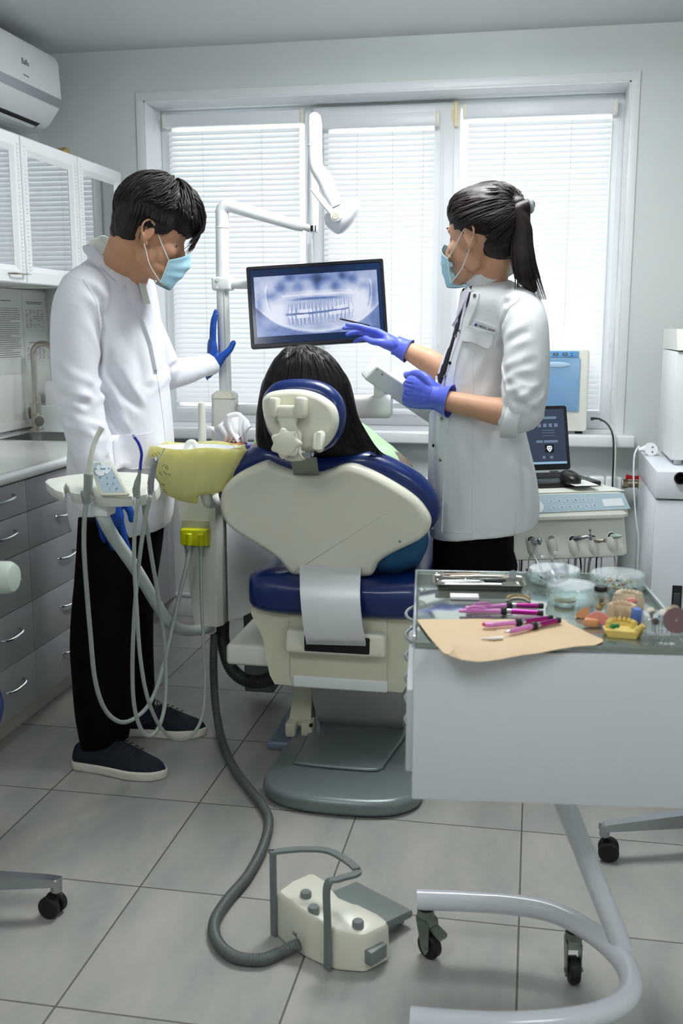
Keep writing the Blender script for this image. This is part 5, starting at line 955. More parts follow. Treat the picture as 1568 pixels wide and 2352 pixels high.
# ================================================================ things on the trolley
def T(px, py, z=.0): return P(px, py, Z=TZ+z)
def glassmat(name, tint, base=.05, edge=.65):
    m = bpy.data.materials.new(name); m.use_nodes = True; nt = m.node_tree; N = nt.nodes; N.remove(N['Principled BSDF'])
    t = N.new('ShaderNodeBsdfTransparent'); t.inputs[0].default_value = lin(tint); g = N.new('ShaderNodeBsdfGlossy'); g.inputs['Roughness'].default_value = .06; g.inputs[0].default_value = (.95, .98, 1, 1); d = N.new('ShaderNodeBsdfDiffuse'); d.inputs[0].default_value = lin(tint)
    lw = N.new('ShaderNodeLayerWeight'); lw.inputs[0].default_value = .35; mr = N.new('ShaderNodeMapRange'); mr.inputs[3].default_value = base; mr.inputs[4].default_value = edge; nt.links.new(lw.outputs['Facing'], mr.inputs[0])
    a = N.new('ShaderNodeMixShader'); a.inputs[0].default_value = .35; nt.links.new(g.outputs[0], a.inputs[1]); nt.links.new(d.outputs[0], a.inputs[2])
    b = N.new('ShaderNodeMixShader'); nt.links.new(mr.outputs[0], b.inputs[0]); nt.links.new(t.outputs[0], b.inputs[1]); nt.links.new(a.outputs[0], b.inputs[2]); nt.links.new(b.outputs[0], N['Material Output'].inputs[0]); return m
glass = glassmat('jar_glass', '#fbfefe', .02, .5); clearp = glassmat('clear_plastic', '#fafbfd', .08, .6)
TZE = TZ+.0003
# stainless tray with instruments
st_ = thing('steel_tray', 'shallow stainless steel tray of instruments at the back of the trolley', 'tray', T(1095, 1340))
ca_ = T(1099, 1346); tw, td = .185, .080; TRM = MX.Translation((ca_.x, ca_.y+.004, TZE)) @ MX.Rotation(TA, 4, 'Z')
def trr(z, w_, d_): return [TRM @ V((x, y, z)) for x, y in rrect(w_, d_, .01, 3)]
MB().loft([trr(0, tw-.012, td-.012), trr(.010, tw, td), trr(.0115, tw+.006, td+.006), trr(.0105, tw+.006, td+.006), trr(.010, tw-.003, td-.003), trr(.0018, tw-.014, td-.014)]).build('tray_shell', mat('tray_steel', '#b6b8ad', .2, .9), st_, angle=40, fixn=True)
def instr(lab, kind_, x0, y0, x1, y1, z, m_, r=.0022, head=None):
    a = TRM @ V((x0, y0*1.2, z+.004)); b = TRM @ V((x1, y1*1.2, z+.004)); t = thing(kind_, lab, kind_.replace('_', ' '), (a+b)/2)
    MB().tube([a, a.lerp(b, .05), a.lerp(b, .35), a.lerp(b, .4), a.lerp(b, .9), b], [r*.6, r*1.1, r*1.3, r*1.8, r*1.8, r*1.0], 10).build('handle', m_, t)
    if head == 'mirror': d = (b-a).normalized(); c = b+d*.008+V((0, 0, .005)); MB().lathe([(.001, -.001), (.009, -.001), (.0095, 0), (.009, .001), (.001, .001)], c, 24, axis=(-.3, -.8, .5)).build('mirror_head', chrome, t)
    if head == 'hook': d = (a-b).normalized(); MB().tube(smoothpath([a, a+d*.008+V((0, 0, .003)), a+d*.012+V((0, .003, .001))], 4), .0007, 6).build('tip', chrome, t)
instr('steel mouth mirror, its round head at the right end of the tray', 'mouth_mirror', -.06, .006, .062, .010, .0125, brushed, head='mirror')
instr('steel probe lying at the back of the steel tray', 'dental_probe', -.075, .018, .045, .020, .0105, chrome, .0018, 'hook')
instr('pale handled instrument at the back left of the steel tray', 'dental_instrument', -.080, .011, .01, .013, .0145, mat('pale_wood', '#c5a78f', .4), .0022, 'hook')
instr('dark handled instrument lying across the steel tray', 'dental_instrument', -.02, -.004, .055, .0, .0075, mat('dark_steel', '#3d413f', .3, .8), .0024, 'hook')
instr('steel excavator lying at the front of the steel tray', 'dental_instrument', -.078, -.008, .01, -.010, .0065, chrome, .002, 'hook')
tz_ = MB()
for s_ in (-1, 1): tz_.tube([TRM @ V((-.07, -.017+s_*.0015, .006)), TRM @ V((-.02, -.017+s_*.004, .007)), TRM @ V((.045, -.017, .007))], [.0012, .002, .002], 8, flat=1)
tag(tz_.build('tweezers', chrome), 'steel tweezers lying along the front of the steel tray', 'tweezers')
# card
c = T(1066, 1374); cardM = MX.Translation((c.x, c.y, TZE)) @ MX.Rotation(TA, 4, 'Z'); o = MB().box((0, 0, .003), (.056, .03, .006), .0008, M=cardM).build('paper_block', mat('card_white', '#e9e8ec', .5)); tag(o, 'small white block of paper on the left of the trolley top', 'paper block')
# pink tools
pinkl = mat('pink_plastic', '#d583c4', .35); mag = mat('magenta_metal', '#b3308f', .22, .75); 
def brush(tip, b0, b1, e_, label, head, z=.008):
    A, B, C_, D = [T(*q, z) for q in (tip, b0, b1, e_)]; t = thing('pink_handpiece_tool', label, 'dental tool', (B.x, B.y, TZ), group='pink handled dental tools on the trolley')
    d = (D-B).normalized()
    MB().tube([A, A.lerp(B, .12), A.lerp(B, .6), B], [.0035, .0048, .0042, .005], 14).build('pink_shank', pinkl, t)
    if head == 0: MB().tube(smoothpath([A.lerp(B, .1), A.lerp(B, .15)+V((0, 0, .007)), A.lerp(B, .42)+V((0, 0, .008)), A.lerp(B, .6)+V((0, 0, .001))], 5), .0018, 8).box(A+V((-.002, 0, 0)), (.012, .010, .006), .002).build('clip', pinkl, t)
    elif head == 1: MB().box(A.lerp(B, .1)+V((0, 0, .001)), (.022, .012, .008), .003).m(1).box(A+V((-.004, 0, .002)), (.006, .008, .006), .002).build('applicator_head', [pinkl, mat('red_tip', '#c8365e', .4)], t)
    else: MB().tube([A-d*.012, A, A+d*.004], [.0012, .0022, .004], 12).build('metal_tip', chrome, t)
    MB().ell(B, .0078, u=20, w=14).build('black_bulb', rubber, t)
    MB().tube([B+d*.005, B+d*.013], .0052, 16).build('collar', chrome, t)
    MB().tube([B+d*.012, D-d*.010], .0050, 18).build('magenta_grip', mag, t)
    MB().tube([D-d*.011, D-d*.010, D-d*.001, D], [.0050, .0055, .0055, .004], 16).build('end_cap', rubber, t)
brush((1078, 1396), (1169, 1391), (1181, 1391), (1248, 1392), 'pink dental tool with black bulb, rearmost of the four', 0)
brush((1063, 1403), (1157, 1404), (1170, 1405), (1248, 1409), 'pink dental tool with black bulb, just in front of the rearmost one', 0)
brush((1116, 1436), (1190, 1430), (1203, 1428), (1268, 1419), 'pink dental tool with a red tipped square head lying on brown paper', 1, .0095)
brush((1170, 1450), (1226, 1438), (1240, 1434), (1285, 1424), 'pink dental tool with a steel tip, frontmost, lying on brown paper', 2, .0095)
a, b = T(1102, 1467, .005), T(1155, 1465, .005); o = MB().loft([[a+V((0, y, z)) for y, z in ((-.001, -.0006), (.001, -.0006), (.001, .0006), (-.001, .0006))], [a.lerp(b, .35)+V((0, y, z)) for y, z in ((-.004, -.0006), (.003, -.0006), (.003, .0012), (-.004, .0012))], [b+V((0, y, z)) for y, z in ((-.006, -.001), (.005, -.001), (.005, .002), (-.006, .002))]]).build('plastic_spatula', mat('ivory', '#e8e5df', .4), fixn=True); tag(o, 'small ivory spatula tip lying on the brown paper in front', 'spatula')
# kraft paper
kp = mat('kraft_paper', '#d9bd94', .6, var=.06, vscale=20, bump=.15, bscale=60)
ko = [(958,1424),(1100,1423),(1200,1424),(1262,1418),(1290,1424),(1320,1440),(1352,1456),(1384,1470),(1384,1476),(1365,1483),(1320,1484),(1290,1486),(1250,1489),(1200,1492),(1150,1496),(1100,1498),(1060,1495),(1030,1490),(1010,1470),(985,1447)]
kpo = [T(*q, .0014) for q in ko]; kb_ = bmesh.new(); vs_ = [kb_.verts.new(p) for p in kpo]; kb_.faces.new(vs_); bmesh.ops.triangulate(kb_, faces=kb_.faces[:]); bmesh.ops.subdivide_edges(kb_, edges=kb_.edges[:], cuts=4, use_grid_fill=True)
for v in kb_.verts:
    q = TM.inverted() @ v.co; v.co.z += .0012*noise.noise(v.co*25)+.0012
    if q.y < -.012: v.co.z -= (-.012-q.y)*.35
bmesh.ops.recalc_face_normals(kb_, faces=kb_.faces[:]); bmesh.ops.solidify(kb_, geom=kb_.faces[:], thickness=.0006)
kt = thing('kraft_paper', 'sheet of brown kraft paper hanging over the front edge of the trolley', 'paper', T(1150, 1460)); MB().bm(kb_).build('paper_sheet', kp, kt, angle=60)
fo = MB(); fA = [T(x, y, .006) for x, y in ((957, 1424), (986, 1424), (1042, 1491), (1031, 1503), (1018, 1500), (985, 1462))]; vsf = [p+V((0, 0, 0)) for p in fA]; fo.v = vsf+[p-V((0, 0, .0012)) for p in vsf]; n = len(vsf); fo.f = [tuple(range(n))[::-1], tuple(range(n, 2*n))]+[(k, (k+1) % n, n+(k+1) % n, n+k) for k in range(n)]; fo.mi = [0]*len(fo.f); fo.build('folded_edge', kp, kt, angle=30, fixn=True)
# glass dishes
def dish(px0, px1, pyb, h, label, content):
    c = T((px0+px1)/2, pyb); r = (P(px1, pyb, Z=TZ)-P(px0, pyb, Z=TZ)).length/2; c = V((c.x, c.y, TZE)); t = thing('glass_dish', label, 'dish', c, group='round glass dishes with lids on the trolley')
    MB().lathe([(.001, 0), (r*.93, 0), (r*.96, .003), (r*.965, h-.004), (r*.94, h-.004), (r*.93, .005), (.001, .004)], c, 48).build('dish_base', glass, t)
    MB().lathe([(r, h*.42), (r*1.0, h-.006), (r*.985, h-.001), (r*.93, h+.002), (.001, h+.0022), (.001, h-.0005), (r*.93, h-.0012), (r*.972, h-.005), (r*.975, h*.42)], c, 48).build('dish_lid', glass, t)
    return c, r
def bits(c, r, n, cols, name, label, cat_, size=.003, hmax=.012, seed=1):
    rn = random.Random(seed); mb = MB(); ms_ = [mat('bit_'+k, k, .4) for k in cols]
    for k in range(n):
        a = rn.uniform(0, 6.28); q = r*.86*math.sqrt(rn.random()); z = rn.uniform(.006, hmax); mb.m(rn.randrange(len(cols))).box(c+V((q*math.cos(a), q*math.sin(a), z)), (size*rn.uniform(.8, 2.2), size*rn.uniform(.6, 1.4), size*rn.uniform(.5, 1)), .0004, rot=(rn.uniform(-.5, .5), rn.uniform(-.5, .5), rn.uniform(0, 6)), seg=1)
    o = mb.build(name, ms_); tag(o, label, cat_); o['kind'] = 'stuff'
c1_, r1_ = dish(1212, 1332, 1334, .026, 'glass dish at the back beside the steel tray, with dark pieces', 0); bits(c1_, r1_, 90, ['#5c6058', '#8d8f86', '#3f4440', '#b9b28f'], 'metal_pieces', 'dark metal bits in the rear left glass dish', 'pieces')
c3_, r3_ = dish(1354, 1479, 1350, .030, 'glass dish at the back right with brightly coloured pieces', 0); bits(c3_, r3_, 190, ['#d9b21f', '#2f7a46', '#a63a2a', '#e6e0cf', '#3a4048', '#d8a23a', '#2c5f3a'], 'coloured_pieces', 'yellow, green and red bits in the right glass dish', 'pieces', .0034, .014, 3)
c2_, r2_ = dish(1254, 1368, 1382, .034, 'glass dish in the middle of the trolley with a yellow row of teeth', 0)
# dental arches
def arch(c, R_, wdt, h, teeth, base_m, tooth_m, name, label, cat_, rz=0, span=200, vox=.0011, gum_h=None, palate=False, group=None, tooth_h=.006):
    c = V(c); t = thing(name, label, cat_, c, rz, group); M = MX.Translation(c) @ MX.Rotation(rz, 4, 'Z'); b = MB(); gh = gum_h or h; n = 26; pts = []
    for k in range(n+1):
        a = R(90-span/2+span*k/n); pts.append(V((R_*math.cos(a), R_*1.15*math.sin(a), 0)))
    rings = []
    for k, p in enumerate(pts):
        t_ = (pts[min(k+1, n)]-pts[max(k-1, 0)]).normalized(); nn = V((t_.y, -t_.x, 0)); rings.append([p+nn*x+V((0, 0, z)) for x, z in ((-wdt/2, 0), (wdt/2, 0), (wdt/2, gh*.7), (wdt*.33, gh), (-wdt*.33, gh), (-wdt/2, gh*.7))])
    b.loft([[M @ q for q in r] for r in rings])
    if palate: b.add([M @ V((x*.98, y*.98, z)) for z in (0, gh*.55) for x, y in [(p.x, p.y) for p in pts]], [tuple(range(n+1))[::-1], tuple(range(n+1, 2*n+2))]+[(k, k+1, n+2+k, n+1+k) for k in range(n)]+[(n, 0, n+1, 2*n+1)])
    co, no, fs = remesh(b, vox, 2); ob = link_mesh('gum', [V(p) for p in co], fs, base_m, t, 180)
    tb_ = MB()
    for k in range(teeth):
        s_ = (k+.5)/teeth*n; i = int(s_); p = pts[i].lerp(pts[min(i+1, n)], s_-i); tt = (pts[min(i+1, n)]-pts[i]).normalized(); w_ = (span/180*PI*R_/teeth)*(.58 if abs(k-teeth/2+.5) > 3 else .5); a = math.atan2(tt.y, tt.x)
        if tooth_m is base_m and k in (): continue
        tb_.ell(M @ (p+V((0, 0, gh+tooth_h*.35))), (w_, wdt*.42 if abs(k-teeth/2+.5) > 3 else wdt*.28, tooth_h), rot=(0, 0, a+rz), u=12, w=8)
    tb_.build('teeth', tooth_m, t, angle=180); return t
beige = mat('plaster_beige', '#dfc6a2', .6, var=.06, vscale=60); beige2 = mat('plaster_pale', '#dccbb0', .6, var=.05, vscale=60); yel = mat('plaster_yellow', '#dcc268', .6, var=.05, vscale=60, bump=.1, bscale=200); bluep = mat('plaster_blue', '#5f7fc4', .5); pinkd = mat('denture_pink', '#e08e85', .4); tooth = mat('tooth_ivory', '#d9cc9e', .3); toothb = mat('tooth_brown', '#b49a69', .4)
arch((c2_.x-.012, c2_.y-.010, TZE+.0045), .017, .008, .005, 12, tooth, mat('tooth_yellow', '#d8c680', .3), 'tooth_row', 'yellow horseshoe row of teeth inside the middle glass dish', 'teeth', R(180), 200, .0009, tooth_h=.004)
q = T(1190, 1382); arch((q.x, q.y, TZE), .021, .008, .004, 12, mat('wax_white', '#e7e3d8', .4), toothb, 'tooth_row', 'brownish row of false teeth behind the pink tools', 'teeth', 0, 180, .0009, tooth_h=.004)
q = T(1438, 1402); arch((q.x+.004, q.y+.008, TZE), .020, .020, .026, 9, beige2, beige2, 'plaster_jaw', 'pale beige plaster jaw model with a pink patch, rearmost of the three', 'jaw model', R(10), 190, .0012, palate=True)
pk = T(1448, 1395); MB().ell((q.x+.008, q.y-.012, TZE+.022), (.011, .005, .006)).build('pink_patch', pinkd, bpy.data.objects['plaster_jaw'])
q = T(1425, 1424); ja = arch((q.x+.002, q.y+.003, TZE), .021, .015, .022, 9, beige, beige, 'plaster_jaw', 'beige and blue plaster jaw model in the middle of the three', 'jaw model', R(-5), 200, .0012)
MB().box((q.x+.026, q.y-.004, TZE+.013), (.016, .03, .026), .004, rot=(0, .1, .2)).build('blue_base', bluep, ja)
q = T(1428, 1462); jy = arch((q.x+.0, q.y+.012, TZE), .022, .015, .017, 9, yel, yel, 'plaster_jaw', 'yellow plaster jaw model with a green spot, nearest of the three', 'jaw model', R(5), 190, .0012, palate=True)
MB().loft([[V((q.x+x, q.y+y+.012, TZE+z)) for x, y in r_] for r_, z in (([(-.025, -.022), (.022, -.026), (.03, -.012), (.028, .01), (-.026, .01)], 0), ([(-.031, -.02), (.026, -.026), (.036, -.016), (.036, .01), (-.031, .01)], .012))]).build('jaw_base', yel, jy, fixn=True)
MB().ell((q.x-.016, q.y-.006, TZE+.019), (.006, .003, .0045)).ell((q.x-.009, q.y-.008, TZE+.021), (.004, .003, .004)).build('green_spot', mat('green_mark', '#1f8a4c', .5), jy)
MB().tube([V((q.x+.024, q.y-.004, TZE+.012)), V((q.x+.034, q.y-.006, TZE+.022)), V((q.x+.037, q.y-.008, TZE+.020))], [.007, .005, .003], 10).build('broken_edge', yel, jy)
q = T(1372, 1440); dpl = thing('denture_plate', 'pink denture plate standing beside the yellow jaw model', 'denture', (q.x, q.y, TZE))
MB().sheet(lambda u, v: V((q.x-.026+.052*u, q.y+.016*math.cos((u-.5)*2.6)-.012+.004*v, TZE+.0025+.024*v*(1-.6*(2*u-1)**2)+.004*(1-v)*(2*u-1)**2)), 18, 10, .0022).build('plate', pinkd, dpl, angle=180)
MB().box((q.x-.012, q.y-.004, TZE+.008), (.026, .01, .016), .004, rot=(0, .1, .2)).build('wax_rim', mat('wax_orange', '#e3a46f', .4), dpl)
q = T(1336, 1420); MB().loft([[V((q.x+x, q.y+y, TZE+z)) for x, y, z in r_] for r_ in ([(-.013, 0, .002), (-.010, .006, 0), (-.008, 0, .012)], [(0, -.002, 0), (0, .010, 0), (0, .002, .018)], [(.012, .0, .004), (.012, .006, .002), (.012, .002, .022)])]).build('denture_fragment', MATS['wax_orange'], angle=60, fixn=True); tag(bpy.data.objects['denture_fragment'], 'small orange denture fragment left of the pink denture plate', 'denture fragment')
# vial
q = T(1377, 1408); vi = thing('glass_vial', 'small glass vial with a black cap among the jaw models', 'vial', (q.x, q.y, TZE))
MB().lathe([(.001, 0), (.0125, 0), (.0135, .002), (.0135, .036), (.010, .040), (.010, .044), (.008, .044), (.008, .038), (.012, .034), (.012, .003), (.001, .002)], (q.x, q.y, TZE), 28).build('vial_glass', glass, vi); MB().lathe([(.011, .042), (.0125, .043), (.0125, .050), (.011, .052), (.001, .052)], (q.x, q.y, TZE), 28).build('cap', black, vi)
MB().ell((q.x-.002, q.y, TZE+.010), (.007, .007, .006)).ell((q.x+.003, q.y-.002, TZE+.019), (.006, .005, .005)).m(1).ell((q.x+.002, q.y-.003, TZE+.024), (.004, .004, .004)).build('contents', [mat('ochre', '#c59a45', .5), mat('umber', '#5b4a33', .5)], vi)
# clear plastic cups
q = P(1288, 1342, Z=TZ+.040); cu_ = thing('plastic_retractor', 'clear plastic mouth retractor propped on the glass dishes', 'mouth retractor', q); ax = V((-.35, .15, .9)).normalized()
cM = MX.Translation(q+V((-.002, -.004, .004))) @ V((0, 0, 1)).rotation_difference(ax).to_matrix().to_4x4()
MB().lathe([(.016, .0), (.021, .006), (.023, .03), (.0215, .03), (.019, .008), (.015, .0025)], (0, 0, 0), 28, M=cM).build('clear_cup', clearp, cu_)
rb = MB()
for k in range(7): a = R(180+k*28); rb.tube([cM @ V((.0225*math.cos(a), .0225*math.sin(a), .004)), cM @ V((.0235*math.cos(a+.12), .0235*math.sin(a+.12), .030))], .0008, 6)
rb.build('rib', clearp, cu_)
for s_, x_ in ((-1, -.022), (1, .004)): MB().tube(smoothpath([cM @ V((x_, 0, .01)), cM @ V((x_-.004, .0, .04)), cM @ V((x_+.002, 0, .058)), cM @ V((x_+.014, .0, .05)), cM @ V((x_+.020, 0, .02))], 6), .0048, 12, flat=.4).build('cheek_loop', clearp, cu_)
MB().tube(smoothpath([P(1258, 1318, Z=TZ+.05), P(1240, 1300, Z=TZ+.06), P(1226, 1275, Z=TZ+.075), P(1222, 1262, Z=TZ+.085)], 5), .0016, 8).build('wire', clearp, cu_)
# bur stand
q = T(1532, 1462); bs_ = thing('bur_stand', 'clear acrylic block holding small polishing discs at the right edge', 'bur stand', (q.x, q.y, TZE)); bx, by = q.x+.006, q.y+.03
MB().box((bx, by, TZE+.015), (.085, .058, .03), .002, rot=(0, 0, TA)).build('acrylic_block', clearp, bs_)
rn = random.Random(4)
for k, (px, py, z, rad, cc, tilt) in enumerate(((1494, 1402, .05, .006, '#cfc6b2', .2), (1500, 1412, .046, .007, '#5a5148', .6), (1513, 1418, .045, .010, '#c7d4d6', .9), (1522, 1408, .052, .007, '#dcd8cc', .1), (1537, 1402, .055, .007, '#b5a483', .1), (1548, 1398, .056, .009, '#8d7c5e', .1), (1505, 1428, .04, .006, '#3c3a38', .7), (1551, 1422, .048, .0215, '#7a5f60', 1.2))):
    c = P(px, py, Z=TZ+z); g = V((bx+(c.x-bx)*.8, by+(c.y-by)*.5, TZE+.006)); ax = (c-g).normalized()
    if tilt > 1: c = P(px, py, Z=TZ+z)+V((0, -.008, 0)); ax = V((-.05, -1, .15)).normalized()
    sp_ = MB().tube([g, g.lerp(c, .5) if tilt > 1 else g.lerp(c, .7), c], .0009, 6).build('shank', chrome, bs_)
    MB().lathe([(.001, -.0012), (rad, -.001), (rad, .001), (.001, .0012)] if rad > .008 else [(.001, -.004), (rad*.8, -.003), (rad, .002), (.001, .003)], c, 24, axis=ax).m(1).lathe([(.001, .001), (.0025, .001), (.002, .0022), (.001, .0024)], c, 12, axis=ax).build('disc', [mat('disc_'+cc, cc, .6), chrome], sp_)

# ================================================================ people
skin = mat('skin', '#c99778', .48, sub=.12, var=.05, vscale=30, bump=.05, bscale=300, spec=.35)
skin2 = mat('skin_light', '#cfa082', .48, sub=.12, var=.05, vscale=30, bump=.05, bscale=300, spec=.35)
def cloth(name, c, **k): return mat(name, c, .78, bump=.12, bscale=45, var=.02, sheen=.15, **k)
coatm = cloth('coat_white', '#e9eaf3'); coatw = cloth('jacket_white', '#e6e9ec'); trou = mat('trouser_black', '#030303', .85, bump=.1, bscale=40, spec=.15)
gl_d = mat('glove_blue', '#0f4aa6', .4, bump=.1, bscale=120, var=.05); gl_l = mat('glove_violet', '#5a69d6', .38, bump=.1, bscale=120, var=.05)
maskm = mat('mask_blue', '#a9d6e8', .7, var=.03, bump=.08, bscale=200); maskw = mat('mask_strap', '#e8eef2', .6)
def hair_mat(name, c, c2):
    m = bpy.data.materials.new(name); m.use_nodes = True; nt = m.node_tree; b = nt.nodes['Principled BSDF']; b.inputs['Roughness'].default_value = .5; b.inputs['Specular IOR Level'].default_value = .35; b.inputs['Anisotropic'].default_value = .6
    n = nt.nodes.new('ShaderNodeTexNoise'); n.inputs['Scale'].default_value = 25; tc = nt.nodes.new('ShaderNodeTexCoord'); nt.links.new(tc.outputs['Object'], n.inputs[0]); r = nt.nodes.new('ShaderNodeValToRGB'); r.color_ramp.elements[0].color = lin(c); r.color_ramp.elements[1].color = lin(c2); nt.links.new(n.outputs[0], r.inputs[0]); nt.links.new(r.outputs[0], b.inputs['Base Color']); return m
hair1 = hair_mat('hair_dark', '#171413', '#2a2422'); hair2 = hair_mat('hair_black', '#0c0b0c', '#1a1718'); hair3 = hair_mat('hair_brown', '#120e0d', '#281c18')
def pxm(p): return m_per_px(p)
def ring(xl, xr, py, Y, b, ex=.85, n=44, dz=0, pyr=None, skew=0):
    a = P(xl, py, Y=Y); c = P(xr, py if pyr is None else pyr, Y=Y); m_ = (a+c)/2; h = (c-a)/2; out = []
    for k in range(n):
        t = 2*PI*k/n; ca, sa = math.cos(t), math.sin(t)
        out.append(m_+h*math.copysign(abs(ca)**ex, ca)+V((0, 1, 0))*b*math.copysign(abs(sa)**ex, sa)+V((0, 0, dz*sa)))
    return out
def resample(rings, k=3):                                    # smooth interpolation between rings
    n = len(rings[0]); cols = [smoothpath([r[i] for r in rings], k) for i in range(n)]; return [[c[j] for c in cols] for j in range(len(cols[0]))]
def limb(mb, pts, seg=18, n=6):                              # [(point, radius)...] rounded tapering limb
    ps = smoothpath([p for p, r in pts], n); rs = interp([r for p, r in pts], len(ps))
    d0 = (ps[0]-ps[1]).normalized(); d1 = (ps[-1]-ps[-2]).normalized(); r0, r1 = rs[0], rs[-1]
    ps = [ps[0]+d0*r0*.95, ps[0]+d0*r0*.7]+ps+[ps[-1]+d1*r1*.7, ps[-1]+d1*r1*.95]; rs = [r0*.25, r0*.7]+rs+[r1*.7, r1*.25]
    mb.tube(ps, rs, seg); return mb
class Surf:                                                  # a finished surface that pixel measurements can be dropped onto
    def __init__(s, co, fs): s.b = BVHTree.FromPolygons([V(p) for p in co], fs)
    def hit(s, px, py, off=0, fb=None):
        d = (FW+RT*((px-784)/FPX)-UP*((py-1176)/FPX)).normalized(); r = s.b.ray_cast(CAM, d)
        if r[0] is None:
            q = P(px, py, Y=fb or 3.0); r = s.b.find_nearest(q); return r[0]+r[1]*off
        n = r[1] if r[1].dot(d) < 0 else -r[1]; return r[0]+n*off
def folds(co, no, segs, amp_noise=.0015, sc=9, seed=0, st=(1, 1, .35)):
    co = co.copy(); disp = np.zeros(len(co))
    for a, b, w_, amp in segs:
        a = np.array(a); b = np.array(b); ab = b-a; t = np.clip(((co-a)@ab)/(ab@ab), 0, 1); d = np.linalg.norm(co-(a+t[:, None]*ab), axis=1); env = np.sin(np.clip(t*.9+.05, 0, 1)*PI)
        disp += amp*env*(-np.exp(-(d/w_)**2)+.55*np.exp(-((d-1.9*w_)/w_)**2))
    if amp_noise:
        f = [noise.noise(V((p[0]*sc*st[0]+seed, p[1]*sc*st[1], p[2]*sc*st[2])))+.5*noise.noise(V((p[0]*sc*2.3+seed, p[1]*sc*2.3, p[2]*sc*1.2))) for p in co]; disp += amp_noise*np.array(f)
    return co+no*disp[:, None]
def patch(sf, poly, off, th, name, m_, parent, cuts=5, fb=None, angle=60):
    cx = sum(p[0] for p in poly)/len(poly); cy = sum(p[1] for p in poly)/len(poly); b = bmesh.new(); vs = [b.verts.new((x, y, 0)) for x, y in poly]; b.faces.new(vs); bmesh.ops.triangulate(b, faces=b.faces[:]); bmesh.ops.subdivide_edges(b, edges=b.edges[:], cuts=cuts, use_grid_fill=True)
    b.verts.ensure_lookup_table(); b.verts.index_update(); n = len(b.verts); vs_ = [v.co.copy() for v in b.verts]; fs_ = [[v.index for v in f.verts] for f in b.faces]; be = [(e.verts[0].index, e.verts[1].index) for e in b.edges if e.is_boundary]; nb_ = [[e.other_vert(v).index for e in v.link_edges] for v in b.verts]; bd = [v.is_boundary for v in b.verts]; b.free()
    top = [sf.hit(p.x, p.y, off+th, fb) for p in vs_]; bot = [sf.hit(p.x, p.y, -.002, fb) for p in vs_]
    for it in range(2): top = [t_ if bd[i] else t_.lerp(sum((top[k] for k in nb_[i]), V((0, 0, 0)))/len(nb_[i]), .6) for i, t_ in enumerate(top)]
    f = MB(); f.add(top+bot, fs_+[[k+n for k in q][::-1] for q in fs_]+[[a, c, c+n, a+n] for a, c in be]); return f.build(name, m_, parent, angle=angle, fixn=True)
def seam(mb, sf, pts, r=.0008, off=.0003, fb=None):
    pp = smoothpath([V((x, y, 0)) for x, y in pts], 8) if len(pts) > 2 else [V((*pts[0], 0)).lerp(V((*pts[1], 0)), k/14) for k in range(15)]
    mb.tube([sf.hit(p.x, p.y, off, fb) for p in pp], r, 6); return mb
# ---- head in local coordinates: x to the face, y to its left, z up, origin between the ears
def head_frame(ear_px, Y, az, pitch, roll, S, near):         # near: -1 if the right ear is the visible one, +1 for the left
    f = V((math.cos(az)*math.cos(pitch), math.sin(az)*math.cos(pitch), -math.sin(pitch))); l = V((0, 0, 1)).cross(f).normalized(); u = f.cross(l)
    l2 = (l*math.cos(roll)+u*math.sin(roll)); u2 = f.cross(l2); e = P(*ear_px, Y=Y); o = e-l2*(near*.076*S)
    return MX(((f.x*S, l2.x*S, u2.x*S, o.x), (f.y*S, l2.y*S, u2.y*S, o.y), (f.z*S, l2.z*S, u2.z*S, o.z), (0, 0, 0, 1)))
def head_parts(b, M, fem=0):
    e = lambda c, r, rot=None: b.ell(c, r, rot, u=28, w=18, M=M)
    e((-.004, 0, .035), (.098, .077, .088)); e((.030, 0, .030), (.064, .062, .068)); e((.042, 0, -.032), (.052, .056, .064)); e((.045, 0, -.068), (.046, .046 if fem else .050, .034), (0, .25, 0)); e((.083, 0, -.094), (.016, .02, .014)); e((.070, 0, -.008), (.030, .036, .034))
    for s in (-1, 1):
        e((.056, s*.034, -.018), (.030, .024, .026)); e((.012, s*.044, -.052), (.026, .015, .030))
        b.tube([(.092, 0, .030), (.087, s*.022, .034), (.074, s*.046, .028)], [.009, .009, .006], 10, M=M)
        b.ell((-.006, s*.0755, .002), (.017, .0055, .030), (s*.12, .25, s*.35), u=20, w=12, M=M)
        rim = smoothpath([(.006, s*.074, .012), (.004, s*.080, .027), (-.010, s*.085, .034), (-.024, s*.086, .020), (-.022, s*.084, .0), (-.012, s*.079, -.018), (.0, s*.075, -.030), (.004, s*.073, -.020)], 5); b.tube(rim, .0038, 8, M=M)
        b.ell((.0, s*.0735, -.027), (.007, .005, .009), u=12, w=8, M=M); b.ell((.098, s*.010, -.034), (.010, .007, .007), u=12, w=8, M=M)
    b.tube([(.090, 0, .028), (.099, 0, .004), (.112, 0, -.022), (.116, 0, -.031), (.098, 0, -.042)], [.007, .0075, .010, .010, .007], 12, M=M)
    b.ell((.090, 0, -.060), (.011, .023, .0055), M=M); b.ell((.089, 0, -.071), (.010, .020, .006), M=M)
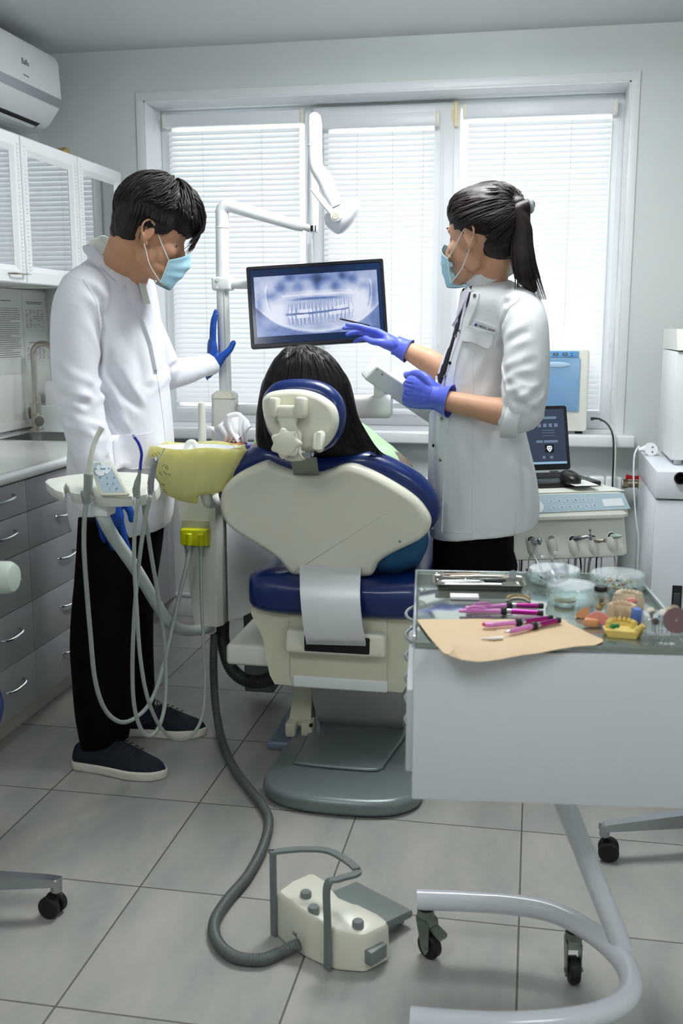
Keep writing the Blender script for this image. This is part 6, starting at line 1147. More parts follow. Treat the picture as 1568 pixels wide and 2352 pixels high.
def eyes(t, M):
    for s in (-1, 1):
        eb = MB().m(0).ell((.0695, s*.031, .006), .0115, M=M).m(1).ell((.0778, s*.0325, .003), (.0040, .0056, .0056), M=M); eb.build('eye', [mat('eye_white', '#d8d4cf', .2), mat('iris', '#2a1c14', .15)], t, angle=180)
        lid = MB(); lid.grid(lambda u, v: M @ V((.0695+.0128*math.cos(R(-4+66*v))*math.cos(R(-68+136*u)), s*.031+.0128*math.cos(R(-4+66*v))*math.sin(R(-68+136*u)), .006+.0128*math.sin(R(-4+66*v)))), 14, 7); lid.build('eyelid', skin, t, angle=180)
        br_ = MB(); br_.tube(smoothpath([(.095, s*.013, .034), (.0935, s*.026, .039), (.084, s*.043, .035)], 4), [.0022, .003, .003, .0028, .0026, .0024, .002, .0015, .001], 8, M=M, flat=1).build('eyebrow', hair1, t, angle=180)
def face_mask(t, M, near):
    def mf(u, v):
        U_ = 2*u-1; ph = U_*R(74); zt = .004-.046*abs(U_)**1.25; zbt = -.112+.006*abs(U_)**2; z = zt+(zbt-zt)*v
        rx = .072+.012*math.sin(PI*min(1, v*1.15))*(1-abs(U_))**.7-(.014*max(0, v-.75)*4*(.25)); x = .046+rx*math.cos(ph)**.8; nose_ = .010*math.exp(-(U_/.16)**2)*math.exp(-((v-.22)/.28)**2)
        pl = .0016*math.sin(v*PI*7+.8)*(1-abs(U_)**3); return M @ V((x+nose_+pl*.9-.006*v*(1-abs(U_)), .068*math.sin(ph)*(1-.12*v), z))
    MB().sheet(mf, 49, 34, .0012).build('face_mask', maskm, t, angle=180)
    ed = MB()
    for uu in (0, 1): ed.tube([mf(uu, k/12) for k in range(13)], .0014, 6)
    ed.build('mask_binding', maskw, t)
    for s in (-1, 1):
        uu = .5+.5*s; st_ = MB()
        st_.tube(smoothpath([mf(uu, .03), M @ V((.040, s*.071, -.012)), M @ V((.012, s*.077, .018)), M @ V((-.006, s*.082, .030))], 5), .0014, 6)
        st_.tube(smoothpath([mf(uu, .97), M @ V((.030, s*.068, -.075)), M @ V((.008, s*.073, -.045)), M @ V((-.004, s*.078, -.030))], 5), .0014, 6); st_.build('ear_loop', maskw, t, angle=180)
# ---- gloved hands
def hand(name, m_, parent, W, x, y, z, S, bends, spread, thumb, cuff=.05, cr=.033, vox=.0021, cuff_dir=None):
    x = V(x).normalized(); y = V(y); y = (y-x*y.dot(x)).normalized(); z0 = x.cross(y); z = z0 if z0.dot(V(z)) > 0 else -z0
    M = MX(((x.x*S, y.x*S, z.x*S, W[0]), (x.y*S, y.y*S, z.y*S, W[1]), (x.z*S, y.z*S, z.z*S, W[2]), (0, 0, 0, 1))); b = MB()
    def pr_(xx, w_, h_, zc=0, yc=0): return [M @ V((xx, yc+w_*math.copysign(abs(math.cos(a))**.8, math.cos(a)), zc+h_*math.copysign(abs(math.sin(a))**.8, math.sin(a)))) for a in np.linspace(0, 2*PI, 21)[:-1]]
    b.loft([pr_(-.012, .024, .018), pr_(0, .027, .019), pr_(.02, .032, .019), pr_(.045, .038, .017), (pr_(.075, .041, .015, .001)), pr_(.092, .038, .011, .002), pr_(.099, .03, .006, .002)])
    b.ell((.03, .022, -.008), (.032, .018, .016), M=M)
    base = [(.090, .029), (.094, .0095), (.091, -.0105), (.083, -.029)]; L_ = [(.040, .024, .020), (.044, .027, .021), (.040, .025, .020), (.031, .019, .018)]; rr_ = [.0082, .0084, .0080, .0070]
    for k in range(4):
        p = V((base[k][0]-.012, base[k][1], .001)); pts = [(M @ p, rr_[k]*1.1*S)]; ang = 0; sp_ = spread[k]
        for j in range(3):
            ang += bends[k][j]; dl = L_[k][j]+(.012 if j == 0 else 0); p = p+V((math.cos(ang)*dl, math.sin(sp_)*dl*math.cos(ang), -math.sin(ang)*dl)); pts.append((M @ p, rr_[k]*(1, .95, .78)[j]*S))
        limb(b, pts, 14, 4)
    limb(b, [(M @ V(q), r_*S) for q, r_ in zip(thumb, (.015, .0125, .0105, .0085))], 14, 4)
    co, no, fs = remesh(b, vox, 2, .5); gv = [] if bends[0][0] < .5 else [q for y_ in (.0195, -.0005, -.020) for q in ((tuple(M @ V((.070, y_, .014))), tuple(M @ V((.112, y_, .004))), .0026*S, .0034), (tuple(M @ V((.104, y_, .010))), tuple(M @ V((.122, y_, -.030))), .0028*S, .0040))]
    co = folds(co, no, gv, .0006, 60, 3, (1, 1, 1)); g = link_mesh(name, [V(p) for p in co], fs, m_, parent, 180)
    if cuff:
        cd_ = V(cuff_dir).normalized() if cuff_dir else -x; c0_ = V(W)+x*.012*S; cp_ = MB(); rg_ = []
        for k in range(9):
            t_ = k/8; q = c0_.lerp(V(W)+cd_*cuff, t_); r_ = (.030+(cr-.030)*t_**1.5)*S*(1 if k < 8 else 1.07); rg_.append((q, r_))
        a = V((0, 0, 1)) if abs(cd_.z) < .8 else V((1, 0, 0)); u_ = (a-cd_*a.dot(cd_)).normalized(); v_ = cd_.cross(u_)
        cp_.loft([[q+(u_*math.cos(t)*(1+.0)+v_*math.sin(t)*.86)*(r_+.0009*math.sin(t*7+k*2)+.0007*math.sin(t*3+k)) for t in np.linspace(0, 2*PI, 37)[:-1]] for k, (q, r_) in enumerate(rg_)]+[[q+(u_*math.cos(t)+v_*math.sin(t)*.86)*(r_-.003) for t in np.linspace(0, 2*PI, 37)[:-1]] for q, r_ in [rg_[-1]]+rg_[:1][::-1]])
        cp_.build('glove_cuff', m_, g, angle=60)
    return g
relax = [(.25, .3, .25)]*4
def strands(mb, paths, r0, r1, seg=5, n=5):
    for pth in paths: ps = smoothpath(pth, n); k = len(ps); mb.tube(ps, [r0*(.5+.5*min(1, i/(k*.2)))*(1-(i/(k-1))**2*.85)+r1*0 for i in range(k)], seg, caps=False)
def shoe(t, heel, toe, label, wd=.050, h=.075):
    heel = V(heel); toe = V(toe); L_ = (toe-heel).length; x = (toe-heel).normalized(); y = V((-x.y, x.x, 0)); M = MX(((x.x, y.x, 0, heel.x), (x.y, y.y, 0, heel.y), (0, 0, 1, 0), (0, 0, 0, 1)))
    W_ = lambda s: wd*(.62+.1*math.sin(s*PI)+.30*math.exp(-((s-.70)/.22)**2))*min(1, (s/.06+.12)**.5)*min(1, ((1-s)/.10+.02)**.5)
    def outl(s, k=1): return W_(s)*k
    S_ = [.0, .02, .05, .1, .2, .32, .45, .58, .7, .8, .88, .94, .98, 1.0]
    up_ = MB(); tp = [.045, .062, .072, .078, .082, .088, .094, .086, .070, .058, .050, .042, .032, .022]
    rg_ = []
    for s, tz in zip(S_, tp):
        w_ = max(W_(min(max(s, .004), .996)), .004); q = []
        for k in range(20):
            a = 2*PI*k/20; ca, sa = math.cos(a), math.sin(a); zz = .018 if sa < 0 else .018+(tz-.014)*sa**.7; q.append(M @ V((s*L_*.985+.002, w_*.97*math.copysign(abs(ca)**.7, ca)*(1-.28*max(0, sa)), zz)))
        rg_.append(q)
    up_.loft(resample(rg_, 2)); U = up_.build('shoe_upper', mat('shoe_navy', '#141c28', .75, bump=.25, bscale=120), t, angle=180, label=label)
    sl_ = MB(); o_ = [(s*L_, W_(min(max(s, .004), .996))*1.06+.002) for s in np.linspace(0, 1, 26)]; loop = o_+[(x_, -w_) for x_, w_ in reversed(o_)]
    sl_.prism(loop, .027, .005, M=M, seg=2).build('sole', mat('sole_white', '#e2dfd2', .5, var=.1, vscale=30), U, angle=60)
    la_ = MB()
    for k in range(5):
        s = .47+k*.055; z_ = .0065+float(np.interp(s+.01, S_, tp)); la_.tube(smoothpath([M @ V((s*L_, -.024, z_-.006)), M @ V((s*L_+.006, -.008, z_)), M @ V((s*L_+.010, .012, z_)), M @ V((s*L_+.012, .024, z_-.006))], 4), .0016, 6)
    la_.tube(smoothpath([M @ V((.46*L_, .0, .100)), M @ V((.44*L_, .018, .108)), M @ V((.47*L_, .028, .094)), M @ V((.49*L_, .0, .099)), M @ V((.53*L_, -.026, .096)), M @ V((.49*L_, -.032, .080))], 5), .0015, 6)
    la_.build('laces', mat('lace_navy', '#0d131b', .6), U, angle=180); return U
# ================================================================ man in the long white coat
YM = 2.90
man = thing('person', 'man in long white coat, blue mask and dark blue gloves, hand on the white post', 'person', (-1.2, 2.9, 0))
HM = head_frame((343, 537), 2.79, R(26), R(22), R(0), 1.05, -1)
neck0 = HM @ V((-.035, 0, -.045)); neckb = P(262, 640, Y=2.93)
b = MB(); head_parts(b, HM); limb(b, [(neck0, .060), (neck0.lerp(neckb, .5), .057), (neckb, .064)], 20)
limb(b, [(HM @ V((.0, 0, -.055)), .045), (P(300, 640, Y=2.93), .05)], 16)
def body_limbs(b, sh_r, el_r, wr_r, sh_l, el_l, wr_l, chest, hips, hipr, kneer, ankr, hipl, kneel, ankl, r=1):
    limb(b, [(neckb_, .05), (chest, .105*r), ((chest+hips)/2, .095*r), (hips, .115*r)], 20)
    limb(b, [(sh_r, .045), (sh_l, .045)], 14)
    for s_, e_, w_ in ((sh_r, el_r, wr_r), (sh_l, el_l, wr_l)): limb(b, [(s_, .046*r), (s_.lerp(e_, .5), .043*r), (e_, .035*r)], 14); limb(b, [(e_, .036*r), (e_.lerp(w_, .3), .037*r), (w_, .025*r)], 14)
    for h_, k_, a_ in ((hipr, kneer, ankr), (hipl, kneel, ankl)): limb(b, [(h_, .075*r), (h_.lerp(k_, .5), .065*r), (k_, .046*r)], 14); limb(b, [(k_, .047*r), (k_.lerp(a_, .3), .05*r), (a_, .034*r), (a_-V((0, 0, .03)), .020*r)], 14)
neckb_ = neckb
shR, elR, wrR = P(195, 690, Y=2.78), P(172, 880, Y=2.74), P(236, 1112, Y=2.72)
shL, elL, wrL = P(292, 690, Y=3.10), P(372, 862, Y=3.18), P(484, 838, Y=3.405)
hipR, knR, anR = P(240, 1240, Y=2.84), P(238, 1460, Y=2.80), V((-1.275, 2.790, .09)); hipL, knL, anL = P(300, 1230, Y=3.0), P(305, 1440, Y=3.0), V((-1.235, 3.02, .09))
body_limbs(b, shR, elR, wrR, shL, elL, wrL, P(255, 760, Y=2.95), P(275, 1150, Y=2.94), hipR, knR, anR, hipL, knL, anL)
co, no, fs = remesh(b, .0034, 5, .5); link_mesh('body', [V(p) for p in co], fs, skin, man, 180); HS = Surf(co, fs)
eyes(man, HM); face_mask(man, HM, -1)
# coat
b = MB(); Yc = 2.97
rg = [ring(222, 312, 585, Yc, .055), ring(205, 325, 605, Yc, .10), ring(185, 334, 632, Yc, .150), ring(172, 342, 665, Yc, .172), ring(165, 350, 705, Yc, .175), ring(160, 360, 760, Yc, .172), ring(162, 370, 820, Yc, .165), ring(168, 379, 880, Yc, .158), ring(172, 385, 940, Yc, .157), ring(172, 389, 1000, Yc, .162), ring(170, 391, 1060, Yc, .168), ring(170, 390, 1120, Yc, .172), ring(176, 385, 1180, Yc, .172), ring(190, 376, 1218, Yc, .17, pyr=1208), ring(190, 373, 1226, Yc, .168, pyr=1214)]
b.loft(resample(rg, 3)); limb(b, [(P(196, 668, Y=2.79), .072), (P(176, 712, Y=2.76), .069), (P(170, 800, Y=2.745), .066), (P(173, 880, Y=2.74), .062), (P(189, 960, Y=2.735), .059), (P(212, 1045, Y=2.725), .056)], 26, 5)
limb(b, [(P(212, 1045, Y=2.725), .057), (P(230, 1110, Y=2.72), .051)], 24, 4)
limb(b, [(P(292, 690, Y=3.06), .07), (P(345, 790, Y=3.13), .062), (P(376, 858, Y=3.18), .058)], 22, 5); limb(b, [(P(378, 860, Y=3.18), .054), (P(425, 852, Y=3.28), .046), (P(458, 843, Y=3.35), .040)], 22, 5)
co, no, fs = remesh(b, .0056, 4, .5)
g = lambda px, py, Y=2.7: tuple(P(px, py, Y=Y))
tmpS = Surf(co, fs); H_ = lambda px, py: tuple(tmpS.hit(px, py, 0, 2.8))
fl_ = [((232,700),(228,770),.010,.010), ((228,770),(226,860),.008,.012), ((226,860),(238,960),.009,.013), ((238,960),(255,1050),.010,.012), ((130,850),(215,905),.012,.010), ((135,905),(205,930),.010,.009), ((150,960),(235,1000),.010,.010), ((150,1010),(245,1020),.010,.012), ((165,1045),(250,1060),.009,.009), ((190,930),(240,880),.010,.008), ((240,830),(300,930),.016,.009), ((235,860),(270,1000),.014,.008), ((290,900),(325,945),.012,.005), ((260,960),(290,1000),.010,.005), ((200,660),(235,700),.012,.006), ((205,720),(240,820),.014,.005), ((310,760),(330,900),.018,.005), ((270,720),(300,830),.018,.004), ((410,830),(440,890),.009,.006), ((395,850),(430,885),.010,.006), ((440,820),(455,870),.008,.004), ((170,1100),(230,1190),.016,.006), ((320,1130),(350,1210),.018,.006)]
co = folds(co, no, [(H_(*a), H_(*c), w_, am) for a, c, w_, am in [(q0, q1, q2, q3*1.35) for q0, q1, q2, q3 in fl_]], .0042, 6, 2)
coat = link_mesh('coat', [V(p) for p in co], fs, coatm, man, 180); CS = Surf(co, fs)
patch(CS, [(226,548),(211,566),(202,588),(208,600),(224,614),(240,628),(262,646),(284,652),(296,640),(272,612),(250,585),(236,562)], .001, .010, 'coat_collar', coatm, coat, 5, 2.9)
patch(CS, [(262,648),(276,668),(282,654),(300,690),(322,735),(340,790),(352,850),(360,850),(356,800),(347,740),(336,690),(322,655),(300,636),(285,640)], .001, .011, 'lapel', coatm, coat, 5, 2.9)
patch(CS, [(258,998),(300,1001),(345,994),(352,988),(356,1060),(352,1075),(262,1080)], .001, .003, 'pocket', coatm, coat, 4, 2.8)
sm = MB(); seam(sm, CS, [(358,850),(370,930),(378,1000),(382,1080),(380,1160),(374,1205)], .0012, .0008, 2.8); seam(sm, CS, [(190,640),(205,665),(222,700),(230,760)], .001, .0004, 2.8); sm.build('coat_seam', coatm, coat, angle=180)
# cuff
cf = MB(); c0_, c1_ = P(455, 843, Y=3.345), P(486, 836, Y=3.40); dd = (c1_-c0_).normalized(); uu = (V((0, 0, 1))-dd*dd.z).normalized(); vv_ = dd.cross(uu)
cf.loft([[c0_.lerp(c1_, t_)+(uu*math.cos(a)+vv_*math.sin(a))*(r_+.001*math.sin(a*4)) for a in np.linspace(0, 2*PI, 31)[:-1]] for t_, r_ in ((0, .038), (.5, .0385), (1, .038), (1, .034), (.3, .033))]); cf.build('sleeve_cuff', coatm, coat, angle=60, fixn=True)
# shirt collar band
def tilt_band(cpx, cY, e1px, b2, drop, grow, name, m_, par, z0=0):
    c = P(*cpx, Y=cY); e1 = P(cpx[0]+e1px[0], cpx[1]+e1px[1], Y=cY)-c; e2 = V((0, b2, 0)); nn = e1.normalized().cross(V((0, 1, 0))).normalized(); nn = nn if nn.z > 0 else -nn
    rr_ = lambda k, h_: [c+e1*k*math.cos(a)+e2*k*math.sin(a)+nn*h_ for a in np.linspace(0, 2*PI, 41)[:-1]]
    MB().loft([rr_(1+grow, -drop), rr_(1+grow*.3, -drop*.4), rr_(1, 0), rr_(.96, .0), rr_(.95, -drop*.4), rr_(.97, -drop)], caps=False).build(name, m_, par, angle=70, fixn=True)
tilt_band((283, 590), 2.93, (46, 50), .072, .035, .2, 'shirt_collar', cloth('shirt_cream', '#e9ebe0'), man)
tilt_band((272, 598), 2.93, (50, 44), .09, .03, .2, 'coat_neckline', coatm, man)
MB().sheet(lambda u, v: P(314+14*u+v*16, 632+v*66, Y=2.88+.03*u), 6, 10, .002).build('tie', cloth('shirt_cream', '#e9ebe0'), man)  # cream strip is the shirt placket below the collar, no necktie
# trousers
b = MB()
rg = [ring(190, 300, 1180, 2.86, .095), ring(186, 305, 1240, 2.85, .098), ring(180, 308, 1330, 2.83, .092), ring(170, 304, 1420, 2.82, .082), ring(168, 298, 1500, 2.81, .076), ring(172, 296, 1580, 2.80, .072), ring(180, 296, 1650, 2.795, .072), ring(192, 290, 1708, 2.79, .070, pyr=1696), ring(196, 288, 1712, 2.79, .066, pyr=1700)]
b.loft(resample(rg, 2)); rg = [ring(230, 372, 1180, 3.0, .10), ring(235, 368, 1240, 3.0, .10), ring(245, 360, 1300, 3.0, .092), ring(252, 346, 1390, 3.0, .085), ring(256, 345, 1480, 3.005, .078), ring(262, 349, 1560, 3.01, .072), ring(268, 352, 1632, 3.015, .072, pyr=1618), ring(270, 350, 1637, 3.015, .066, pyr=1622)]
b.loft(resample(rg, 2)); limb(b, [(P(250, 1160, Y=2.89), .085), (P(310, 1160, Y=2.97), .085)], 24); co, no, fs = remesh(b, .007, 3, .5)
tS = Surf(co, fs); H_ = lambda px, py: tuple(tS.hit(px, py, 0, 2.85)); co = folds(co, no, [(H_(*a), H_(*c), w_, am) for a, c, w_, am in [((200,1420),(290,1470),.014,.006), ((180,1650),(280,1640),.012,.006), ((190,1600),(280,1620),.012,.005), ((300,1380),(345,1400),.012,.006)]], .003, 8, 5); link_mesh('trousers', [V(p) for p in co], fs, trou, man, 180)
shoe(man, (-1.355, 2.765, 0), (-1.045, 2.735, 0), 'dark navy sneaker with white sole, nearer foot'); shoe(man, (-1.325, 3.035, 0), (-1.03, 3.075, 0), 'dark navy sneaker with white sole, further foot')
for a_ in (anR, anL): MB().tube([a_+V((0, 0, .09)), a_+V((0, 0, .0)), a_-V((0, 0, .035))], [.046, .045, .043], 20).build('sock', mat('sock_navy', '#121a2c', .8), man)
# gloves
hand('glove', gl_d, man, P(488, 846, Y=3.408), (.02, .02, 1), (.42, -.9, 0), (-.9, -.42, 0), 1.04, [(.02, .10, .12)]*3+[(.05, .15, .12)], (.03, 0, -.03, -.08), [(.012, .020, -.012), (.042, .040, -.030), (.062, .046, -.050), (.085, .046, -.062)], cuff=.03, cr=.031, cuff_dir=(-.75, -.35, -.25))
hand('glove', gl_d, man, P(243, 1128, Y=2.715), (.12, -.02, -1), (1, .1, .1), (0, -1, 0), 1.04, [(.12, .2, .18), (.15, .25, .2), (.2, .3, .22), (.22, .3, .22)], (.05, 0, -.04, -.08), [(.015, .022, -.006), (.042, .046, -.012), (.068, .056, -.014), (.088, .055, -.016)], cuff=.03, cr=.032)
# hair
def hair_cap(M, parts, vox=.004, sm_=3):
    b = MB()
    for c, r in parts: b.ell(c, r, M=M)
    return remesh(b, vox, sm_, .5)
co, no, fs = hair_cap(HM, [((-.010, 0, .066), (.106, .088, .098)), ((.030, 0, .092), (.092, .082, .075)), ((-.046, 0, .030), (.060, .074, .078)), ((-.048, 0, -.005), (.050, .066, .050)), ((.012, -.066, .045), (.045, .020, .038)), ((.012, .066, .045), (.045, .020, .038)), ((.078, 0, .070), (.044, .062, .040))])
IH = HM.inverted(); keep = []
loc = np.array([IH @ V(p) for p in co]); dsp = .004*np.array([noise.noise(V((p[0]*20, p[1]*60, p[2]*20))) + .6*noise.noise(V((p[0]*45, p[1]*110, p[2]*45))) for p in loc]); co2 = co+no*dsp[:, None]
hm_ = link_mesh('hair', [V(p) for p in co2], fs, hair1, man, 180)
lk = MB(); rn = random.Random(11); paths = []
def ellp(th, ph, k=1.0, c=(.010, 0, .064), r=(.126, .096, .110)): return V((c[0]+r[0]*k*math.sin(ph)*math.cos(th), c[1]+r[1]*k*math.sin(ph)*math.sin(th), c[2]+r[2]*k*math.cos(ph)))
for i in range(620):
    th = rn.uniform(-PI, PI); ph0 = math.acos(1-rn.random()*1.15)*.8; fr_ = math.cos(th)
    lim = R(92) if fr_ > .55 else (R(88) if abs(math.sin(th)) > .75 and fr_ > -.35 else R(128)-R(30)*max(0, fr_))
    ph1 = min(ph0+rn.uniform(.45, .8), lim); 
    if ph1 < ph0+.12: ph0 = ph1-.4
    k = rn.uniform(.955, 1.0)+(.03 if ph0 < .6 else 0); sw = rn.uniform(-.15, .15)+.25*math.sin(th)
    paths.append([HM @ ellp(th+sw*(q/4)*(1 if fr_ < .3 else -.6), ph0+(ph1-ph0)*q/4, k*(1+.015*math.sin(q*1.3)-.02*(q == 4))) for q in range(5)])
for i in range(110):                                         # fringe falling over the forehead
    y = rn.uniform(-.062, .058); z0_ = rn.uniform(.12, .15); L_ = rn.uniform(.7, 1.25); cu = rn.uniform(-.012, .012)
    paths.append([HM @ V(p) for p in ((.06, y*.8, z0_), (.100, y*.95, z0_-.015), (.124, y+cu*.5, z0_-.05*L_), (.128-.1*abs(y), y+cu, z0_-.082*L_), (.122-.2*abs(y), y+cu*2, z0_-.102*L_))])
for i in range(60):                                          # sideburn and nape
    s_ = rn.choice((-1, 1)); x = rn.uniform(-.075, .030); paths.append([HM @ V(p) for p in ((x, s_*.086, .06), (x+.003, s_*.086, .035), (x+.004, s_*.082, .018+.02*(x > -.03)), (x+.004, s_*.079, (.006 if x > -.02 else -.025)))])
strands(lk, paths, .0030, 0, 5, 3); lk.build('hair_locks', hair1, hm_, angle=180)

# ================================================================ woman in the white jacket
wo = thing('person', 'woman with ponytail, white jacket, blue mask and violet gloves, pointing at the monitor', 'person', (-.12, 3.08, 0))
HW = head_frame((1074, 545), 3.01, R(180-30), R(5), R(0), 1.13, 1)
neckb_ = P(1120, 655, Y=3.12); neck0 = HW @ V((-.038, 0, -.04)); b = MB(); head_parts(b, HW, 1); limb(b, [(neck0, .050), (neck0.lerp(neckb_, .5), .048), (neckb_, .058)], 20); limb(b, [(HW @ V((.0, 0, -.055)), .038), (P(1102, 650, Y=3.11), .042)], 16)
shN, elN, wrN = P(1198, 715, Y=2.99), P(1203, 945, Y=2.945), P(1028, 921, Y=2.985); shF, elF, wrF = P(1120, 705, Y=3.26), P(1075, 900, Y=3.30), P(916, 797, Y=3.34)
body_limbs(b, shN, elN, wrN, shF, elF, wrF, P(1110, 770, Y=3.13), P(1110, 1180, Y=3.14), P(1085, 1250, Y=3.11), V((-.13, 3.09, .48)), V((-.11, 3.09, .09)), P(1100, 1250, Y=3.19), V((-.15, 3.20, .48)), V((-.15, 3.20, .09)), .84)
limb(b, [(P(1215, 955, Y=2.945), .038), (P(1150, 947, Y=2.95), .0395), (P(1090, 934, Y=2.965), .034), (wrN, .030)], 20); limb(b, [(elF, .036), (P(1000, 836, Y=3.315), .036), (P(955, 812, Y=3.33), .030), (wrF, .025)], 18)
co, no, fs = remesh(b, .0034, 5, .5); link_mesh('body', [V(p) for p in co], fs, skin2, wo, 180); eyes(wo, HW); face_mask(wo, HW, 1)
# jacket
Yj = 3.15; b = MB()
rg = [ring(1076, 1150, 655, Yj, .06, pyr=640), ring(1066, 1172, 662, Yj, .09, pyr=642), ring(1058, 1195, 668, Yj, .13, pyr=657), ring(1053, 1215, 690, Yj, .155), ring(1046, 1222, 730, Yj, .155), ring(1032, 1218, 780, Yj, .147), ring(1014, 1205, 830, Yj, .142), ring(1000, 1195, 880, Yj, .140), ring(993, 1195, 930, Yj, .142), ring(989, 1204, 980, Yj, .147), ring(987, 1216, 1030, Yj, .153), ring(986, 1228, 1080, Yj, .160), ring(986, 1236, 1130, Yj, .165), ring(987, 1239, 1180, Yj, .165, pyr=1170), ring(988, 1234, 1222, Yj, .162, pyr=1200), ring(990, 1230, 1228, Yj, .158, pyr=1206)]
b.loft(resample(rg, 3)); limb(b, [(P(1192, 708, Y=3.03), .066), (P(1205, 745, Y=2.985), .063), (P(1209, 820, Y=2.955), .063), (P(1206, 890, Y=2.94), .063), (P(1200, 940, Y=2.94), .060)], 26, 5); limb(b, [(P(1205, 945, Y=2.94), .056), (P(1190, 952, Y=2.942), .054), (P(1178, 956, Y=2.945), .052)], 24, 4)
limb(b, [(P(1120, 705, Y=3.22), .06), (P(1095, 800, Y=3.26), .056), (P(1070, 880, Y=3.285), .052)], 20, 4)
co, no, fs = remesh(b, .0056, 4, .5); tS = Surf(co, fs); H_ = lambda px, py: tuple(tS.hit(px, py, 0, 2.95))
fl_ = [((1160,720),(1152,800),.009,.009), ((1152,800),(1158,900),.008,.010), ((1155,700),(1172,690),.010,.006), ((1165,790),(1215,760),.012,.006), ((1160,860),(1225,830),.011,.008), ((1165,880),(1235,905),.009,.010), ((1175,900),(1245,925),.008,.009), ((1180,915),(1235,950),.009,.010), ((1150,905),(1200,900),.009,.008), ((1190,935),(1245,890),.010,.008), ((1160,930),(1230,975),.010,.006), ((1100,760),(1085,870),.014,.004), ((1120,830),(1100,900),.016,.005), ((1060,980),(1080,1060),.014,.004), ((1130,980),(1120,1060),.014,.005), ((1000,1000),(1003,1200),.016,.005), ((1195,1020),(1205,1200),.014,.006), ((1050,1100),(1040,1210),.018,.004), ((1140,1110),(1150,1220),.018,.004), ((1170,1050),(1225,1090),.014,.005)]
co = folds(co, no, [(H_(*a), H_(*c), w_, am*1.1) for a, c, w_, am in fl_], .0032, 7, 9); jk = link_mesh('jacket', [V(p) for p in co], fs, coatw, wo, 180); JS = Surf(co, fs)
# folded sleeve cuff
cA, cB = P(1192, 955, Y=2.942), P(1164, 956, Y=2.948); dd = (P(1150, 950, Y=2.95)-P(1203, 950, Y=2.942)).normalized(); uu = (V((0, 0, 1))-dd*dd.z).normalized(); vv_ = dd.cross(uu)
def cring(t_, r_): c = cA.lerp(cB, t_); return [c+(uu*math.cos(a)*(1.05)+vv_*math.sin(a))*r_+dd*(-.018*math.cos(a)) for a in np.linspace(0, 2*PI, 41)[:-1]]
MB().loft([cring(-.35, .057), cring(-.3, .0615), cring(.3, .0605), cring(1, .0585), cring(1.03, .057), cring(1, .0545), cring(.3, .053)]).build('folded_cuff', coatw, jk, angle=60, fixn=True)
# black top in the opening, the far front edge and the near placket
patch(JS, [(1084,655),(1077,690),(1062,735),(1045,775),(1033,820),(1022,862),(1014,882),(1008,878),(1005,856),(1012,820),(1024,785),(1040,750),(1056,720),(1068,690),(1076,655)], .001, .002, 'black_top', mat('black_top', '#060607', .6), jk, 5, 3.0)
patch(JS, [(1056,656),(1077,656),(1072,690),(1058,722),(1038,756),(1022,790),(1010,822),(1003,856),(1006,880),(1002,940),(999,1000),(998,1080),(997,1150),(995,1215),(988,1212),(987,1100),(989,1000),(991,920),(996,870),(1008,815),(1026,770),(1042,730),(1048,690)], .001, .006, 'far_front', mat('jacket_inside', '#d9d9e6', .7), jk, 4, 3.0)
patch(JS, [(1084,672),(1102,676),(1096,700),(1078,745),(1062,790),(1050,830),(1042,880),(1036,930),(1028,1000),(1022,1080),(1018,1150),(1016,1222),(1004,1220),(1005,1150),(1008,1080),(1013,1000),(1021,930),(1027,870),(1040,820),(1052,775),(1068,730),(1080,700)], .0005, .005, 'front_placket', coatw, jk, 4, 3.0)
# stand collar
ck = MB(); cc_ = P(1122, 640, Y=3.13); e1 = V((.064, .010, .034)); e2 = V((0, .072, 0)); nn = V((-.25, 0, 1)).normalized()
A0_, A1_ = R(208), R(208+300)
def colf(u, v):
    a = A0_+(A1_-A0_)*u; c = cc_+nn*(-.020+.050*v); k = 1.14-.16*v; return c+e1*k*math.cos(a)+e2*k*math.sin(a)+V((0, 0, .012*math.cos(a)*v))
ck.sheet(colf, 50, 6, .003); ck.build('stand_collar', coatw, jk, angle=180)
fcl = MB().sheet(lambda u, v: P(1066+22*u-2*v, 652-28*v+6*u, Y=3.15-.02*u), 8, 5, .003); fcl.build('stand_collar', MATS['jacket_inside'], jk, angle=180)
# seams, pocket, flap, badge, studs
sm = MB(); seam(sm, JS, [(1085,808),(1086,900),(1085,1000),(1084,1100),(1084,1180),(1085,1236)], .0011, .0004); seam(sm, JS, [(1172,985),(1182,1060),(1184,1140),(1183,1232)], .0011, .0004); seam(sm, JS, [(1198,655),(1190,690),(1165,712),(1152,760),(1150,820),(1160,880)], .0012, .0004); seam(sm, JS, [(1040,752),(1065,755)], .001, .0004); seam(sm, JS, [(1090,1212),(1140,1216),(1182,1216)], .0009, .0004); seam(sm, JS, [(1006,1216),(1050,1222),(1085,1224)], .0009, .0004); sm.build('seam', coatw, jk, angle=180)
patch(JS, [(1087,1057),(1130,1060),(1181,1054),(1183,1094),(1130,1096),(1087,1094)], .0002, .0018, 'pocket_band', coatw, jk, 3, 3.0)
patch(JS, [(1066,762),(1074,748),(1100,756),(1135,771),(1131,786),(1120,801),(1102,793),(1082,785),(1066,784)], .0005, .006, 'pocket_flap', coatw, jk, 4, 3.0)
bdm = mat('badge_white', '#dfe6e8', .5); bd_ = patch(JS, [(1089,739),(1093,736),(1140,752),(1141,757),(1139,768),(1135,769),(1089,752)], .001, .0025, 'name_badge', bdm, jk, 3, 3.0)
pA, pB = JS.hit(1094, 745, .0050), JS.hit(1138, 761, .0050); ex_ = (pB-pA); pU = JS.hit(1116, 745, .0045)-JS.hit(1114, 760, .0045); BMx = frame3(JS.hit(1094, 746, .0052), ex_, pU); k_ = ex_.length
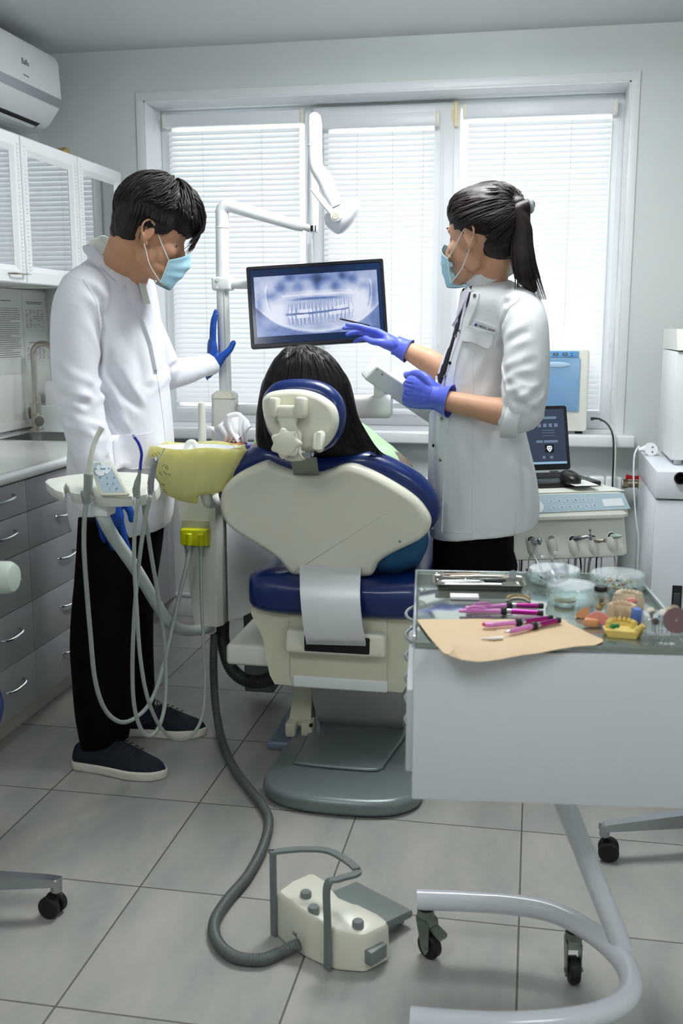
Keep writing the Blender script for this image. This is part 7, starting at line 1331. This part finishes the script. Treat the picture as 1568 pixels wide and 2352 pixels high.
nv = mat('badge_navy', '#1d2a55', .5); rdm = mat('badge_red', '#c01f35', .5); x_ = 0
for ch, m2, adv in (('M', nv, .09), ('E', nv, .062), ('D', nv, .066), ('I', nv, .034), ('C', nv, .06), ('A', nv, .062), ('L', nv, .062), (' ', nv, .03), ('S', nv, .058), ('E', rdm, .062), ('R', nv, .066), ('V', nv, .066), ('I', nv, .034), ('C', nv, .062), ('E', rdm, .062)):
    t_ = (x_+adv*.5)/.872; px = 1099.5+38.5*t_; py = 748+12.8*t_
    if ch != ' ': text_obj(ch, k_*.15, 'letter', m2, bd_, frame3(JS.hit(px, py, .0056), ex_, pU), .0003)
    x_ += adv
st4 = MB()
for a in (0, 60, 120): st4.box((0, 0, 0), (.0022, .0095, .0006), rot=(0, 0, R(a)), M=BMx)
st4.build('star_emblem', mat('emblem_blue', '#2448a8', .4), bd_)
for px, py, dk in ((1068,668,1), (1092,681,0), (1051,772,0), (1027,757,0), (1008,829,1), (1025,864,0), (1017,962,0), (999,1023,1), (1014,1056,0)):
    q = JS.hit(px, py, .006, 3.0); q2 = JS.hit(px, py, -.004, 3.0); n_ = (q-q2).normalized(); MB().lathe([(.0052, 0), (.0052, .0018), (.0040, .0026), (.0034, .0018), (.0012, .0022), (.0003, .0022)], q, 18, axis=n_).build('snap_button', mat('snap_dark', '#1d1f22', .25, .8) if dk else mat('snap_pewter', '#8d8b80', .25, .9), jk)
# trousers and shoes
b = MB(); rg = [ring(1000, 1180, 1150, 3.14, .125), ring(995, 1180, 1240, 3.14, .125), ring(994, 1180, 1310, 3.14, .118)]; b.loft(resample(rg, 2))
for yy, xo in ((3.09, -.135), (3.20, -.15)): limb(b, [(V((xo+.02, yy, .62)), .085), (V((xo+.01, yy, .5)), .07), (V((xo+.015, yy, .25)), .06), (V((xo+.02, yy, .10)), .055)], 24)
co, no, fs = remesh(b, .007, 3, .5); link_mesh('trousers', [V(p) for p in co], fs, trou, wo, 180)
for yy, xo in ((3.09, -.06), (3.21, -.08)): MB().loft([[V((xo-s*.24+.02, yy+w_*math.cos(a)*.045, max(.004, .004+h_*max(0, math.sin(a))))) for a in np.linspace(0, 2*PI, 17)[:-1]] for s, w_, h_ in ((0, .5, .05), (.08, .75, .06), (.35, .8, .07), (.6, 1, .055), (.85, .9, .04), (.98, .4, .02))]).build('shoe', mat('shoe_black', '#0c0c0d', .4), wo, angle=180, fixn=True)
# gloves: the pointing hand and the hand on the swing arm
xh = (P(812, 748, Y=3.352)-wrF).normalized()
hand('glove', gl_l, wo, tuple(wrF), xh, (-.1, -.8, .62), (0, .5, .8), 1.04, [(.22, .12, .10), (.10, .30, .22), (.06, .40, .30), (.10, .45, .35)], (.10, .0, -.10, -.20), [(.018, .020, -.012), (.045, .036, -.030), (.074, .034, -.040), (.100, .026, -.036)], cuff=.036, cr=.036, cuff_dir=tuple((P(1000, 836, Y=3.315)-wrF)))
pen = MB(); pa, pb_ = P(779, 732, Y=3.385), P(848, 748, Y=3.335); pen.tube([pa, pa.lerp(pb_, .03), pa.lerp(pb_, .1), pb_], [.0012, .0024, .0028, .0032], 10); o = pen.build('pen', mat('pen_dark', '#241c22', .35)); tag(o, 'slim dark pen in the violet glove, pointing at the x-ray', 'pen')
xh = (P(935, 895, Y=3.05)-P(1032, 921, Y=2.99)).normalized()
hand('glove', gl_l, wo, tuple(P(1005, 916, Y=3.0)), xh, (.15, 0, 1), (0, -1, 0), 1.16, [(.60, 1.25, .8), (.78, 1.2, .8), (.96, 1.2, .8), (1.15, 1.15, .8)], (.16, .05, -.08, -.20), [(.020, .022, -.002), (.050, .044, .0), (.082, .046, -.008), (.112, .034, -.018)], cuff=.040, cr=.040, cuff_dir=tuple((P(1100, 937, Y=2.96)-P(1010, 917, Y=2.995))))
# hair: pulled back smooth cap, tie, ponytail
co, no, fs = hair_cap(HW, [((-.012, 0, .052), (.103, .084, .090)), ((.018, 0, .075), (.080, .074, .062)), ((-.055, 0, .035), (.058, .068, .072)), ((-.050, 0, -.020), (.046, .060, .048)), ((-.01, .060, .040), (.05, .024, .04)), ((-.01, -.060, .040), (.05, .024, .04)), ((-.100, 0, .065), (.028, .026, .026))])
IW = HW.inverted(); loc = np.array([IW @ V(p) for p in co]); co2 = co+no*(.0022*np.array([noise.noise(V((p[0]*12, p[1]*90, p[2]*90))) for p in loc]))[:, None]; hw_ = link_mesh('hair', [V(p) for p in co2], fs, hair3, wo, 180)
rn = random.Random(5); lk = MB(); paths = []; tie = V((-.122, 0, .068))
for i in range(520):
    s_ = rn.choice((-1, 1)); t_ = rn.random()
    # start on the hairline: forehead -> temple -> above ear -> nape
    hl = smoothpath([(.086, 0, .098), (.080, .040, .090), (.055, .070, .055), (.020, .079, .026), (-.030, .082, .020), (-.058, .066, -.020), (-.078, .030, -.040), (-.084, 0, -.044)], 6); k = t_*(len(hl)-2); p0 = hl[int(k)].lerp(hl[int(k)+1], k % 1); p0 = V((p0.x, p0.y*s_, p0.z)); 
    c_ = V((-.01, 0, .045)); r_ = V((.112, .092, .098)); pts = [p0]
    for q in (.3, .6, .85):
        m_ = p0.lerp(tie, q)+V((rn.uniform(-.004, .004), rn.uniform(-.004, .004), rn.uniform(-.004, .006))); d = m_-c_; e_ = math.sqrt((d.x/r_.x)**2+(d.y/r_.y)**2+(d.z/r_.z)**2); kk = (1/e_ if q < .7 else (1/e_*.5+.5)); pts.append(c_+d*kk*rn.uniform(.975, 1.01))
    pts.append(tie+V((0, rn.uniform(-.012, .012), rn.uniform(-.012, .012)))); paths.append([HW @ p for p in pts])
strands(lk, paths, .0026, 0, 5, 4); lk.build('hair_locks', hair3, hw_, angle=180)
tq = HW @ tie; tw_ = tq+V((.012, -.004, -.004)); MB().lathe([(.017, -.006), (.023, -.004), (.024, .0), (.023, .004), (.017, .006)], tw_, 28, axis=(P(1190, 478, Y=3.0)-tw_).normalized()).build('hair_tie', mat('tie_silver', '#c9d6da', .25, .5), hw_, angle=60)
b = MB(); YP2 = tw_.y-.01; limb(b, [(tw_, .018), (P(1190, 484, Y=YP2), .020), (P(1198, 510, Y=YP2), .024), (P(1199, 550, Y=YP2), .027), (P(1200, 590, Y=YP2), .031), (P(1206, 630, Y=YP2), .030), (P(1222, 662, Y=YP2), .016)], 22, 5)
co, no, fs = remesh(b, .0045, 2, .5); pony = link_mesh('ponytail', [V(p) for p in co], fs, hair3, hw_, 180); lk = MB(); paths = []
for i in range(300):
    a = rn.uniform(-1, 1); d_ = rn.uniform(-1, 1); e_ = rn.choice((-1, 1))*math.sqrt(max(0, 1-a*a))*rn.uniform(.6, 1); ln_ = rn.uniform(.55, 1.08) if a < .2 else rn.uniform(.8, 1.05)
    w_ = lambda x0, y0, hw, k_: P(x0+a*hw, y0, Y=YP2+e_*hw*.0012*.9*1.0)
    pts = [tw_+V((0, a*.012, e_*.01)), w_(1190, 482, 14, 0), w_(1200, 520, 20, 0), w_(1199, 560, 25, 0), w_(1202, 600, 29, 0), w_(1211, 640, 31, 0), w_(1234, 688, 22, 0) if a > -.2 else w_(1204, 664, 24, 0)]
    n_ = max(4, int(ln_*7)); paths.append(pts[:n_])
strands(lk, paths, .0021, 0, 5, 4); lk.build('hair_locks', hair3, pony, angle=180)
MB().tube(smoothpath([HW @ V((-.002, .083, -.028)), HW @ V((.001, .087, -.036))], 2), .002, 8).build('earring', chrome, wo)
# ================================================================ patient in the chair
pt = thing('person', 'seated patient seen from behind, long straight black hair and green paper bib', 'person', (-.5, 3.05, .6))
YPt = 2.90; hc = P(699, 905, Y=2.89); HP = MX(((0, -1, 0, hc.x), (1, 0, 0, hc.y), (0, 0, 1, hc.z), (0, 0, 0, 1))) @ MX.Rotation(R(8), 4, 'Y')
neckb_ = P(715, 1035, Y=2.93); b = MB(); head_parts(b, HP, 1); limb(b, [(HP @ V((-.03, 0, -.05)), .05), (neckb_, .055)], 18)
sL, eL, wL = P(612, 1052, Y=2.97), P(600, 1150, Y=3.10), P(690, 1180, Y=3.32); sR, eR, wR = P(905, 1085, Y=3.02), P(915, 1180, Y=3.12), P(840, 1180, Y=3.34)
hipc = V((-.50, 3.02, .70)); hl_, kl_, al_ = V((-.60, 3.05, .68)), V((-.62, 3.48, .71)), V((-.62, 3.86, .61)); hr_, kr_, ar_ = V((-.41, 3.05, .68)), V((-.44, 3.48, .71)), V((-.46, 3.86, .61))
body_limbs(b, sL, eL, wL, sR, eR, wR, P(750, 1120, Y=2.99), hipc, hl_, kl_, al_, hr_, kr_, ar_, .85)
for w_, s_ in ((wL, 1), (wR, -1)): limb(b, [(w_, .024), (w_+V((s_*.05, .05, .0)), .026), (w_+V((s_*.085, .09, -.01)), .014)], 12)
co, no, fs = remesh(b, .005, 3, .5); link_mesh('body', [V(p) for p in co], fs, skin2, pt, 180); eyes(pt, HP)
b = MB(); limb(b, [(P(745, 1075, Y=2.985), .115), (P(745, 1150, Y=3.0), .12), (hipc, .125)], 24)
for s_, e_, w_ in ((sL, eL, wL), (sR, eR, wR)): limb(b, [(s_, .060), (e_, .05), (w_, .036)], 18)
limb(b, [(sL, .062), (P(745, 1048, Y=2.98), .075), (sR, .062)], 20)
co, no, fs = remesh(b, .008, 4, .5); co = folds(co, no, [], .004, 9, 4); brs = cloth('knit_brown', '#7d6f63'); link_mesh('sweater', [V(p) for p in co], fs, brs, pt, 180)
b = MB(); limb(b, [(V((-.60, 3.0, .70)), .105), (V((-.40, 3.0, .70)), .108)], 22)
for h_, k_, a_ in ((hl_, kl_, al_), (hr_+V((.0, 0, 0)), kr_, ar_)): limb(b, [(h_, .098), (h_.lerp(k_, .5), .082), (k_, .066)], 20); limb(b, [(k_, .065), (k_.lerp(a_, .5), .058), (a_, .048)], 20)
co, no, fs = remesh(b, .007, 3, .5); co = folds(co, no, [], .005, 12, 7); link_mesh('jeans', [V(p) for p in co], fs, mat('denim', '#2c5f8a', .8, bump=.3, bscale=250, var=.25, vscale=14), pt, 180)
for a_ in (al_, ar_): MB().loft([[a_+V((w_*.04*math.cos(t), .02+y_, -.04+h_+.028*math.sin(t))) for t in np.linspace(0, 2*PI, 17)[:-1]] for y_, h_, w_ in ((-.02, .0, .8), (.03, .01, 1), (.06, .04, 1.05), (.07, .07, 1.0), (.065, .10, .7))]).build('shoe', mat('shoe_black', '#0c0c0d', .4), pt, angle=180, fixn=True)
bibm = mat('bib_green', '#b5dcae', .7, bump=.1, bscale=80)
bR = [[(836,982,2.93),(872,1000,2.90),(905,1030,2.93),(935,1060,2.965),(957,1091,3.0)],[(852,1010,2.90),(875,1028,2.90),(895,1047,2.92),(925,1072,2.95),(948,1092,2.98)]]
def bibf(rows, sx=0):
    def f_(u, v):
        n = len(rows[0])-1; k = u*n; i = min(int(k), n-1); fr = k-i; g_ = lambda r_: P(r_[i][0]*(1-fr)+r_[i+1][0]*fr, r_[i][1]*(1-fr)+r_[i+1][1]*fr, Y=r_[i][2]*(1-fr)+r_[i+1][2]*fr)
        a, c = g_(rows[0]), g_(rows[1]); return a.lerp(c, v)+V((0, .006*math.sin(u*14+v*3), .005*math.sin(u*9+v*4)))
    return f_
MB().sheet(bibf([[(815,965,3.02),(855,990,3.03),(900,1020,3.05),(935,1055,3.07),(962,1092,3.09)], [(820,1000,2.90),(855,1030,2.90),(880,1046,2.915),(915,1068,2.945),(940,1086,2.975)]]), 34, 16, .0012).build('paper_bib', bibm, pt, angle=180)
MB().sheet(bibf([[(640,985,3.02),(610,990,3.02),(592,1000,3.02),(580,1025,3.03)], [(640,1030,2.91),(615,1030,2.92),(600,1032,2.93),(584,1036,2.96)]]), 24, 12, .0012).build('paper_bib', bibm, pt, angle=180)
# hair
b = MB(); HR_ = [(672,712,792,.03), (652,738,802,.055), (636,762,820,.078), (618,785,848,.092), (605,802,880,.098), (596,812,915,.098), (590,820,950,.092), (588,828,985,.085), (588,838,1010,.075), (596,850,1032,.06), (620,862,1046,.045)]
b.loft(resample([ring(x0, x1, y, 2.885+(.0 if y < 960 else (y-960)*.0002), bb, .9) for x0, x1, y, bb in HR_], 3)); co, no, fs = remesh(b, .005, 4, .5)
part_ = P(673, 800, Y=2.86); d = np.sqrt(((co[:, 0]-part_.x)/.010)**2); m_ = np.exp(-d**2)*np.clip((co[:, 2]-P(673, 850, Y=2.88).z)/.06, 0, 1); co = co-no*(.010*m_)[:, None]
co = co+no*(.003*np.array([noise.noise(V((p[0]*70, p[1]*70, p[2]*6))) for p in co]))[:, None]
hp_ = link_mesh('hair', [V(p) for p in co], fs, hair2, pt, 180); PS = Surf(co, fs); rn = random.Random(8); lk = MB(); paths = []
prl = lambda y: np.interp(y, [h[2] for h in HR_], [h[0] for h in HR_]); prr = lambda y: np.interp(y, [h[2] for h in HR_], [h[1] for h in HR_])
for i in range(420):
    u = rn.random(); px0 = 673+(u-.35)*26; pts = []
    y0 = rn.uniform(795, 900); y1 = min(y0+rn.uniform(120, 220), 1052+rn.uniform(-14, 10)); 
    for k in range(6):
        y = y0+(y1-y0)*k/5; l_, r_ = prl(min(y, 1044)), prr(min(y, 1044)); x = l_+(r_-l_)*(.02+.96*u)+rn.uniform(-1.5, 1.5); pts.append(PS.hit(x, y, .001+.002*rn.random(), 2.80))
    paths.append(pts)
for i in range(26):                                          # ends flicking out over the shoulder
    o_ = rn.uniform(-8, 8); paths.append([P(792+o_*.6, 880, Y=2.83), P(812+o_*.7, 950, Y=2.835), P(842+o_*1.2, 1010, Y=2.85), P(860+o_*1.3, 1034, Y=2.865), P(872+o_*1.4+rn.uniform(-8, 10), 1047+rn.uniform(-4, 3), Y=2.88)])
strands(lk, paths, .0024, 0, 5, 3); lk.build('hair_locks', hair2, hp_, angle=180)

# printed marks on the yellow bag
WB_ = WM[bag.name]; BSf = Surf([WB_ @ v.co for v in bag.data.vertices], [tuple(p.vertices) for p in bag.data.polygons]); ink = MB(); rn = random.Random(2)
for x0, y0, x1, y1 in [(372,1072,378,1066), (379,1070,383,1078), (384,1068,386,1078), (366,1084,372,1092), (376,1082,384,1090), (386,1088,392,1092), (360,1100,366,1108), (366,1112,378,1112), (368,1112,368,1118), (376,1112,376,1118), (364,1124,380,1125), (364,1129,384,1130), (366,1134,386,1136), (370,1140,388,1143), (380,1150,392,1150), (350,1044,356,1052), (356,1040,364,1050), (362,1038,370,1046), (350,1056,358,1062)]:
    ink.tube([BSf.hit(x0+(x1-x0)*k/3, y0+(y1-y0)*k/3, .001, 2.9) for k in range(4)], .0007, 5)
ink.build('print', mat('print_black', '#25241c', .6), bag, angle=180)
